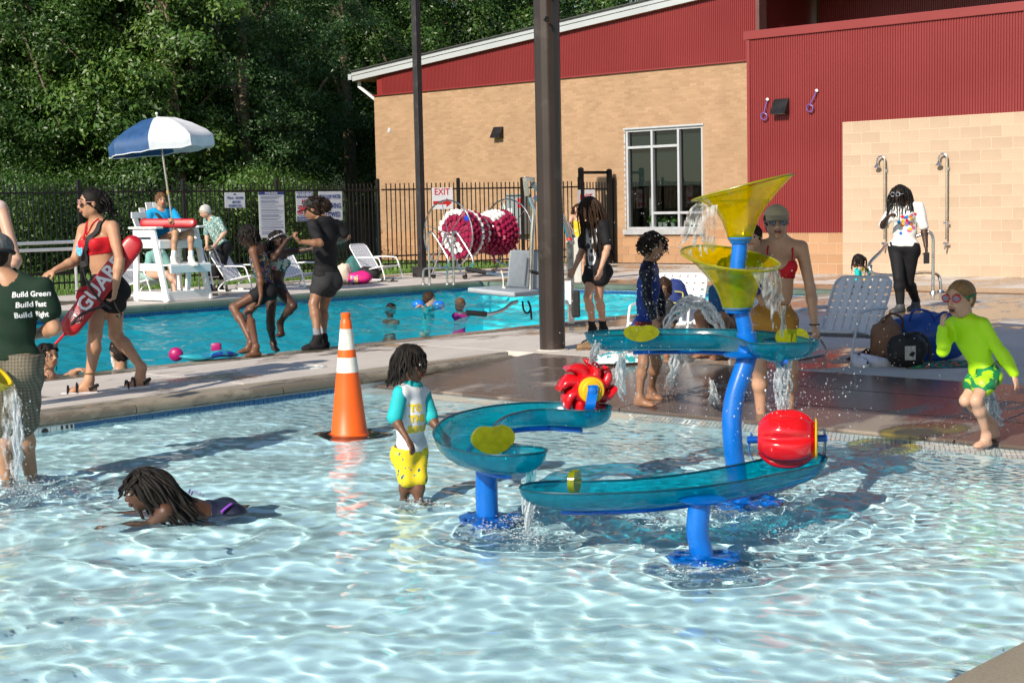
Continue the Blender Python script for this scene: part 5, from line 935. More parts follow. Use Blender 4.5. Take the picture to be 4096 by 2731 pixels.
def bag(name,label,c,r,mat,seed,parts_=()):
    t=thing(name,label,name.split('_')[-1],c); m,_=lumpbag('',None,None,(0,0,0),r,mat,seed); part('body',m,mat,t,smooth='all')
    for n,mb,mt in parts_: part(n,mb,mt,t,smooth=True)
    return t
bag('beach_bag','large slumped blue beach bag behind the running boy',G(3705,1440),(.34,.24,.24),M_BAGB,2,[('handle',MB().tube(cr([(-.18,-.1,.36),(-.15,-.16,.46),(-.02,-.18,.44),(.05,-.16,.34)],6),.012,6),M_BAGB),('handle',MB().tube(cr([(.02,-.15,.36),(.1,-.2,.44),(.2,-.18,.38),(.24,-.14,.28)],6),.012,6),M_BAGB)])
bag('tote_bag','tan canvas tote bag leaning between sneakers and black backpack',G(3545,1448),(.14,.14,.22),M_TAN,5,[('handle',MB().tube(cr([(-.06,-.1,.36),(0,-.16,.44),(.1,-.15,.4),(.12,-.1,.3)],6),.01,6),pm('strap_brown',(.08,.035,.02),.6))])
bag('backpack','black backpack with a pale printed patch beside white sneakers',G(3632,1466),(.17,.13,.17),M_BAGK,8,[('patch',MB().grid(np.array([[(-.06,-.131,.07),(.03,-.137,.07)],[(-.06,-.128,.19),(.03,-.133,.19)]])),pm('patch_beige',(.45,.43,.38),.7,.3,60)),('strap',MB().tube(cr([(-.05,-.1,.28),(.05,-.15,.3),(.14,-.12,.22),(.17,-.1,.05)],6),.014,6),M_BAGK)])
cloth('towel','green patterned towel spread under the blue beach bag','towel',G(3830,1462),.95,.34,.03,M_TOWG,4,.1)
cloth('towel','crumpled maroon towel behind the white sneakers','towel',G(3480,1440),.34,.28,.12,M_TOWM,6,.3)
cloth('towel','white towel with teal blots dropped beside the white chair','towel',G(2470,1448),.5,.30,.10,M_TOWW,9,.1,.05)
cloth('towel','patterned teal towel heap behind the blotted white towel','towel',G(2600,1435),.42,.25,.07,blobmat('teal_heap',(.6,.65,.65),[(.03,.3,.3),(.1,.12,.1)],14,.5),12,.2,.04)
def sneaker(mb,c,yaw,L=.26,s=1.):
    z=np.array([[math.cos(yaw),-math.sin(yaw),0],[math.sin(yaw),math.cos(yaw),0],[0,0,1]]); return z
M_SNK=pm('sneaker_canvas',(.62,.63,.74),.75,.1,30,.3,150); M_SOLE=pm('sole_white',(.55,.55,.56),.6,.15,20)
def shoe(label,c,yaw,group,M_up=M_SNK,M_so=M_SOLE,L=.27):
    t=thing('sneaker',label,'sneaker',c,yaw,group); ts=np.linspace(0,1,12); 
    wd=lambda x: .046*(1-.25*math.cos(6.28*x))*min(1,(x+.02)*9)**.5*min(1,(1.02-x)*6)**.5; ht=lambda x: .03+.06*(1-x)**.8*(1 if x<.5 else 1)*min(1,(1.03-x)*5)
    P=np.zeros((12,13,3)); Q=np.zeros((12,13,3))
    for i,x in enumerate(ts):
        for j in range(13):
            a=math.pi*j/12; P[i,j]=((x-.5)*L,wd(x)*math.cos(a),.02+ht(x)*math.sin(a)); Q[i,j]=((x-.5)*L*1.03,wd(x)*1.1*math.cos(a),.022 if 0<j<12 else 0)
    part('upper',MB().grid(P),M_up,t,smooth='all'); part('sole',MB().prism([((x-.5)*L*1.03,wd(x)*1.1) for x in ts]+[((x-.5)*L*1.03,-wd(x)*1.1) for x in ts[::-1]],0,.026),M_so,t)
    for k in range(4): part('lace',MB().tube([(.0+.022*k,-.028,.085-.011*k),(.012+.022*k,.028,.085-.011*k)],.004,5),M_SOLE,t)
    return t
shoe('white canvas sneaker lying toe-on beside the grey chair',G(3440,1462),R(-75),'pair of white sneakers'); shoe('white canvas sneaker turned sideways against the black backpack',G(3505,1462),R(-15),'pair of white sneakers')
# bags by the fence chair
bag('beach_bag','cream cloth bag beside the pink bag at the fence',G(1378,1135),(.16,.14,.22),pm('cream_cloth',(.6,.52,.42),.8,.1,20),11); bag('swim_bag','hot pink bag with a striped pocket beside the white chair',G(1440,1134),(.26,.16,.13),pm('hot_pink',(.62,.01,.18),.6,.12,20),13,[('striped_pocket',MB().grid(np.array([[(-.17,-.165,.03),(-.02,-.175,.03)],[(-.17,-.16,.17),(-.02,-.168,.17)]])),(lambda:blobmat('stripe_pocket',(.8,.55,.2),[(.6,.1,.4),(.3,.2,.6)],20,.5))())]); bag('clothes_bag','dark heap of clothes behind the pink bag',G(1475,1120),(.26,.16,.15),M_BAGK,17); bag('net_bag','teal net bag slumped behind the cream bag',G(1420,1118),(.22,.14,.26),pm('teal_net',(.03,.13,.13),.7,.3,30),19)
for k,px in enumerate((1530,1572)): 
    p=G(px,1127); top('flip_flop','black sandal lying under the white chair by the bags','sandal',MB().prism([(.12*math.cos(a),.045*math.sin(a)) for a in np.linspace(0,6.28,13)[:-1]],0,.02).tube(cr([(-.02,-.04,.02),(.02,0,.06),(-.02,.04,.02)],5),.012,6).xf(np.array([[.8,-.6,0],[.6,.8,0],[0,0,1]]),p),M_RUB,'sandals under the white chair')
# blue backpack hanging on the white chair
t=thing('backpack','blue backpack with yellow cord slumped on the white strap chair','backpack',G(2695,1395)+np.array([0,.0,.34])); m,_=lumpbag('',None,None,(0,0,0),(.15,.12,.20),M_BAGB,21); part('body',m,blobmat('backpack_blue',(.012,.03,.16),[(.03,.3,.3)],7,.58),t,smooth='all'); part('cord',MB().tube(cr([(-.06,-.13,.28),(-.08,-.15,.2),(-.02,-.15,.13),(.06,-.14,.14),(.08,-.13,.22),(0,-.14,.24)],6),.007,5),pm('yellow_cord',(.6,.55,.1),.5),t,smooth=True)
# floats on the deck edge: board with two arm bands
fb=G(838,1440); t=thing('swim_float','teal foam swim float lying on the pool edge','swim float',fb,SITE+1.3); P=np.zeros((14,9,3))
for i in range(14):
    for j in range(9):
        a=2*math.pi*j/8; x=(i/13-.5); wv=.11*max(.05,(1-abs(2*x)**4)); P[i,j]=(x*.62,wv*math.cos(a),.045+.035*math.sin(a)*(1-abs(2*x)**6)+.012*math.sin(9*x))
part('cushion',MB().grid(P),blobmat('float_teal',(.02,.33,.42),[(.01,.05,.30),(.02,.2,.35)],5,.5,.4),t,smooth='all')
M_MAG=blobmat('arm_band_pink',(.36,.004,.12),[(.02,.18,.22)],7,.6,.4)
for px,py,sc_,lab in((705,1444,.078,'round magenta arm band on the pool edge'),(866,1408,.068,'square magenta arm band standing behind the teal float')):
    p=G(px,py); m=MB().ell((0,0,sc_*.85),(sc_*.95,sc_*.6,sc_*.9),14) if sc_>.07 else MB().box((0,0,sc_*.7),(sc_*1.5,sc_*1.1,sc_*1.4))
    o=top('arm_band',lab,'arm band',m.xf(np.eye(3),p),M_MAG,'swim arm bands',smooth=True,bevel=0 if sc_>.07 else .015,loc=tuple(p))
# yellow tipping bucket at the left with its falling water
yb=D(5,1520,8.72); t=thing('tipping_bucket','yellow plastic tipping bucket spilling water in front of plaid shorts','bucket',(yb[0]-.1,yb[1],WZ-.2)); part('bucket',MB().lathe([(.0,-.14),(.07,-.13),(.13,.02),(.135,.03),(.12,.03),(.0,-.1)],24,c=yb+np.array([-.06,0,.03]),M=np.array([[.75,0,.66],[0,1,0],[-.66,0,.75]])),pm('bucket_yellow',(.70,.50,.01),.3,.15,9),t,world=True,smooth=True); part('stem',MB().tube([yb+np.array([-.19,0,.05]),(yb[0]-.19,yb[1],WZ-.22)],.04,12),M_BLUE,t,world=True,smooth=True)
sheet('water_sheet','broken curtain of water falling from the yellow bucket',[D(15,1540,8.72),D(55,1545,8.7),D(78,1590,8.68)],[D(20,1900,8.68),D(70,1905,8.66),D(92,1915,8.66)],seed=61,jit=.05); jet('water_stream','ragged stream of water beside the plaid shorts',[D(62,1570,8.7),D(72,1700,8.68),D(78,1800,8.66),D(74,1905,8.66)],.018,.03,seed=62,rough=1.)
drops('water drops falling from the yellow bucket',[(70,1740,25,110,8.68,.06,170,.003,.008),(70,1960,60,30,8.7,.15,170,.003,.009)],8)
# ================================================================ bodies: one smooth surface grown round a posed skeleton
def nrm_(v): v=np.asarray(v,float); return v/(np.linalg.norm(v)+1e-12)
class Fld:                                       # smooth union of round cones and ellipsoids
    def __init__(s): s.p=[]
    def cone(s,a,b,ra,rb,k=.03,flat=None,fl=1.): s.p.append(('c',np.asarray(a,float),np.asarray(b,float),ra,rb,k,None if flat is None else nrm_(flat),fl)); return s
    def ell(s,c,M,r,k=.03): s.p.append(('e',np.asarray(c,float),np.asarray(M,float),np.asarray(r,float),k)); return s
    def sph(s,c,r,k=.03): return s.cone(c,c,r,r,k)
    def sub(s,c,M,r,k=.01): s.p.append(('s',np.asarray(c,float),np.asarray(M,float),np.asarray(r,float),k)); return s
    def clip(s,c,n): s.p.append(('h',np.asarray(c,float),nrm_(n))); return s
    def mesh(s,res,noise=None):
        lo=np.full(3,1e9);hi=-lo
        for q in s.p:
            if q[0]=='c': r=max(q[3],q[4])+.01; lo=np.minimum(lo,np.minimum(q[1],q[2])-r);hi=np.maximum(hi,np.maximum(q[1],q[2])+r)
            elif q[0]=='e': r=q[3].max()+.01; lo=np.minimum(lo,q[1]-r);hi=np.maximum(hi,q[1]+r)
        lo-=2*res+.012;hi+=2*res+.012; n=np.ceil((hi-lo)/res).astype(int)+1; F=np.full(n,.5,np.float32); ax=[lo[i]+np.arange(n[i])*res for i in range(3)]
        for q in s.p:
            t=q[0]
            if t=='h':
                d=(ax[0][:,None,None]-q[1][0])*q[2][0]+(ax[1][None,:,None]-q[1][1])*q[2][1]+(ax[2][None,None,:]-q[1][2])*q[2][2]; F=np.maximum(F,d.astype(np.float32)); continue
            if t=='c': r=max(q[3],q[4]); pl,ph=np.minimum(q[1],q[2])-r,np.maximum(q[1],q[2])+r; k=q[5]
            else: r=q[3].max(); pl,ph=q[1]-r,q[1]+r; k=q[4]
            pad=k+3*res+.01; i0=np.maximum(0,np.floor((pl-pad-lo)/res).astype(int)); i1=np.minimum(n,np.ceil((ph+pad-lo)/res).astype(int)+1)
            if (i1<=i0).any(): continue
            g=np.stack(np.meshgrid(*[ax[i][i0[i]:i1[i]] for i in range(3)],indexing='ij'),-1)
            if t=='c':
                a,b=q[1],q[2]; ba=b-a; L=ba@ba; pa=g-a; h=np.clip(pa@ba/L,0,1) if L>1e-9 else np.zeros(g.shape[:3]); v=pa-h[...,None]*ba
                if q[6] is not None: e=v@q[6]; v=v+q[6]*(e*(1/q[7]-1))[...,None]
                d=np.linalg.norm(v,axis=-1)-(q[3]+(q[4]-q[3])*h)
            else:
                v=(g-q[1])@q[2]; w=v/q[3]; k0=np.linalg.norm(w,axis=-1); k1=np.linalg.norm(w/q[3],axis=-1)+1e-9; d=k0*(k0-1)/k1
            sl=tuple(slice(i0[i],i1[i]) for i in range(3)); f=F[sl]; d=d.astype(np.float32)
            if t=='s': F[sl]=np.maximum(f,-d)
            else: h=np.clip(.5+.5*(f-d)/k,0,1); F[sl]=f*(1-h)+d*h-k*h*(1-h)
        if noise is not None: F=F+noise(ax).astype(np.float32)
        S_=F<0; c=S_[:-1,:-1,:-1].astype(np.int8)
        for dx,dy,dz in((1,0,0),(0,1,0),(0,0,1),(1,1,0),(1,0,1),(0,1,1),(1,1,1)): c=c+S_[dx:n[0]-1+dx,dy:n[1]-1+dy,dz:n[2]-1+dz]
        I=np.argwhere((c>0)&(c<8)); idx=-np.ones(c.shape,np.int64); idx[tuple(I.T)]=np.arange(len(I)); acc=np.zeros((len(I),3)); cn=np.zeros(len(I))
        cor=np.array([[x,y,z] for x in(0,1) for y in(0,1) for z in(0,1)]); vals=np.stack([F[tuple((I+o).T)] for o in cor],1)
        for a in range(8):
            for b in range(a+1,8):
                if np.abs(cor[a]-cor[b]).sum()!=1: continue
                fa,fb=vals[:,a],vals[:,b]; m=(fa<0)!=(fb<0); t=fa[m]/(fa[m]-fb[m]); acc[m]+=cor[a]+t[:,None]*(cor[b]-cor[a]); cn[m]+=1
        V=lo+(I+acc/np.maximum(cn,1)[:,None])*res; Q=[]
        for d in range(3):
            e=np.zeros(3,int);e[d]=1; A=S_[tuple(slice(0,n[i]-e[i]) for i in range(3))]; Bq=S_[tuple(slice(e[i],n[i]) for i in range(3))]; E=np.argwhere(A!=Bq); o1,o2=(d+1)%3,(d+2)%3; E=E[(E[:,o1]>0)&(E[:,o2]>0)&(E[:,o1]<n[o1]-1)&(E[:,o2]<n[o2]-1)]
            s1=np.zeros(3,int);s1[o1]=1;s2=np.zeros(3,int);s2[o2]=1; q=np.stack([idx[tuple((E-s1-s2).T)],idx[tuple((E-s2).T)],idx[tuple(E.T)],idx[tuple((E-s1).T)]],1); fl=A[tuple(E.T)]; q[~fl]=q[~fl][:,::-1]; Q.append(q)
        Q=np.concatenate(Q); return V,Q[(Q>=0).all(1)]
def fmesh(name,V,Q,mat):
    me=meshfast(name,V,Q,mat); me.polygons.foreach_set('use_smooth',np.ones(len(Q),bool)); return me
def wrinkle(amp,s=30,seed=0):
    def f(ax):
        X,Y,Z=ax[0][:,None,None],ax[1][None,:,None],ax[2][None,None,:]; return amp*(np.sin(s*(X*.8+Z*.9)+3*np.sin(s*.37*Y+seed)+seed)*np.sin(s*.6*(Y-Z*.5)+2*np.sin(s*.3*X)+seed*2)+.6*np.sin(s*1.9*(X*.5-Y*.4+Z*.7)+seed))
    return f
SKINS={}
def skin(name,col,rough=.45):
    if name in SKINS: return SKINS[name]
    m=pm('skin_'+name,col,rough,.10,9,.25,160,sss=.10 if sum(col)>.5 else .04,sssr=(.012,.004,.002),spec=.4); SKINS[name]=m; return m
SK=dict(fair=(.56,.33,.235),light=(.52,.29,.19),tan=(.44,.235,.14),olive=(.27,.135,.078),brown=(.14,.062,.034),dark=(.075,.034,.020),deep=(.05,.023,.014))
M_EYEW=pm('eye_white',(.6,.57,.54),.25,0); M_EYED=pm('eye_dark',(.015,.010,.008),.15,0); M_LENS=pm('lens_dark',(.02,.012,.014),.06,0,spec=.8)
def hairmat(name,col): return pm('hair_'+name,col,.6,.35,60,.5,220,spec=.18)
H_BLK=hairmat('black',(.010,.008,.007)); H_BRN=hairmat('brown',(.035,.018,.010)); H_DBR=hairmat('dark_brown',(.018,.010,.007)); H_LBR=hairmat('light_brown',(.12,.06,.03)); H_GRY=hairmat('grey',(.5,.49,.47)); H_BLO=hairmat('blond',(.26,.15,.07))
def fab(name,col,rough=.8,bump=.25): return pm('cloth_'+name,col,rough,.12,10,bump,120,spec=.2)
class Person:
    def __init__(s,label,Y,H,skinc,J,fwd,face,gz=None,res=.009,w=1.,hh=None,up=None,hup=None,cat='person',mus=1.,bust=0.,base=None,hands=None,group=None,legs=True,arms=True):
        s.H=H;s.k=k=H/1.7;s.w=w;s.res=res; s.J={n:(D(v[0],v[1],Y+(v[2] if len(v)>2 else 0)) if not isinstance(v,np.ndarray) else v) for n,v in J.items()}; j=s.J
        if gz is not None:                       # plant the feet: toes on the ground, ankles above them
            for q,g in gz.items():
                t,n_=J['t'+q],J['n'+q]; T=G(t[0],t[1],g+.022*k); dy=(n_[2] if len(n_)>2 else 0)-(t[2] if len(t)>2 else 0); j['t'+q]=T; j['n'+q]=D(n_[0],n_[1],T[1]+dy)
        s.fwd=nrm_(fwd); s.face=nrm_(face); s.skin=skin(skinc,SK[skinc]); s.R=(hh or .232*k)/2
        s.M=(j['sa']+j['sb'])/2; s.P=j['pv']; s.up=nrm_(s.M-s.P); s.side=nrm_(j['sb']-j['sa']); sd=s.side-s.up*(s.side@s.up); s.side=nrm_(sd); ap=np.cross(s.up,s.side); s.ap=ap if ap@s.fwd>0 else -ap
        hu=np.array([0,0,1.]) if hup is None else nrm_(hup); hu=nrm_(hu-s.face*(hu@s.face)); s.hu=hu; s.hs=np.cross(hu,s.face); s.HM=np.stack([s.hs,s.face,hu],1)
        zb=min(v[2] for v in j.values()); b=base if base is not None else (s.P[0],s.P[1],zb-.02); s.o=thing('person',label,cat,b,0,group); s.loc=np.array(b,float)
        if 'ha_' in j: pass
        s.hips(); s.B=s.body(legs,arms,hands or {},mus,bust); V,Q=s.B.mesh(res); s.V=V; s.add('body',V,Q,s.skin)
    def add(s,name,V,Q,mat): o=link(name,fmesh(name,V-s.loc,Q,mat),s.o); o.cycles.is_caustics_receiver=True; return o
    def addm(s,name,mb,mat,par=None,smooth=True): mb.v=[x-s.loc for x in mb.v]; o=link(name,mb.mesh(name,mat,smooth=smooth),par or s.o); return o
    def hips(s):
        k=s.k; j=s.J
        if 'ga' not in j:
            d=s.side*.088*k*s.w; j['ga']=s.P-d-s.up*.03*k; j['gb']=s.P+d-s.up*.03*k
    def torso(s,F,inf=0.,kk=.045,bust=0.,legs=True,cut=0):
        k,w,up,sd,ap=s.k,s.w,s.up,s.side,s.ap; TM_=np.stack([sd,ap,up],1); L=np.linalg.norm(s.M-s.P); ua=s.J['sa'];ub=s.J['sb']; sw=np.linalg.norm(ub-ua)
        hs=nrm_(s.J['gb']-s.J['ga']); hs=nrm_(hs-up*(hs@up)); PM=np.stack([hs,np.cross(up,hs),up],1)
        F.ell(s.M*.70+s.P*.30+ap*.005*k,TM_,np.array([.40*sw*(.75+.25*w)+inf,.108*k*(.5+.5*w)+inf,.36*L+inf]),kk)
        F.ell(s.M*.38+s.P*.62,TM_,np.array([.124*k*w+inf,.093*k*w+inf,.30*L+inf]),kk); F.ell(s.P,PM,np.array([.160*k*w+inf,.112*k*w+inf,.118*k+inf]),kk)
        F.cone(ua+sd*.02*k-up*.012*k,ub-sd*.02*k-up*.012*k,.05*k+inf,.05*k+inf,kk); nb=s.M+up*.045*k
        F.cone(nb,ua+sd*.01,.05*k+inf,.035*k+inf,kk); F.cone(nb,ub-sd*.01,.05*k+inf,.035*k+inf,kk)
        if legs:
            for g in('ga','gb'): F.sph(s.J[g]-s.ap*.05*k-up*.035*k,.082*k*w+inf,kk)
        if bust:
            for e in(-1,1): F.sph(s.M*.74+s.P*.26+ap*(.085*k)+sd*e*.068*k,.062*k*bust+inf,.03)
    def limb(s,F,a,b,ra,rb,t0=0,t1=1,inf0=0.,inf1=None,kk=.025):
        A,B=s.J[a],s.J[b]; inf1=inf0 if inf1 is None else inf1; f=lambda t: A+(B-A)*t; r=lambda t: ra+(rb-ra)*t; F.cone(f(t0),f(t1),r(t0)+inf0,r(t1)+inf1,kk)
    def leg(s,F,q,t1=2.,inf0=0.,inf1=0.,kk=.03):
        k,w=s.k,s.w; h,kn,an='g'+q,'k'+q,'n'+q; s.limb(F,h,kn,.083*k*w,.052*k*(.4+.6*w),0,min(1,t1),inf0,inf0+(inf1-inf0)*min(1,t1)/max(t1,1e-6),kk)
        if t1>1:
            A,B=s.J[kn],s.J[an]; bk=nrm_(-s.ap-nrm_(B-A)*((-s.ap)@nrm_(B-A))); e=t1-1; c=A+(B-A)*.30+bk*.014*k; wq=.4+.6*w
            F.cone(A,A+(B-A)*min(.3,e),.049*k*wq+inf0,.053*k*wq+inf1,kk)
            if e>.3: F.cone(c,A+(B-A)*min(1,e),.051*k*wq+inf1,(.051+(.034-.051)*(min(1,e)-.3)/.7)*k*wq+inf1,kk)
    def arm(s,F,q,t1=2.,inf0=0.,inf1=0.,kk=.022,mus=1.):
        k=s.k*(.45+.55*s.w)*mus; s.limb(F,'s'+q,'e'+q,.049*k,.037*k,0,min(1,t1),inf0,inf0+(inf1-inf0)*min(1,t1)/max(t1,1e-6),kk)
        if t1>1: e=t1-1; A,B=s.J['e'+q],s.J['w'+q]; F.cone(A,A+(B-A)*min(.28,e),.037*k+inf1,.039*k+inf1,kk); 
        if t1>1.28: F.cone(A+(B-A)*.28,A+(B-A)*min(1,t1-1),.039*k+inf1,(.039-.014*((min(1,t1-1)-.28)/.72))*k+inf1,kk)
    def hand(s,F,q,sp):
        k=s.k*sp.get('s',1.); w_,h=s.J['w'+q],s.J['h'+q]; d=nrm_(h-w_); n=np.asarray(sp.get('n',s.ap*.2-s.side*(1 if q=='b' else -1)),float); n=nrm_(n-d*(n@d)); x=np.cross(d,n)*sp.get('t',1); cu=sp.get('curl',.5); pl=.085*k
        F.cone(w_,w_+d*pl*.55,.026*k,.036*k,.015,n,.55); F.cone(w_+d*pl*.5-x*.016*k,w_+d*pl*.95-x*.018*k,.024*k,.02*k,.014,n,.6); F.cone(w_+d*pl*.5+x*.016*k,w_+d*pl*.95+x*.018*k,.024*k,.02*k,.014,n,.6)
        for i,l in enumerate((.85,1.,.95,.75)):
            b=w_+d*pl+x*(1.5-i)*.0205*k; d2=nrm_(d*math.cos(cu*.8)+n*math.sin(cu*.8)+x*(1.5-i)*.06); d3=nrm_(d*math.cos(cu*2.1)+n*math.sin(cu*2.1)); m=b+d2*.036*k*l; F.cone(b,m,.0100*k,.0092*k,.007); F.cone(m,m+d3*.036*k*l,.0092*k,.0074*k,.005)
        b=w_+d*pl*.35+x*.03*k; m=b+nrm_(d*.75+x*.75+n*.35)*.042*k; F.cone(b,m,.0135*k,.0105*k,.012); F.cone(m,m+nrm_(d*.95+x*.1+n*.4)*.033*k,.0105*k,.0085*k,.006)
    def foot(s,F,q):
        k=s.k; an,to=s.J['n'+q],s.J['t'+q]
        if s.flat(q):
            an,to,dh,hl=s.footline(q); x=nrm_(np.cross(dh,(0,0,1))); ba=hl+(to-hl)*.74; u_=np.array([0,0,1.]); F.cone(an,hl+(to-hl)*.22+u_*.02*k,.036*k,.034*k,.03); F.cone(an-u_*.01*k,hl+(to-hl)*.55+u_*.008*k,.034*k,.028*k,.03); F.cone(hl+u_*.008*k,ba,.030*k,.030*k,.02); F.cone(hl+(to-hl)*.5,ba,.03*k,.036*k,.02,u_,.7)
            for i in range(5): b=ba+x*(i-2)*.0155*k-u_*.006*k; F.cone(b,b+dh*(.052-.006*abs(i-1))*k,.0135*k,.0105*k,.01)
            return
        d=nrm_(to-an); d0=nrm_(to-an-np.array([0,0,(to-an)[2]*.0])); sole=to; u_=np.array([0,0,1.]); x=nrm_(np.cross(d,u_)); n=np.cross(x,d)
        hl=an-d*.032*k-n*.03*k; ba=an+(to-an)*.72; F.cone(an,an+(to-an)*.45-n*.005*k,.036*k,.033*k,.02); F.cone(hl,an+(to-an)*.3,.031*k,.03*k,.02); F.cone(an+(to-an)*.35,ba,.034*k,.034*k,.018,n,.75)
        for i in range(5): b=ba+x*(i-2)*.0155*k; F.cone(b,b+d*(.05-.006*abs(i-1))*k,.0135*k,.0105*k,.01)
    def flat(s,q):
        return .03*s.k<s.J['n'+q][2]-s.J['t'+q][2]<.16*s.k
    def footline(s,q):
        k=s.k; an,to=s.J['n'+q],s.J['t'+q]; dh=nrm_((to-an)*np.array([1,1,0])); hl=np.array([an[0],an[1],to[2]])-dh*.035*k; return an,to,dh,hl
    def headf(s,F):
        R_,c,f,u,sd=s.R,s.J['hd'],s.face,s.hu,s.hs; HM=s.HM
        F.ell(c+u*.20*R_-f*.12*R_,HM,np.array([.70,.86,.80])*R_,.25*R_); F.ell(c-u*.22*R_+f*.20*R_,HM,np.array([.56,.60,.74])*R_,.25*R_); F.sph(c-u*.80*R_+f*.46*R_,.17*R_,.3*R_); F.cone(c-u*.55*R_+f*.0*R_-sd*.42*R_,c-u*.55*R_+f*.0*R_+sd*.42*R_,.16*R_,.16*R_,.25*R_)
        F.cone(c+f*.76*R_+u*.08*R_,c+f*.93*R_-u*.27*R_,.06*R_,.10*R_,.10*R_); F.cone(c+f*.86*R_-u*.30*R_-sd*.10*R_,c+f*.86*R_-u*.30*R_+sd*.10*R_,.07*R_,.07*R_,.06*R_)
        F.cone(c+f*.66*R_+u*.20*R_-sd*.30*R_,c+f*.66*R_+u*.20*R_+sd*.30*R_,.10*R_,.10*R_,.15*R_); F.cone(c+f*.74*R_-u*.50*R_-sd*.16*R_,c+f*.74*R_-u*.50*R_+sd*.16*R_,.08*R_,.08*R_,.10*R_)
        for e in(-1,1):
            F.ell(c+sd*e*.70*R_-f*.10*R_-u*.08*R_,np.stack([nrm_(sd+f*-.35*e*e),f,u],1),np.array([.07,.16,.24])*R_,.04*R_); F.sub(c+f*.80*R_+u*.03*R_+sd*e*.31*R_,HM,np.array([.17,.10,.10])*R_)
        nb=s.M+s.up*.02*s.k; F.cone(nb-s.ap*.01,c-u*.52*R_-f*.16*R_,.062*s.k*(.6+.4*s.w),.47*R_,.03)
    def body(s,legs,arms,hands,mus,bust):
        F=Fld(); s.torso(F,bust=bust,legs=legs)
        if legs:
            for q in'ab':
                s.leg(F,q)
                if 't'+q in s.J: s.foot(F,q)
        if arms:
            for q in'ab':
                if 'e'+q not in s.J: continue
                s.arm(F,q,mus=mus)
                if 'h'+q in s.J: s.hand(F,q,hands.get(q,{}))
        s.headf(F); return F
    # ---- face, hair and clothing are children
    def eyes(s,brow=H_DBR,lips=None,glasses=None,open_=.0,sun=None):
        R_,c,f,u,sd=s.R,s.J['hd'],s.face,s.hu,s.hs
        for e in(-1,1):
            p=c+f*.715*R_+u*.03*R_+sd*e*.31*R_; o=s.addm('eye',MB().ell(p,np.array([.125,.09,.07])*R_,10,s.HM),M_EYEW); s.addm('iris',MB().ell(p+f*.065*R_,np.array([.07,.045,.075])*R_,8,s.HM),M_EYED,o)
            s.addm('eyebrow',MB().tube([c+f*.735*R_+u*.26*R_+sd*e*.14*R_,c+f*.75*R_+u*.31*R_+sd*e*.32*R_,c+f*.64*R_+u*.26*R_+sd*e*.52*R_],[.04*R_,.045*R_,.025*R_],6),brow)
            s.addm('eyelid',MB().tube([p+f*.055*R_+u*.07*R_-sd*.13*R_,p+f*.095*R_+u*.095*R_,p+f*.05*R_+u*.065*R_+sd*.13*R_],.022*R_,5),brow)
        lm=lips or pm('lip_'+s.skin.name,tuple(x*y for x,y in zip(SK[s.skin.name.split('_')[1]],(.8,.48,.5))),.35,.05,30)
        lp=[c+f*.74*R_-u*.51*R_-sd*.26*R_,c+f*.84*R_-u*.49*R_-sd*.08*R_,c+f*.84*R_-u*.49*R_+sd*.08*R_,c+f*.74*R_-u*.51*R_+sd*.26*R_]; s.addm('lips',MB().tube(cr(lp,4),.045*R_,6).tube(cr([x-u*(.085+open_)*R_ for x in lp],4),.05*R_,6),lm)
        if open_: s.addm('mouth',MB().ell(c+f*.77*R_-u*(.55+open_*.4)*R_,np.array([.20,.07,.05+open_*.5])*R_,10,s.HM),M_EYED); s.addm('teeth',MB().ell(c+f*.79*R_-u*.52*R_,np.array([.16,.05,.035])*R_,10,s.HM),M_EYEW)
        if glasses:
            fm,lens=glasses; g=MB(); l_=MB()
            for e in(-1,1):
                p=c+f*.90*R_+u*.02*R_+sd*e*.34*R_; ring=[p+sd*.27*R_*math.cos(a)*1.+u*.22*R_*math.sin(a)-f*.06*R_*abs(math.cos(a)) for a in np.linspace(0,2*math.pi,17)]; g.tube(ring,.03*R_,6,cap=False); l_.add(ring[:-1],[tuple(range(16))]); g.tube([p+sd*e*.27*R_,c+sd*e*.76*R_+f*.35*R_+u*.08*R_,c+sd*e*.76*R_-f*.15*R_+u*.06*R_],.028*R_,5)
            g.tube([c+f*.93*R_+u*.06*R_-sd*.09*R_,c+f*.96*R_+u*.07*R_,c+f*.93*R_+u*.06*R_+sd*.09*R_],.03*R_,5); o=s.addm('glasses',g,fm); s.addm('lens',l_,lens,o,smooth=False)
    def cap_field(s,inf=.10,back=0.,fringe=.0,low=.0):
        R_,c,f,u=s.R,s.J['hd'],s.face,s.hu; F=Fld(); F.ell(c+u*.22*R_-f*.14*R_,s.HM,np.array([.72+inf,.86+inf,.80+inf])*R_,.1*R_); F.ell(c-u*.2*R_-f*.35*R_-u*low*R_,s.HM,np.array([.60+inf,.55+inf*.8,.55+low*.6])*R_,.2*R_)
        F.sub(c+f*.92*R_-u*(.33+fringe)*R_,s.HM,np.array([.66,.80,.88])*R_); return F
    def hair(s,mat,inf=.10,low=0.,fringe=0.,noise=.012,ns=70,res=None,extra=None):
        F=s.cap_field(inf,0,fringe,low)
        if extra: extra(F,s)
        R_=s.R; V,Q=F.mesh(res or max(.006,s.res*.8),noise=wrinkle(noise*R_/.115*.6,ns*.115/R_,3.)); return s.add('hair',V,Q,mat)
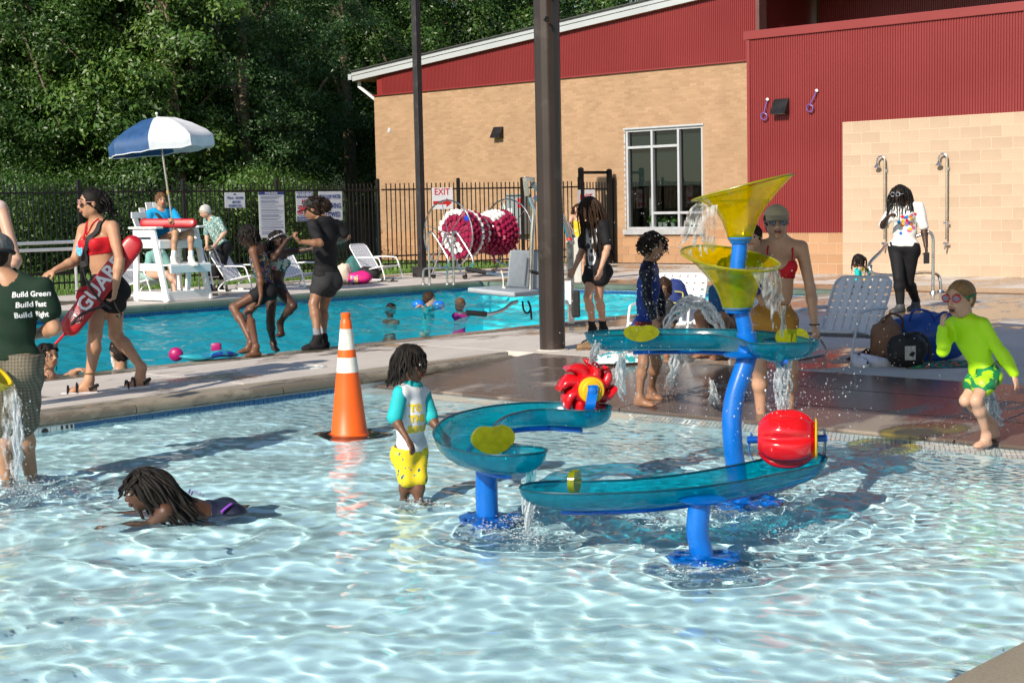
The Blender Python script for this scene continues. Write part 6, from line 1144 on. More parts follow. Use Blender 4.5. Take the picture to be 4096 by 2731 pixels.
    def strands(s,mat,n,L,r,seed=1,front=-.15,spread=.15,wob=.02,rtip=.5,par=None,seg=7,nseg=6,minz=-.1,fall=(0,0,-1.),bang=None,name='hair',lj=.25,push=.93,back=0.):
        R_,c,f,u,sd=s.R,s.J['hd'],s.face,s.hu,s.hs; g=np.random.default_rng(seed); m=MB(); fall=nrm_(fall)
        i=0;t_=0
        while i<n and t_<n*40:
            t_+=1; d=nrm_(g.normal(size=3)); fu,ff,fs=d@u,d@f,d@sd
            if fu<minz or (ff>front+(.55*max(0,fu)+(bang or 0)) and fu<.8): continue
            i+=1; C0=c+u*.22*R_-f*.14*R_; p=C0+s.HM@(np.array([fs*.74,ff*.88,fu*.82])*R_); P=[p]; l=L*(1-lj+2*lj*g.random()); st=l/seg; v=nrm_(d*.9+fall*.35)
            ph=g.random(3)*6.28
            for q in range(seg):
                v=nrm_(v*.45+fall*(.75)+d*spread*(1-.5*q/seg)-f*back); pn=P[-1]+v*st; pn=pn+(sd*math.sin(q*1.7+ph[0])+f*math.sin(q*1.3+ph[1]))*wob
                e=s.HM.T@(pn-C0)/R_; rad=np.linalg.norm(e/np.array([.76,.92,.86])); 
                if rad<1 and e[2]>-1.1: pn=C0+s.HM@(e/rad*R_)
                e2=pn-(c-u*.3*R_+f*.2*R_); 
                P.append(pn)
            m.tube(cr(P,2),np.linspace(r,r*rtip,seg*2+1),nseg)
        return s.addm(name,m,mat,par)
    def bvh(s):
        if not hasattr(s,'_b'): s._b=surf_bvh([o for o in s.o.children if o.name.startswith('body')][0])
        return s._b
    def snap(s,pts,off=.01):
        out=[]
        for p in pts:
            h=s.bvh().find_nearest(Vector(np.asarray(p)-s.loc)); q=np.array(h[0])+s.loc; d=np.asarray(p)-q; n=np.array(h[1]); out.append(q+n*off if n@s.ap>-2 else q)
        return np.array(out)
    def wear(s,name,mat,F,noise=None,res=None): V,Q=F.mesh(res or s.res,noise=noise); return s.add(name,V,Q,mat)
    def at(s,t,lat=0.,fr=0.): return s.M+(s.P-s.M)*t+s.side*lat+s.ap*fr
    def shirt(s,mat,sleeve=.55,hem=1.05,inf=.011,neck=.075,loose=.012,name='shirt',bust=0.,wr=.003,slk=.01,neckfr=.02):
        F=Fld(); s.torso(F,inf,bust=bust,legs=hem>1.1); 
        if sleeve:
            for q in'ab':
                if 'e'+q in s.J: s.arm(F,q,sleeve,inf,inf+slk)
        F.clip(s.at(hem),-s.up); F.sub(s.M+s.up*(.075*s.k)+s.ap*neckfr*s.k,np.stack([s.side,s.ap,s.up],1),np.array([neck*s.k,neck*s.k,.075*s.k])); return s.wear(name,mat,F,wrinkle(wr*1.35,30,sleeve*7+hem))
    def shorts(s,mat,leg=.45,top_=.86,inf=.014,flare=.02,name='shorts',wr=.003):
        F=Fld(); s.torso(F,inf); F.p=[q for i,q in enumerate(F.p) if i in(1,2) or i>=6]
        for q in'ab': s.leg(F,q,leg,inf,inf+flare)
        F.clip(s.at(top_),s.up); return s.wear(name,mat,F,wrinkle(wr,30,leg*9))
    def ground(s): return s.V[:,2].min()
# ================================================================ people
M_REDS=fab('red',(.52,.012,.022),.6); M_BLKC=fab('black',(.012,.012,.014),.75); M_CHAR=fab('charcoal',(.03,.031,.034),.8); M_STRAP=pm('black_webbing',(.01,.01,.011),.7,.15,40,.3,200)
def surf_bvh(obj):
    from mathutils.bvhtree import BVHTree
    me=obj.data; return BVHTree.FromPolygons([tuple(v.co) for v in me.vertices],[tuple(p.vertices) for p in me.polygons])
def wrap(mb,bvh,loc,dirn,off=.004,far=1.):             # press lettering onto a curved garment (world coords)
    d=Vector(dirn).normalized(); V=[]
    for a in mb.v:
        for p in a:
            q=Vector(p-loc); h=bvh.ray_cast(q-d*far,d,3.); V.append((np.array(h[0])-np.array(d)*off if h[0] is not None else np.full(3,np.nan)))
    V=np.array(V); dd=V@np.array(d); md=np.nanmedian(dd); ok=np.abs(dd-md)<.14; ok&=~np.isnan(dd); keep=[i for i,f in enumerate(mb.f) if all(ok[j] for j in f)]; mb.f=[mb.f[i] for i in keep]; mb.m=[0]*len(keep); V[~ok]=V[ok].mean(0) if ok.any() else 0; mb.v=[V+loc]; return mb
def band(P,name,mat,pts,w,th=.004,nrm=None,snap=None):            # flat strap along world points
    C=cr(pts,8)
    if snap is not None: C=P.snap(C,snap); C[1:-1]=(C[:-2]+2*C[1:-1]+C[2:])/4
    T=np.gradient(C,axis=0); T/=np.linalg.norm(T,axis=1)[:,None]; n=nrm_(nrm if nrm is not None else P.ap); X=np.cross(T,n); X/=np.linalg.norm(X,axis=1)[:,None]; Nn=np.cross(X,T)
    A=np.stack([C-X*w/2,C+X*w/2],1); return P.addm(name,MB().grid(A+Nn[:,None]*th).grid(A[:,::-1]-Nn[:,None]*th),mat)
# ---- walking lifeguard
Y=12.6
gd_=Person('walking lifeguard in red bikini top and black shorts carrying a rescue tube',Y,1.68,'tan',dict(hd=(366,812,-.03),sa=(335,920,.13),sb=(450,908,-.12),ea=(300,1045,.02),wa=(222,1080,-.12),ha=(170,1108,-.18),eb=(478,1045,-.30),wb=(462,1150,-.36),hb=(454,1205,-.36),pv=(425,1138),ka=(380,1338,-.1),na=(356,1518,-.17),ta=(268,1562,-.2),kb=(462,1338,.1),nb=(566,1468,.27),tb=(505,1540,.2)),(-.85,-.55,0),(-.93,-.36,-.02),gz=dict(a=0,b=0.02),w=1.1,bust=1.05,hands={'a':dict(curl=.55,n=(.1,.3,-1)),'b':dict(curl=.8,n=(-1,0,0))})
gd_.eyes(glasses=(pm('pink_frame',(.55,.28,.25),.3),M_LENS)); gd_.hair(H_BLK,.05,.1,-.14,.006,extra=lambda F,s:(F.cone(s.J['hd']-s.face*.9*s.R-s.hu*.25*s.R,s.J['hd']-s.face*1.25*s.R-s.hu*.75*s.R,.3*s.R,.12*s.R,.2*s.R)))
gd_.strands(H_BLK,26,.16,.007,3,front=-.6,spread=.05,minz=-.6,name='loose_hair',back=.3)
F=Fld(); gd_.torso(F,.006,bust=1.1,legs=False); F.clip(gd_.at(.46),-gd_.up); F.clip(gd_.at(.17),gd_.up); gd_.wear('bikini_top',M_REDS,F,res=.008)
gd_.shorts(M_BLKC,.34,.80,.008,.010)
for q,e in(('sa',-1),('sb',1)): s_=gd_.J[q]; band(gd_,'bikini_strap',M_REDS,[gd_.at(.24,e*.075,.125),gd_.at(.08,e*.085,.10),gd_.at(-.10,e*.075,.02)],.014,snap=.004)
o=gd_.addm('team_badge',MB().lathe([(0,.004),(.038,.003),(.044,0)],16,M=np.stack([nrm_(np.cross((0,0,1),gd_.ap)),np.array([0,0,1.]),gd_.ap],1)@np.diag([1,1.25,1]),c=gd_.snap([gd_.at(.33,-.085,.155)],.012)[0]),pm('badge_blue',(.12,.42,.62),.5,.6,60))
band(gd_,'tube_strap',M_STRAP,[gd_.at(-.06,.10,-.02),gd_.at(.02,.10,.10),gd_.at(.25,.03,.165),gd_.at(.5,-.06,.15),gd_.at(.66,-.13,.11)],.05,snap=.013)
band(gd_,'tube_tether',M_STRAP,[gd_.at(.66,-.13,.11),D(350,1130,Y-.3),D(395,1195,Y-.34),D(445,1235,Y-.38)],.022); band(gd_,'tube_tether',M_STRAP,[D(452,1200,Y-.36),D(400,1228,Y-.33),D(330,1255,Y-.34),D(290,1290,Y-.3),D(262,1340,Y-.26)],.02); band(gd_,'tether_end',M_STRAP,[D(455,1200,Y-.38),D(470,1235,Y-.38),D(484,1255,Y-.37),D(478,1268,Y-.37),D(462,1262,Y-.37)],.014)
gd_.addm('whistle_cord',MB().tube(gd_.snap(cr([gd_.at(-.17,-.055,.0),gd_.at(.0,-.05,.09),gd_.at(.10,-.03,.10),gd_.at(.0,.0,.09),gd_.at(-.14,.05,.02)],8),.006),.005,5),M_REDS); gd_.addm('whistle',MB().ell(gd_.snap([gd_.at(.15,-.035,.12)],.012)[0],(.014,.014,.028),8),M_PRED)
fp=D(345,1185,Y-.2); gd_.addm('hip_pouch',MB().ell(fp,(.085,.07,.085),14),M_REDS); gd_.addm('pouch_zip',MB().bar(fp+np.array([-.07,-.05,.05]),fp+np.array([.03,-.072,.05]),.006,.008),M_STRAP)
def sandal(P,q,sole=pm('sandal_sole',(.62,.62,.66),.5,.05,9)):
    an,to=P.J['n'+q],P.J['t'+q]; k=P.k; d=nrm_(to-an); x=nrm_(np.cross(d,(0,0,1))); n=np.cross(x,d); c=[an-d*.07*k-n*.075*k,an+(to-an)*.5-n*.05*k,to+d*.045*k-n*.028*k]
    if P.flat(q): an_,to_,d,hl=P.footline(q); n=np.array([0,0,1.]); c=[hl-d*.03*k-n*.026*k,hl+(to-hl)*.5-n*.026*k,to+d*.045*k-n*.026*k]; an=np.array([an[0],an[1],to[2]+.035*k]); Pg=np.zeros((9,2,3)); C=cr(c,4); W_=[.03,.036,.037,.036,.038,.044,.048,.046,.03]
    m=MB()
    for z0 in(0,1): m.grid(np.stack([C[:9]-x*np.array(W_)[:,None]-n*(.012-.024*z0)*k,C[:9]+x*np.array(W_)[:,None]-n*(.012-.024*z0)*k],1)[:, ::(1 if z0 else -1)])
    e=np.concatenate([C[:9]-x*np.array(W_)[:,None],(C[:9]+x*np.array(W_)[:,None])[::-1]]); e=np.vstack([e,e[:1]]); m.grid(np.stack([e-n*.012*k,e+n*.012*k],1)); P.addm('sandal_sole',m,sole)
    for t,w_ in((.95,.030),(.55,.034)): b=an+(to-an)*t; P.addm('sandal_strap',MB().tube(cr([b-x*.045*k-n*.03*k,b-x*.03*k+n*.022*k,b+n*.036*k*(1.1 if t<.7 else .9),b+x*.03*k+n*.022*k,b+x*.045*k-n*.03*k],4),.013*k,6,flat=.6),M_STRAP)
    P.addm('sandal_heel',MB().tube(cr([an+x*.038*k-n*.03*k,an-d*.065*k-n*.0*k,an-x*.038*k-n*.03*k],5),.016*k,6),M_STRAP)
sandal(gd_,'a'); sandal(gd_,'b')
gd_.addm('anklet',MB().tube([gd_.J['na']+np.array([.042*math.cos(a),.042*math.sin(a),.055]) for a in np.linspace(0,6.28,16)],.004,5,cap=False),pm('gold',(.6,.38,.12),.3,0,metal=1.))
# rescue tubes
def rescue(label,p,q,w_,th,bend,nr,text=True):
    p,q=np.asarray(p,float),np.asarray(q,float); d=nrm_(q-p); n=nrm_(nr-d*(np.asarray(nr)@d)); x=np.cross(d,n); t=thing('rescue_tube',label,'rescue tube',(p+q)/2+np.array([0,0,-.3]),0,'red rescue tubes'); L=np.linalg.norm(q-p); Pm=np.zeros((22,25,3))
    for i in range(22):
        s_=.5-.5*math.cos(math.pi*i/21); e=math.sqrt(max(0,1-max(0,abs(2*s_-1)-.84)**2/.0256)); c=p+(q-p)*s_-n*bend*4*s_*(1-s_)
        for j in range(25): a=2*math.pi*j/24; ca,sa_=math.cos(a),math.sin(a); Pm[i,j]=c+x*np.sign(ca)*abs(ca)**.6*w_/2*e+n*np.sign(sa_)*abs(sa_)**.6*th/2*(.5+.5*e)*min(1,e*1.5)
    part('foam_body',MB().grid(Pm),pm('rescue_red',(.38,.006,.013),.35,.08,5),t,world=True,smooth='all'); return t,p,q,d,n,x,L
tp,tq=D(555,950,Y-.17),D(258,1335,Y-.26); RT,p,q,d,n,x,L=rescue('red rescue tube lettered guard slung across the walking lifeguard',tp,tq,.165,.085,0,np.array([-.05,-1,.1]))
RM=np.stack([-d,np.cross(n,-d),n],1); LET=pm('lettering_white',(.75,.75,.77),.5,0)
part('lettering',textmesh('GUARD',.165,LET,bold=.004,sx=.98).xf(RM,p+d*L*.47+n*.047),LET,RT,world=True)
lc=p+d*L*.82+n*.046; lg=MB()
for i,ch in enumerate(' THE LIFEGUARD STORE.COM '):
    a=math.pi*1.45-i*2*math.pi/25
    if ch!=' ': lg_=textmesh(ch,.019,LET,ext=.0006); ca,sa_=math.cos(a-math.pi/2),math.sin(a-math.pi/2); lg_.xf(np.array([[ca,-sa_,0],[sa_,ca,0],[0,0,1]]),(.054*math.cos(a),.054*math.sin(a),0)); lg.add(lg_.v[0],lg_.f)
lg.lathe([(.041,.0),(.041,.001),(.038,.001),(.038,0)],28); lg.ell((0,.012,0),(.011,.013,.001),8); lg.ell((0,-.012,0),(.018,.014,.001),8); lg.lathe([(.028,.0),(.028,.001),(.024,.001),(.024,0)],24)
part('emblem',lg.xf(RM,lc),LET,RT,world=True); part('tail_strap',MB().tube([q+d*.0,q+d*.10+np.array([-.02,0,-.01])],.012,6),M_REDS,RT,world=True); part('clip',MB().box(q+d*.12,(.03,.02,.03)),M_STRAP,RT,world=True)
# ---- man in the dark green shirt, back to the camera
Y=9.06; M_GRN=fab('forest_green',(.012,.03,.018),.8)
mn=Person('man in dark green lettered shirt and plaid shorts wading, back turned',Y,1.70,'tan',dict(hd=(-8,1015,.03),sa=(-98,1152),sb=(172,1152),ea=(-150,1300,.1),eb=(218,1315,-.02),wb=(120,1345,.25),hb=(60,1330,.3),wa=(-60,1345,.25),pv=(42,1430),ka=(8,1690),kb=(92,1690,.05),na=(35,1960,.08),nb=(130,1935,.25),ta=(30,2000,.28),tb=(150,1975,.45)),(.05,1,0),(.15,1,-.15),w=1.08,hands={'b':dict(curl=.9)})
mn.hair(H_DBR,.03,.12,.0,.003)
R_=mn.R; c=mn.J['hd']; F=Fld(); F.ell(c+mn.hu*.30*R_-mn.face*.12*R_,mn.HM,np.array([.82,.98,.78])*R_,.02); F.clip(c+mn.hu*.05*R_,-mn.hu); CAPM=pm('cap_grey_mesh',(.12,.125,.13),.8,.5,60,.4,200); co=mn.wear('cap',CAPM,F,res=.007); mn.addm('cap_band',MB().tube([c+mn.hu*.08*R_-mn.face*.12*R_+mn.HM@np.array([.81*R_*math.cos(a),.97*R_*math.sin(a),0]) for a in np.linspace(0,6.28,24)],.012,6,cap=False),M_CHAR)
sh=mn.shirt(M_GRN,.62,1.0,.013,.07,name='shirt',slk=.009,wr=.004,neckfr=-.02)
m,nt,b=nmat('plaid'); w1=tex(nt,'Wave',16.,bands_direction='X',Distortion=.3); w2=tex(nt,'Wave',16.,bands_direction='Z',Distortion=.3); c_=mixc(nt,ramp(nt,w1.outputs[1],[(.45,0.),(.6,.6)]),(.20,.17,.12),(.07,.065,.05)); c_=mixc(nt,ramp(nt,w2.outputs[1],[(.45,0.),(.6,.6)]),c_,(.08,.075,.06)); nt.links.new(c_,b.inputs['Base Color']); b.inputs['Roughness'].default_value=.9
mn.shorts(m,.98,.93,.014,.024,wr=.005)
bv=surf_bvh(sh)
for i,s_ in enumerate(('Build Green','Build Fast','Build Right')):
    cpt=D(76+i*3,1186+i*42,Y-.3); tm=textmesh(s_,.044,LET,bold=.0012,ext=0.0,res=3); tm.xf(np.array([[1,0,0],[0,0,-1],[.02,1,0]]),cpt); wrap(tm,bv,mn.loc,(0,1,0),.004); mn.addm('lettering',tm,LET,sh,smooth=False)
# ---- bather at the left edge
Y=11.4; pk=Person('bather in pale pink top standing behind the man in green',Y,1.66,'fair',dict(hd=(-100,690),sa=(-170,830,.1),sb=(5,832),ea=(-200,1000,.1),wa=(-190,1120,.0),eb=(66,1045,-.12),wb=(20,1100,-.3),hb=(10,1150,-.35),pv=(-70,1085),ka=(-100,1330),kb=(-20,1330),na=(-100,1600),nb=(-30,1600),ta=(-130,1640,-.1),tb=(-60,1640,-.1)),(-.5,-.8,0),(-.6,-.7,0),w=1.05,bust=1.)
pk.hair(H_BRN,.1,.3); pk.shirt(fab('pale_pink',(.62,.46,.44)),0,1.1,.01,.1); pk.shorts(M_CHAR,.4)
cz=D(62,1120,Y-.42); Pg=np.zeros((10,6,3))
for i in range(10):
    for j in range(6): Pg[i,j]=cz+np.array([(j-2.5)*.03+.012*i,.02*math.sin(i*1.3+j),-.028*i+.05])
top('towel','mustard yellow towel hanging from the bather in pale pink','towel',MB().grid(Pg),pm('towel_mustard',(.6,.33,.03),.9,.15,30),smooth='all')
# ---- girl in patterned swimsuit climbing out
Y=16.05; M_TROP=blobmat('tropical_suit',(.012,.02,.06),[(.02,.25,.28),(.25,.03,.3),(.5,.3,.03),(.02,.12,.1)],26,.54); MATS['tropical_suit']
g1=Person('girl in dark tropical swim top and black shorts crouching at the pool edge',Y,1.46,'brown',dict(hd=(990,945,-.02),sa=(1012,1004,-.13),sb=(1046,990,.15),ea=(1040,1106,-.17),wa=(1044,1186,-.2),ha=(1036,1220,-.2),eb=(1075,1085,.2),wb=(1090,1150,.1),pv=(1062,1150),ga=(1060,1160,-.07),gb=(1066,1165,.07),ka=(934,1230,-.15),na=(1004,1368,-.1),ta=(950,1406,-.15),kb=(990,1250,.1),nb=(1024,1385,.1),tb=(980,1422,.05)),(-.8,-.1,-.3),(-.88,-.25,-.36),gz=dict(a=0,b=0),hh=.215,w=.95,hands={'a':dict(curl=.5,n=(-1,0,0))})
g1.eyes(H_BLK); g1.hair(H_BLK,.08,.15,.02,.01); g1.strands(H_BLK,64,.15,.0085,5,front=.0,spread=.12,wob=.008,bang=.25,name='twists',minz=-.35)
F=Fld(); g1.torso(F,.008,legs=False); F.clip(g1.at(.93),-g1.up); F.clip(g1.at(.12),g1.up); g1.wear('swim_top',M_TROP,F); g1.shorts(M_BLKC,.30,.84,.006,.010)
# ---- girl with the headband
Y=16.35; M_FLOR=blobmat('floral_bikini',(.5,.62,.6),[(.6,.05,.2),(.01,.06,.08),(.03,.25,.25)],16,.53)
g2=Person('girl in floral bikini and patterned headband being pulled from the pool',Y,1.42,'deep',dict(hd=(1114,962),sa=(1082,1018,-.1),sb=(1152,1008,.12),ea=(1098,1034,-.3),wa=(1152,955,-.36),ha=(1176,942,-.36),eb=(1206,1004,.16),wb=(1244,996,.12),hb=(1262,992,.1),pv=(1100,1142),ga=(1112,1150,-.05),gb=(1088,1152,.06),ka=(1172,1224,-.28),na=(1120,1290,-.2),ta=(1112,1340,-.22),kb=(1082,1285,.0),nb=(1094,1372,.05),tb=(1110,1400,-.1)),(.5,-.7,.2),(.72,-.55,.12),hh=.21,bust=.7,hands={'a':dict(curl=.9,n=(0,0,-1)),'b':dict(curl=.8)})
g2.eyes(H_BLK,open_=.1); g2.hair(H_BLK,.07,.2,.0,.008); g2.strands(H_BLK,40,.30,.010,6,front=-.35,spread=.1,wob=.012,name='braids',minz=-.4)
c=g2.J['hd']; R_=g2.R; g2.addm('headband',MB().tube([c+g2.hu*(.55*R_)+g2.HM@np.array([.80*R_*math.cos(a),.90*R_*math.sin(a)-.1*R_,-.28*R_*abs(math.cos(a))**3-.12*R_*(math.sin(a)<0)]) for a in np.linspace(0,6.28,28)],.017,6,cap=False,flat=.5),blobmat('headband_print',(.6,.6,.65),[(.02,.02,.03)],60,.5))
F=Fld(); g2.torso(F,.006,legs=False,bust=.75); F.clip(g2.at(.52),-g2.up); F.clip(g2.at(.14),g2.up); g2.wear('bikini_top',M_FLOR,F); g2.shorts(pm('teal_black_suit',(.01,.03,.035),.6),.10,.90,.006,.004,name='bikini_bottom')
# ---- teenager in black with cap
Y=16.1
te=Person('teenager in black shirt, shorts and black cap pulling the girl out',Y,1.62,'olive',dict(hd=(1252,838),sa=(1250,900,-.12),sb=(1346,900,.1),ea=(1280,974,-.32),wa=(1200,968,-.38),ha=(1180,948,-.4),eb=(1388,946,.12),wb=(1350,968,.3),hb=(1320,965,.35),pv=(1306,1106),ga=(1284,1122,-.04),gb=(1326,1118,.05),ka=(1254,1216,-.1),na=(1270,1350,-.02),ta=(1214,1392,-.06),kb=(1292,1228,.1),nb=(1292,1345,.1),tb=(1258,1384,.06)),(-.75,.6,0),(-.93,.1,-.3),gz=dict(a=0,b=0),w=1.03,hands={'a':dict(curl=1.,n=(0,0,1))})
te.eyes(H_BLK); te.hair(H_DBR,.07,.15); c=te.J['hd']; R_=te.R
F=Fld(); F.sph(c-te.face*1.25*R_-te.hu*.05*R_,.62*R_,.1); V,Q=F.mesh(.008,noise=wrinkle(.008,95,2.)); te.add('hair_puff',V,Q,H_DBR); te.strands(H_DBR,60,.10,.006,8,front=-.7,spread=.6,wob=.02,name='curls',minz=-.5,back=.5)
def ballcap(P,mat,brim,bm=None,tilt=0.):
    R_,c=P.R,P.J['hd']; F=Fld(); F.ell(c+P.hu*.34*R_-P.face*.10*R_,P.HM,np.array([.82,.96,.80])*R_,.02); F.clip(c+P.hu*.42*R_+P.face*.0*R_,-(P.hu+P.face*.02)); o=P.wear('cap',mat,F,res=.007); Pg=np.zeros((7,13,3))
    for i in range(7):
        for j in range(13): a=-1.15+2.3*j/12; rr=.78+.13*i*brim; Pg[i,j]=c+P.hu*(.48-.04*i*brim+.10*math.cos(a)-.1)*R_+P.face*(rr*math.cos(a))*R_*1.12+P.hs*.80*math.sin(a)*R_
    P.addm('brim',MB().grid(Pg).grid(Pg[:,::-1]-P.hu*.006),bm or mat,o)
ballcap(te,M_CHAR,.8,fab('red_brim',(.16,.01,.012)))
te.shirt(M_BLKC,.72,.98,.012,.075,slk=.009,wr=.005); te.shorts(M_CHAR,.36,.9,.009,.012)
def shoes(P,q,mat,sole=None,inf=.012,high=.0,sock=None):
    F=Fld(); P.foot(F,q); G_=Fld()
    for r in F.p: G_.p.append(('c',r[1],r[2],r[3]+inf,r[4]+inf,max(.02,r[5]),r[6],r[7]))
    if high: G_.cone(P.J['n'+q],P.J['n'+q]+nrm_(P.J['k'+q]-P.J['n'+q])*high,.042*P.k,.044*P.k,.02)
    else: G_.clip(P.J['n'+q]+np.array([0,0,.035*P.k]),(0,0,1))
    P.wear('shoe',mat,G_)
    if sock: S2=Fld(); S2.cone(P.J['n'+q],P.J['n'+q]+nrm_(P.J['k'+q]-P.J['n'+q])*.09,.042*P.k,.044*P.k,.01); P.wear('sock',sock,S2)
for q in'ab': shoes(te,q,M_BLKC,sock=fab('grey_sock',(.2,.21,.24)))
# ---- lifeguard on the tower
Y=25.5; lg2=Person('lifeguard in bright blue shirt and red shorts sitting on the tall chair',Y,1.75,'tan',dict(hd=(645,800),sa=(600,852,-.06),sb=(688,846,.1),ea=(600,905,-.02),wa=(668,890,-.3),ha=(698,884,-.36),eb=(722,890,-.2),wb=(700,885,-.38),hb=(690,882,-.42),pv=(646,962,.05),ga=(640,966,.08),gb=(664,964,-.02),ka=(702,930,-.32),na=(694,1030,-.38),ta=(708,1060,-.52),kb=(764,930,-.2),nb=(764,1030,-.27),tb=(786,1058,-.4)),(.6,-.75,0),(.5,-.85,0),res=.012,hands={'a':dict(curl=.9),'b':dict(curl=.9)})
lg2.eyes(H_BRN); lg2.addm('whistle',MB().ell(lg2.J['hd']+lg2.face*.98*lg2.R-lg2.hu*.5*lg2.R,.014,8),M_PRED); lg2.hair(H_LBR,.10,0,.05,.01); sh=lg2.shirt(fab('bright_blue',(.01,.28,.58)),.85,1.05,.012,.075,slk=.009,wr=.006); lg2.shorts(M_REDS,.55,.95,.011,.012); band(lg2,'tube_strap',M_STRAP,[lg2.at(-.06,-.09,-.02),lg2.at(.05,-.09,.10),lg2.at(.3,.0,.15),lg2.at(.55,.08,.14)],.05)
M_CROC=pm('foam_clog_white',(.6,.6,.56),.6,.06,20); M_SOCK=fab('white_sock',(.68,.68,.68))
for q in'ab': shoes(lg2,q,M_CROC,inf=.014,sock=M_SOCK)
lg2.addm('wrist_band',MB().tube([lg2.J['wb']+(0,0,-.03),lg2.J['wb']+(0,0,.03)],.035,8),M_BLKC)
rescue('red rescue tube resting across the armrests of the tall lifeguard chair',D(560,893,25.3),D(788,893,25.0),.15,.10,0.0,np.array([-.2,-.9,.25]))
# ---- bather seated behind the tower
Y=27.0; sb_=Person('bather in sea green shirt sitting in the chair behind the tower',Y,1.7,'fair',dict(hd=(628,960,.1),sa=(598,1022),sb=(650,1016,.1),ea=(596,1070,-.1),wa=(640,1090,-.3),eb=(680,1065,.1),wb=(690,1090,-.1),pv=(592,1104,.1),ka=(668,1096,-.35),kb=(690,1092,-.1),na=(738,1160,-.45),nb=(700,1165,-.2),ta=(768,1172,-.6),tb=(730,1176,-.35)),(.75,-.6,0),(.8,-.5,0),res=.013,w=1.1); sb_.hair(H_GRY); sb_.shirt(fab('sea_green',(.18,.36,.34)),.8,1.05,.02); sb_.shorts(fab('sea_shorts',(.28,.4,.38)),.5)
# ---- old man with the walking frame
Y=28.2; M_HAW=blobmat('leafy_shirt',(.07,.20,.19),[(.55,.62,.58),(.5,.58,.55)],38,.53)
om=Person('old man with white hair in green floral shirt leaning on a walking frame',Y,1.68,'fair',dict(hd=(820,846,-.05),sa=(826,884,.12),sb=(872,882,-.1),ea=(828,940,.08),wa=(828,980,.0),ha=(830,995,0.),eb=(900,928,-.16),wb=(866,972,-.26),hb=(856,990,-.3),pv=(886,985),ka=(862,1068,-.08),kb=(886,1068,.08),na=(850,1142,-.05),nb=(882,1142,.1),ta=(826,1160,-.15),tb=(858,1162,0)),(-.85,-.35,-.2),(-.85,-.35,-.42),res=.012,w=1.05,hands={'a':dict(curl=1.),'b':dict(curl=1.)})
om.eyes(H_GRY); om.hair(H_GRY,.06,0,-.03,.006); om.shirt(M_HAW,.85,1.12,.013,.07,slk=.009,wr=.006); om.shorts(M_BLKC,1.45,.92,.018,.02,name='trousers')
for q in'ab': shoes(om,q,M_CHAR,sock=M_SOCK)
# ---- swimmers in the lap pool
def swimmer(label,Y,hd,face,skinc,hairm,H=1.4,hh=.22,dz=0.,shirtm=None,res=.01,sh=None,tw=0,extra=None,**k):
    c=D(hd[0],hd[1],Y); R_=hh/2; f=nrm_(face); s_=np.cross((0,0,1),f); sd=nrm_(s_); J=dict(hd=c,sa=c-sd*.16*H/1.6+np.array([0,0,-.235*H/1.6]),sb=c+sd*.16*H/1.6+np.array([0,0,-.235*H/1.6]),pv=c+np.array([0,0,-.70*H/1.6])-f*.1); 
    if extra: J.update(extra)
    P=Person(label,Y,H,skinc,{a:np.asarray(b,float) if isinstance(b,np.ndarray) else b for a,b in J.items()},face,face,res=res,hh=hh,legs=False,**k); return P
P=swimmer('smiling woman with wet dark hair holding the pool edge',14.15,(190,1424),(.82,-.55,.12),'tan',H_BLK,1.62,.235,extra=dict(ea=(185,1520,-.22),wa=(168,1497,-.5),ha=(200,1494,-.56),eb=(285,1500,.0),wb=(312,1480,-.22),hb=(342,1476,-.3)),hands={'a':dict(curl=.5,n=(0,0,-1)),'b':dict(curl=.4,n=(0,0,-1))}); P.eyes(H_BLK,open_=.06); P.hair(H_BLK,.06,.12,.05,.008); P.strands(H_BLK,40,.13,.007,4,front=.0,spread=.03,bang=.35,name='wet_locks',minz=-.3); F=Fld(); P.torso(F,.006,legs=False); F.clip(P.at(.18),P.up); P.wear('swimsuit',M_CHAR,F)
P=swimmer('bearded man in grey shirt standing in the pool, head turned away',14.9,(478,1402),(-.75,.6,-.05),'tan',H_BLK,1.75,.245,extra=dict(ea=(450,1560,.1),eb=(590,1540,.1),wa=(450,1600,.2),wb=(590,1590,.2))); P.hair(H_DBR,.06,.1); P.shirt(fab('heather_grey',(.30,.32,.35)),.9,1.,.011); F=Fld(); c=P.J['hd']; F.ell(c-P.hu*.72*P.R+P.face*.42*P.R,P.HM,np.array([.5,.42,.5])*P.R,.02); F.ell(c-P.hu*1.15*P.R+P.face*.45*P.R,P.HM,np.array([.34,.28,.4])*P.R,.03); V,Q=F.mesh(.008,noise=wrinkle(.004,120,1)); P.add('beard',V,Q,H_GRY)
P=swimmer('swimmer face down with only dark hair above the water',24.8,(1563,1241),(.3,.6,-.8),'brown',H_BLK,1.3,.21,res=.013); P.hair(H_BLK,.08,.2)
P=swimmer('boy in blue arm floats swimming in the pool',24.8,(1718,1196),(.85,-.35,0),'fair',H_BRN,1.25,.215,res=.012,extra=dict(ea=(1680,1222,-.1),wa=(1660,1236,-.3),eb=(1752,1224,.0),wb=(1775,1238,-.1))); P.eyes(H_BRN); P.hair(H_BRN,.12,0,.05,.012); P.shirt(fab('aqua_vest',(.02,.4,.42)),0,1.,.012); 
for px,py in((1674,1217),(1756,1220)): P.addm('arm_float',MB().ell(D(px,py,24.75),(.105,.09,.075),14),pm('float_blue_vinyl',(.01,.16,.6),.25))
P=swimmer('swimmer with wet light brown hair and a pink suit',25.2,(1842,1219),(.3,.85,-.35),'fair',H_LBR,1.2,.21,res=.013); P.hair(H_LBR,.09,.25); P.shirt(fab('pink_suit',(.6,.02,.2)),0,1.,.01)
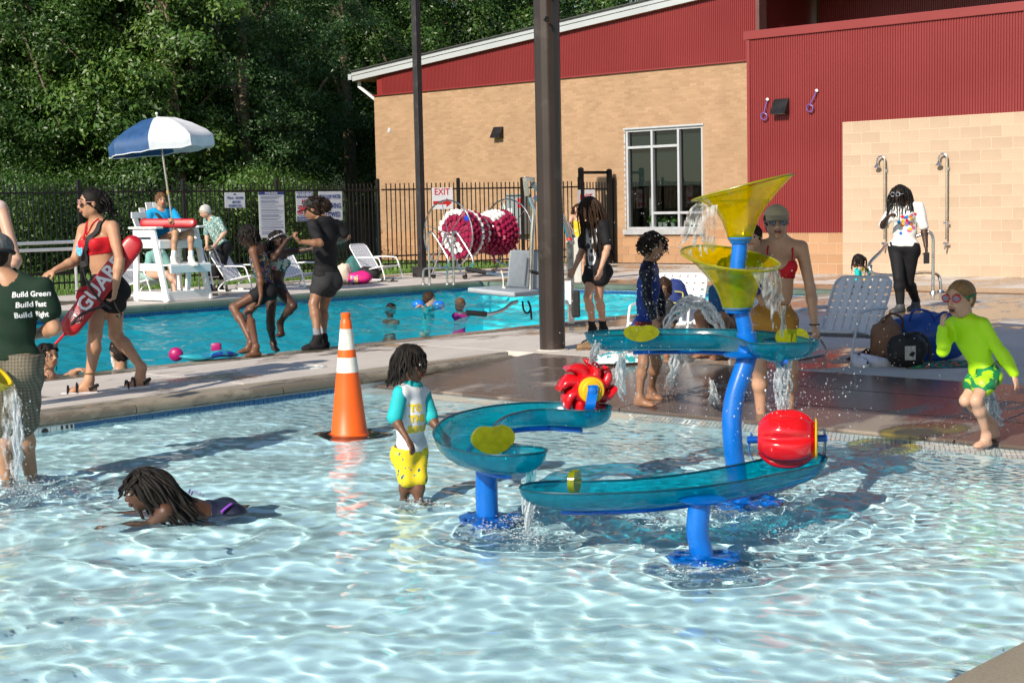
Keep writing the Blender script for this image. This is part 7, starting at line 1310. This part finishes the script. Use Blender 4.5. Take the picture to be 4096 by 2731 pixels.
# ---- girl in yellow swimsuit
Y=29.3; M_PINE=blobmat('yellow_suit',(.68,.45,.015),[(.75,.70,.35)],14,.55)
yg=Person('girl in yellow patterned swimsuit standing by the gate with one hand raised',Y,1.42,'light',dict(hd=(2312,838),sa=(2286,868,-.02),sb=(2338,868,.02),ea=(2278,910,-.1),wa=(2264,893,-.2),ha=(2262,876,-.22),eb=(2358,915),wb=(2350,950),hb=(2345,970),pv=(2320,955),ka=(2310,1022),na=(2312,1098),ta=(2300,1118,-.1),kb=(2332,1022),nb=(2334,1098),tb=(2346,1118,-.1)),(-.2,-1,0),(-.5,-.8,0),res=.012,hh=.21); yg.eyes(); yg.hair(H_BRN,.08,.2); yg.strands(H_BRN,70,.33,.009,2,front=-.2,spread=.05,minz=-.3,name='long_hair')
F=Fld(); yg.torso(F,.007); F.clip(yg.at(1.22),-yg.up); F.clip(yg.at(.16),yg.up); yg.wear('swimsuit',M_PINE,F)
# ---- girl with long hair and a skull shirt
Y=15.75
sg=Person('girl with long brown hair in black shirt printed with a pale skull',Y,1.53,'light',dict(hd=(2352,832,-.02),sa=(2346,908,.1),sb=(2414,906,-.1),ea=(2326,1008,.05),wa=(2296,1078,-.08),ha=(2279,1104,-.12),eb=(2430,990,-.16),wb=(2404,1072,-.24),hb=(2394,1112,-.27),pv=(2388,1066),ka=(2352,1190,-.1),na=(2372,1322,-.05),ta=(2338,1374,-.15),kb=(2394,1186,.06),nb=(2414,1318,.1),tb=(2380,1366,.0)),(-.75,-.6,0),(-.9,-.35,-.15),gz=dict(a=0,b=0),hh=.215,w=.9,hands={'a':dict(curl=.5),'b':dict(curl=.4)})
sg.eyes(); sg.hair(H_BRN,.08,.25,.02,.005); sg.strands(H_BRN,190,.50,.0085,3,front=-.42,spread=.05,minz=-.3,wob=.006,name='long_hair',back=.10,bang=-.2); shs=sg.shirt(M_BLKC,.75,1.08,.013,.07,slk=.009,wr=.005); sg.shorts(M_BLKC,.3,.95,.016,.02)
# skull print pressed onto the shirt front
bv=surf_bvh(shs); M_SKL=pm('print_pale',(.5,.52,.55),.8,.25,60); M_SKD=pm('print_black',(.012,.012,.014),.8,0)
def disc(cx,cz,rx,rz,n=20,rings=4):
    P_=[];f=[]
    for i in range(rings+1):
        for j in range(n): a=2*math.pi*j/n; P_.append((cx+rx*i/rings*math.cos(a),0,cz+rz*i/rings*math.sin(a)))
    for i in range(rings):
        for j in range(n): f.append((i*n+j,(i+1)*n+j,(i+1)*n+(j+1)%n,i*n+(j+1)%n))
    return MB().add(P_,f)
vd=nrm_(np.array([.3,.95,0])); vx=np.array([vd[1],-vd[0],0]); SKM=np.stack([vx,vd,np.array([0,0,1.])],1); sc_=D(2352,1004,Y-.2)
for k,(cx,cz,rx,rz,mt,of) in enumerate(((0,.10,.07,.115,M_SKL,.004),(0,-.06,.052,.10,M_SKL,.0042),(-.034,.045,.026,.032,M_SKD,.007),(.036,.045,.026,.032,M_SKD,.007),(0,-.005,.014,.024,M_SKD,.007),(-.02,-.08,.008,.035,M_SKD,.007),(.02,-.08,.008,.035,M_SKD,.007),(0,-.085,.006,.035,M_SKD,.007),(-.0,-.17,.04,.012,M_SKL,.005),(-.05,.2,.02,.03,M_SKL,.006),(.05,.2,.02,.03,M_SKL,.006))): sg.addm('print',wrap(disc(cx,cz,rx,rz).xf(SKM,sc_),bv,sg.loc,vd,of),mt,shs)
for q in'ab': shoes(sg,q,M_BLKC,inf=.014,high=.10)
shoe('brown foam clog lying beside the girl in the skull shirt',G(2352,1398),R(200),None,pm('clog_brown',(.20,.12,.055),.6,.2,20),pm('clog_sole',(.14,.08,.04),.7),.25)
# ---- boy in blue rash guard
Y=11.6; M_RASH=fab('royal_blue',(.012,.035,.20),.6); M_NAVR=fab('navy_rash',(.006,.009,.022),.6)
bb_=Person('boy in wet royal blue rash guard with dark sleeves standing in the shade',Y,1.32,'olive',dict(hd=(2614,985,-.03),sa=(2586,1090,-.15),sb=(2606,1082,.14),ea=(2590,1195,-.22),wa=(2618,1282,-.26),ha=(2630,1318,-.26),eb=(2640,1185,.2),wb=(2650,1270,.15),hb=(2655,1310,.12),pv=(2582,1298),ga=(2576,1306,-.07),gb=(2592,1306,.08),ka=(2574,1452,-.1),na=(2558,1590,-.02),ta=(2622,1618,-.08),kb=(2626,1450,.1),nb=(2606,1556,.32),tb=(2648,1592,.3)),(.9,-.35,0),(.62,-.75,-.12),gz=dict(a=-.085),hh=.205,w=.9,hands={'a':dict(curl=.4)})
bb_.eyes(H_BLK); bb_.hair(H_DBR,.12,.12,.10,.01); bb_.strands(H_DBR,90,.08,.006,5,front=.1,bang=.4,spread=.08,lj=.4,name='locks',minz=-.2)
sh=bb_.shirt(M_RASH,0,1.12,.010,.055,wr=.002); F=Fld()
for q in'ab': bb_.arm(F,q,1.85,.008,.008); F.sph(bb_.J['s'+q],.055*bb_.k,.03)
F.cone(bb_.M+bb_.up*.03,bb_.J['sa'],.055,.05,.03); F.cone(bb_.M+bb_.up*.03,bb_.J['sb'],.055,.05,.03); F.cone(bb_.M+bb_.up*.02,bb_.M+bb_.up*.07,.055,.05,.02); bb_.wear('sleeves',M_NAVR,F); bb_.shorts(fab('wet_red_shorts',(.14,.02,.025)),.32,.92,.008,.012)
# ---- woman in tan cap holding a child
Y=11.05; M_MUST=fab('mustard',(.42,.19,.03),.6); 
cw=Person('woman in tan cap, sunglasses and red bikini top holding a small child',Y,1.63,'light',dict(hd=(3106,888,-.03),sa=(3034,985,.02),sb=(3206,990,-.02),ea=(2990,1120,-.05),wa=(2960,1215,-.22),ha=(2985,1245,-.26),eb=(3242,1155,-.02),wb=(3258,1298,-.12),hb=(3266,1362,-.18),pv=(3092,1275),ka=(3036,1480,-.05),na=(3046,1672,.03),ta=(3030,1712,-.1),kb=(3166,1480,-.02),nb=(3152,1672,.1),tb=(3160,1706,-.08)),(-.1,-1,0),(-.08,-1,-.05),w=1.05,bust=1.05,hands={'b':dict(curl=.7,n=(-.3,-.2,-1)),'a':dict(curl=.6)})
cw.eyes(glasses=(pm('clear_pink_frame',(.4,.2,.17),.3),M_LENS),open_=.08); cw.hair(H_DBR,.06,.1); ballcap(cw,fab('khaki_cap',(.42,.33,.22)),1.)
F=Fld(); cw.torso(F,.006,bust=1.08,legs=False); F.clip(cw.at(.42),-cw.up); F.clip(cw.at(.17),cw.up); F.sub(cw.at(.12,0,.1),np.stack([cw.side,cw.ap,cw.up],1),np.array([.07,.12,.10])); cw.wear('bikini_top',M_REDS,F,res=.008)
for e in(-1,1): band(cw,'bikini_strap',M_REDS,[cw.at(.24,e*.085,.125),cw.at(.08,e*.09,.09),cw.at(-.08,e*.08,.01)],.012)
cw.shorts(M_MUST,.40,.78,.010,.008,name='swim_skirt',wr=.004); cw.addm('hair_tie',MB().tube([cw.J['wb']+np.array([.035*math.cos(a),.03*math.sin(a),.0]) for a in np.linspace(0,6.28,14)],.005,5,cap=False),M_BLKC)
Yb=10.88; ba_=Person('small dark haired child carried on the hip of the woman in the cap',Yb,.78,'light',dict(hd=(3012,948,0),sa=(2950,1020,-.02),sb=(3015,1030,.02),ea=(2920,1050,-.05),wa=(2935,1100,-.12),ha=(2950,1120,-.15),eb=(3040,1080,.03),wb=(3060,1110,0),pv=(2985,1145),ka=(2960,1215,-.16),na=(2990,1280,-.2),ta=(3028,1296,-.26),kb=(3050,1190,.1),nb=(3060,1240,.15),tb=(3070,1270,.1)),(-.4,-.9,0),(-.35,-.9,-.05),res=.008,hh=.165,w=1.25); ba_.eyes(H_BLK); ba_.hair(H_DBR,.06,.1,.05,.006); ba_.shirt(blobmat('child_print',(.01,.03,.2),[(.4,.3,.6),(.05,.3,.2)],18,.54),.8,1.3,.012)
# ---- bathers on the white chairs
Y=13.95; kd=Person('child with brown hair in dark shirt sitting on the white strap chair',Y,1.25,'olive',dict(hd=(2652,1158),sa=(2612,1225,.05),sb=(2672,1225,-.05),ea=(2600,1290,.0),wa=(2625,1330,-.2),eb=(2690,1295,-.05),wb=(2665,1330,-.2),pv=(2645,1345,.05),ka=(2620,1350,-.38),kb=(2665,1350,-.38),na=(2615,1430,-.45),nb=(2665,1432,-.45),ta=(2610,1445,-.6),tb=(2668,1447,-.6)),(-.2,-1,0),(-.3,-.9,-.2),hh=.2); kd.hair(H_BRN,.1,.1); kd.eyes(); kd.shirt(M_CHAR,.8,1.05,.014); kd.shorts(M_RASH,.6)
Y=13.7; le=Person('bather in blue towelling sitting on the chair behind the yellow funnels',Y,1.66,'olive',dict(hd=(2905,1085,.2),sa=(2868,1165,.2),sb=(2945,1170,.2),ea=(2860,1240,.1),wa=(2880,1270,-.1),eb=(2965,1245,.1),wb=(2935,1275,-.1),pv=(2905,1320,.15),ka=(2800,1262,-.2),kb=(2890,1270,-.25),na=(2830,1412,-.2),nb=(2895,1420,-.15),ta=(2775,1428,-.28),tb=(2850,1436,-.25)),(-.5,-.8,0),(-.4,-.9,0)); le.hair(H_BLK,.1,.2); le.eyes(); le.shirt(pm('blue_towelling',(.012,.09,.22),.95,.15,40),1.4,1.1,.025); le.shorts(fab('swim_teal',(.01,.1,.16)),.35)
# ---- woman with long locs
Y=19.4; M_PRT=blobmat('print_shirt',(.72,.71,.68),[(.72,.71,.68)],5,.9)
dw=Person('woman with long black locs in white printed shirt and black leggings walking',Y,1.66,'deep',dict(hd=(3598,778,-.02),sa=(3572,832,.12),sb=(3676,828,-.06),ea=(3532,902,.0),wa=(3548,872,-.2),ha=(3562,862,-.25),eb=(3696,912,-.08),wb=(3704,985,-.16),hb=(3708,1022,-.18),pv=(3616,984),ka=(3594,1112,-.1),na=(3602,1222,-.12),ta=(3566,1246,-.2),kb=(3634,1128,.08),nb=(3664,1202,.3),tb=(3640,1234,.22)),(-.6,-.8,0),(-.72,-.68,0),gz=dict(a=0,b=0),res=.010,w=1.18,bust=1.1,hands={'a':dict(curl=.8),'b':dict(curl=1.)})
dw.eyes(H_BLK,glasses=(pm('silver_frame',(.5,.52,.55),.3),M_GLASS)); dw.hair(H_BLK,.10,.15,.05,.008); dw.strands(H_BLK,95,.42,.0115,4,front=-.32,spread=.13,wob=.012,minz=-.2,name='locs',bang=-.1)
sh=dw.shirt(fab('off_white',(.70,.69,.66)),.92,1.02,.012,.075,slk=.009,bust=1.12,wr=.004); bv=surf_bvh(sh); vd=nrm_(np.array([.5,.87,0])); vx=np.array([vd[1],-vd[0],0]); SKM=np.stack([vx,vd,np.array([0,0,1.])],1); r=np.random.default_rng(6)
for i in range(26): cx,cz=r.normal()*.06,r.normal()*.07-.0; dw.addm('print',wrap(disc(cx,cz,.016+.016*r.random(),.014+.016*r.random(),10,2).xf(SKM,D(3605,900,Y-.4)),bv,dw.loc,vd,.003+.0002*i),[M_PRED,M_PYEL,M_BLUE,pm('print_pink',(.6,.1,.3),.7),pm('print_orange',(.6,.15,.02),.7),MATS['cloth_bright_blue']][i%6],sh)
dw.shorts(M_BLKC,1.92,.9,.006,.006,name='leggings',wr=.0015)
for q in'ab': shoes(dw,q,pm('clog_dark_grey',(.05,.052,.055),.6,.1,20),inf=.014)
top('phone','dark phone held in the lowered hand of the woman with locs','phone',MB().box(dw.J['hb']+np.array([-.02,-.05,-.03]),(.075,.012,.14)).xf(np.eye(3)),M_RUB,bevel=.006)
# ---- girl sitting at the pool steps
Y=22.6; M_CFE=blobmat('confetti_suit',(.55,.5,.42),[(.6,.05,.2),(.02,.35,.38),(.7,.45,.03)],14,.52)
cg=Person('girl with beaded braids in turquoise sleeved swimsuit sitting at the pool steps',Y,1.15,'dark',dict(hd=(3432,1046,-.02),sa=(3428,1080,-.08),sb=(3458,1078,.1),ea=(3432,1114,-.16),wa=(3414,1142,-.25),ha=(3405,1152,-.28),eb=(3478,1092,.05),wb=(3482,1068,-.05),hb=(3480,1058,-.08),pv=(3478,1152,.02),ka=(3402,1155,-.15),kb=(3410,1158,.1),na=(3395,1205,-.2),nb=(3402,1210,.1),ta=(3380,1220,-.25),tb=(3390,1222,.05)),(-.8,.5,0),(-.9,-.2,-.25),res=.010,hh=.2,hands={'b':dict(curl=1.)})
cg.eyes(H_BLK); cg.hair(H_BLK,.07,.1); cg.strands(H_BLK,22,.22,.007,7,front=.05,spread=.1,wob=.01,bang=.2,minz=-.1,name='braids'); cg.shirt(M_CFE,0,1.15,.01,.06); F=Fld(); cg.arm(F,'a',1.9,.008,.008); cg.arm(F,'b',1.9,.008,.008); cg.wear('sleeves',fab('turquoise',(.01,.42,.40)),F)
# ---- running boy in neon green
Y=9.55; m,nt,b=nmat('neon_green'); M_NEON=m; n_=tex(nt,'Noise',6,Detail=3.); nt.links.new(ramp(nt,n_.outputs[0],[(.3,(.44,.80,.002)),(.7,(.52,.88,.004))]),b.inputs['Base Color']); b.inputs['Roughness'].default_value=.55; n2=tex(nt,'Noise',90,Detail=3.); bumpn(nt,b,n2.outputs[0],.2,.003)
nb_=Person('boy in neon green swim shirt and red goggles running through shallow water',Y,1.12,'fair',dict(hd=(3840,1192,0),sa=(3806,1294,.06),sb=(3930,1300,-.12),ea=(3772,1402,-.06),wa=(3770,1305,-.18),ha=(3770,1258,-.22),eb=(4012,1416,-.14),wb=(4056,1502,-.16),hb=(4072,1555,-.18),pv=(3938,1486,.0),ga=(3926,1498,.05),gb=(3952,1498,-.06),kb=(3904,1602,-.2),nb=(3946,1742,-.1),tb=(3898,1782,-.14),ka=(3862,1602,-.06),na=(3972,1690,.12),ta=(3966,1745,.12)),(-.6,-.8,-.1),(-.80,-.6,-.05),gz=dict(b=-.11),hh=.22,hands={'a':dict(curl=.6,n=(1,0,0)),'b':dict(curl=.3)})
nb_.eyes(H_BLO,open_=.16); nb_.hair(H_BLO,.035,.0,-.02,.002); c=nb_.J['hd']; R_=nb_.R; M_GOG=pm('goggle_red',(.5,.012,.03),.3); M_GOGG=pm('goggle_strap',(.01,.20,.06),.5)
gg=MB(); gl2=MB()
for e in(-1,1): p=c+nb_.face*.86*R_+nb_.hu*.06*R_+nb_.hs*e*.34*R_; rg_=[p+nb_.hs*.27*R_*math.cos(a)+nb_.hu*.19*R_*math.sin(a)-nb_.face*.08*R_*abs(math.cos(a)) for a in np.linspace(0,6.283,15)]; gg.tube(rg_,.055*R_,6,cap=False); gl2.add([x+nb_.face*.03*R_ for x in rg_[:-1]],[tuple(range(14))])
gg.tube([c+nb_.face*.94*R_+nb_.hu*.06*R_-nb_.hs*.08*R_,c+nb_.face*.94*R_+nb_.hu*.06*R_+nb_.hs*.08*R_],.04*R_,5); o=nb_.addm('goggles',gg,M_GOG); nb_.addm('goggle_lens',gl2,pm('goggle_lens',(.25,.22,.3),.1,0),o,smooth=False); nb_.addm('goggle_strap',MB().tube([c+nb_.hu*(.10+.12*abs(math.sin(a)))*R_-nb_.face*.12*R_+nb_.HM@np.array([.80*R_*math.cos(a),-.90*R_*abs(math.sin(a))+.55*R_*(1-abs(math.sin(a))),0]) for a in np.linspace(0,math.pi,18)],.014,6,flat=.5),M_GOGG,o)
nb_.shirt(M_NEON,1.93,1.2,.010,.055,wr=.004,slk=.004); nb_.shorts(blobmat('green_camo_shorts',(.35,.62,.02),[(.005,.16,.05),(.01,.22,.08)],11,.5,.4),.42,.84,.010,.018)
# ---- toddler
Y=8.3; M_SHRK=blobmat('shark_shorts',(.72,.55,.015),[(.02,.25,.42),(.01,.10,.2)],26,.6); M_AQUA=fab('aqua',(.02,.40,.43),.65)
td=Person('toddler with short locs in white and aqua swim shirt wading in yellow shorts',Y,.98,'brown',dict(hd=(1646,1452,-.02),sa=(1602,1572,-.1),sb=(1692,1572,.06),ea=(1578,1672,-.14),wa=(1632,1760,-.22),ha=(1652,1798,-.24),eb=(1722,1672,.0),wb=(1772,1738,-.08),hb=(1796,1776,-.1),pv=(1642,1792),ka=(1626,1918,-.06),na=(1618,2030,.04),ta=(1650,2062,-.06),kb=(1676,1910,-.04),nb=(1676,2046,-.06),tb=(1712,2072,-.14)),(.8,-.6,0),(.90,-.42,-.10),res=.007,hh=.19,w=1.04,hands={'a':dict(curl=.5,n=(-.4,.2,-.3)),'b':dict(curl=.5,n=(0,.2,-1))})
td.eyes(H_BLK,open_=.05); td.hair(H_BLK,.10,.1,.02,.01); td.strands(H_BLK,150,.13,.0075,9,front=-.18,spread=.2,wob=.005,bang=.18,minz=-.25,name='locs'); td.strands(H_BLK,34,.055,.007,12,front=.6,spread=.2,wob=.004,bang=.6,minz=.42,name='fringe_locs')
sh=td.shirt(fab('swim_white',(.72,.73,.77),.6),0,1.02,.010,.065,wr=.003); F=Fld()
for q in'ab': td.arm(F,q,.95,.012,.022); F.cone(td.M+td.up*.035,td.J['s'+q],.042,.036,.02)
F.cone(td.M+td.up*.03-td.side*.02,td.M+td.up*.03+td.side*.02,.045,.045,.02); td.wear('sleeves',M_AQUA,F); td.shorts(M_SHRK,.98,.95,.008,.012)
bv=surf_bvh(sh); vd=nrm_(np.array([-.35,.94,0])); vd=nrm_(np.array([-.62,.78,0])); vx=np.array([vd[1],-vd[0],0]); SKM=np.stack([vx,vd,np.array([0,0,1.])],1)@np.array([[1,0,0],[0,0,-1],[0,1,0]],float); M_YLT=pm('print_yellow',(.75,.55,.02),.6,0)
for i,s_ in enumerate(('TO','THE','BEACH')): tm=textmesh(s_,.052,M_YLT,bold=.003,ext=0.,res=3,align='LEFT').xf(SKM,D(1662,1638+i*44,Y-.15)); td.addm('lettering',wrap(tm,bv,td.loc,vd,.004),M_YLT,sh,smooth=False)
# ---- girl with locs swimming in the wading pool
Y=7.85; M_PUR=fab('purple',(.22,.06,.42))
sw=Person('girl with long black locs crawling through the wading pool',Y,1.42,'dark',dict(hd=(572,1958,-.05),sa=(662,2048,-.16),sb=(716,2026,.14),ea=(560,2140,-.14),wa=(470,2125,-.16),ha=(420,2128,-.18),eb=(600,2120,.25),wb=(500,2112,.3),hb=(450,2110,.3),pv=(872,2076,.1),ka=(940,2172,.25),na=(1000,2178,.5),kb=(960,2160,.4),nb=(1020,2165,.65),ta=(1040,2185,.55),tb=(1060,2170,.7)),(-.75,-.2,-.65),(-.92,-.28,-.22),hh=.205,w=.98,hup=(-.1,0,1))
sw.eyes(H_BLK); sw.hair(H_BLK,.08,.2,.0,.012); sw.strands(H_BLK,110,.31,.0115,5,front=.0,spread=.10,wob=.010,bang=.12,minz=-.25,name='locs',fall=(.55,0,-.8)); sw.strands(H_BLK,26,.09,.011,6,front=.6,spread=.25,wob=.016,bang=.5,minz=.45,name='top_locs',fall=(-.1,-.1,-.9))
F=Fld(); sw.torso(F,.007); F.clip(sw.at(.68),sw.up); sw.wear('swimsuit',pm('navy_suit',(.008,.01,.03),.5,.2,20),F)
for e in(-.05,.0): band(sw,'back_lacing',M_PUR,[sw.at(.2,e-.03,-.11),sw.at(.3,e+.03,-.115),sw.at(.42,e-.03,-.115),sw.at(.52,e+.03,-.11)],.008,nrm=-sw.ap)
band(sw,'suit_edge',M_PUR,[sw.at(.85,-.13,-.06),sw.at(.95,-.12,-.09),sw.at(1.05,-.10,-.11)],.015,nrm=-sw.ap)
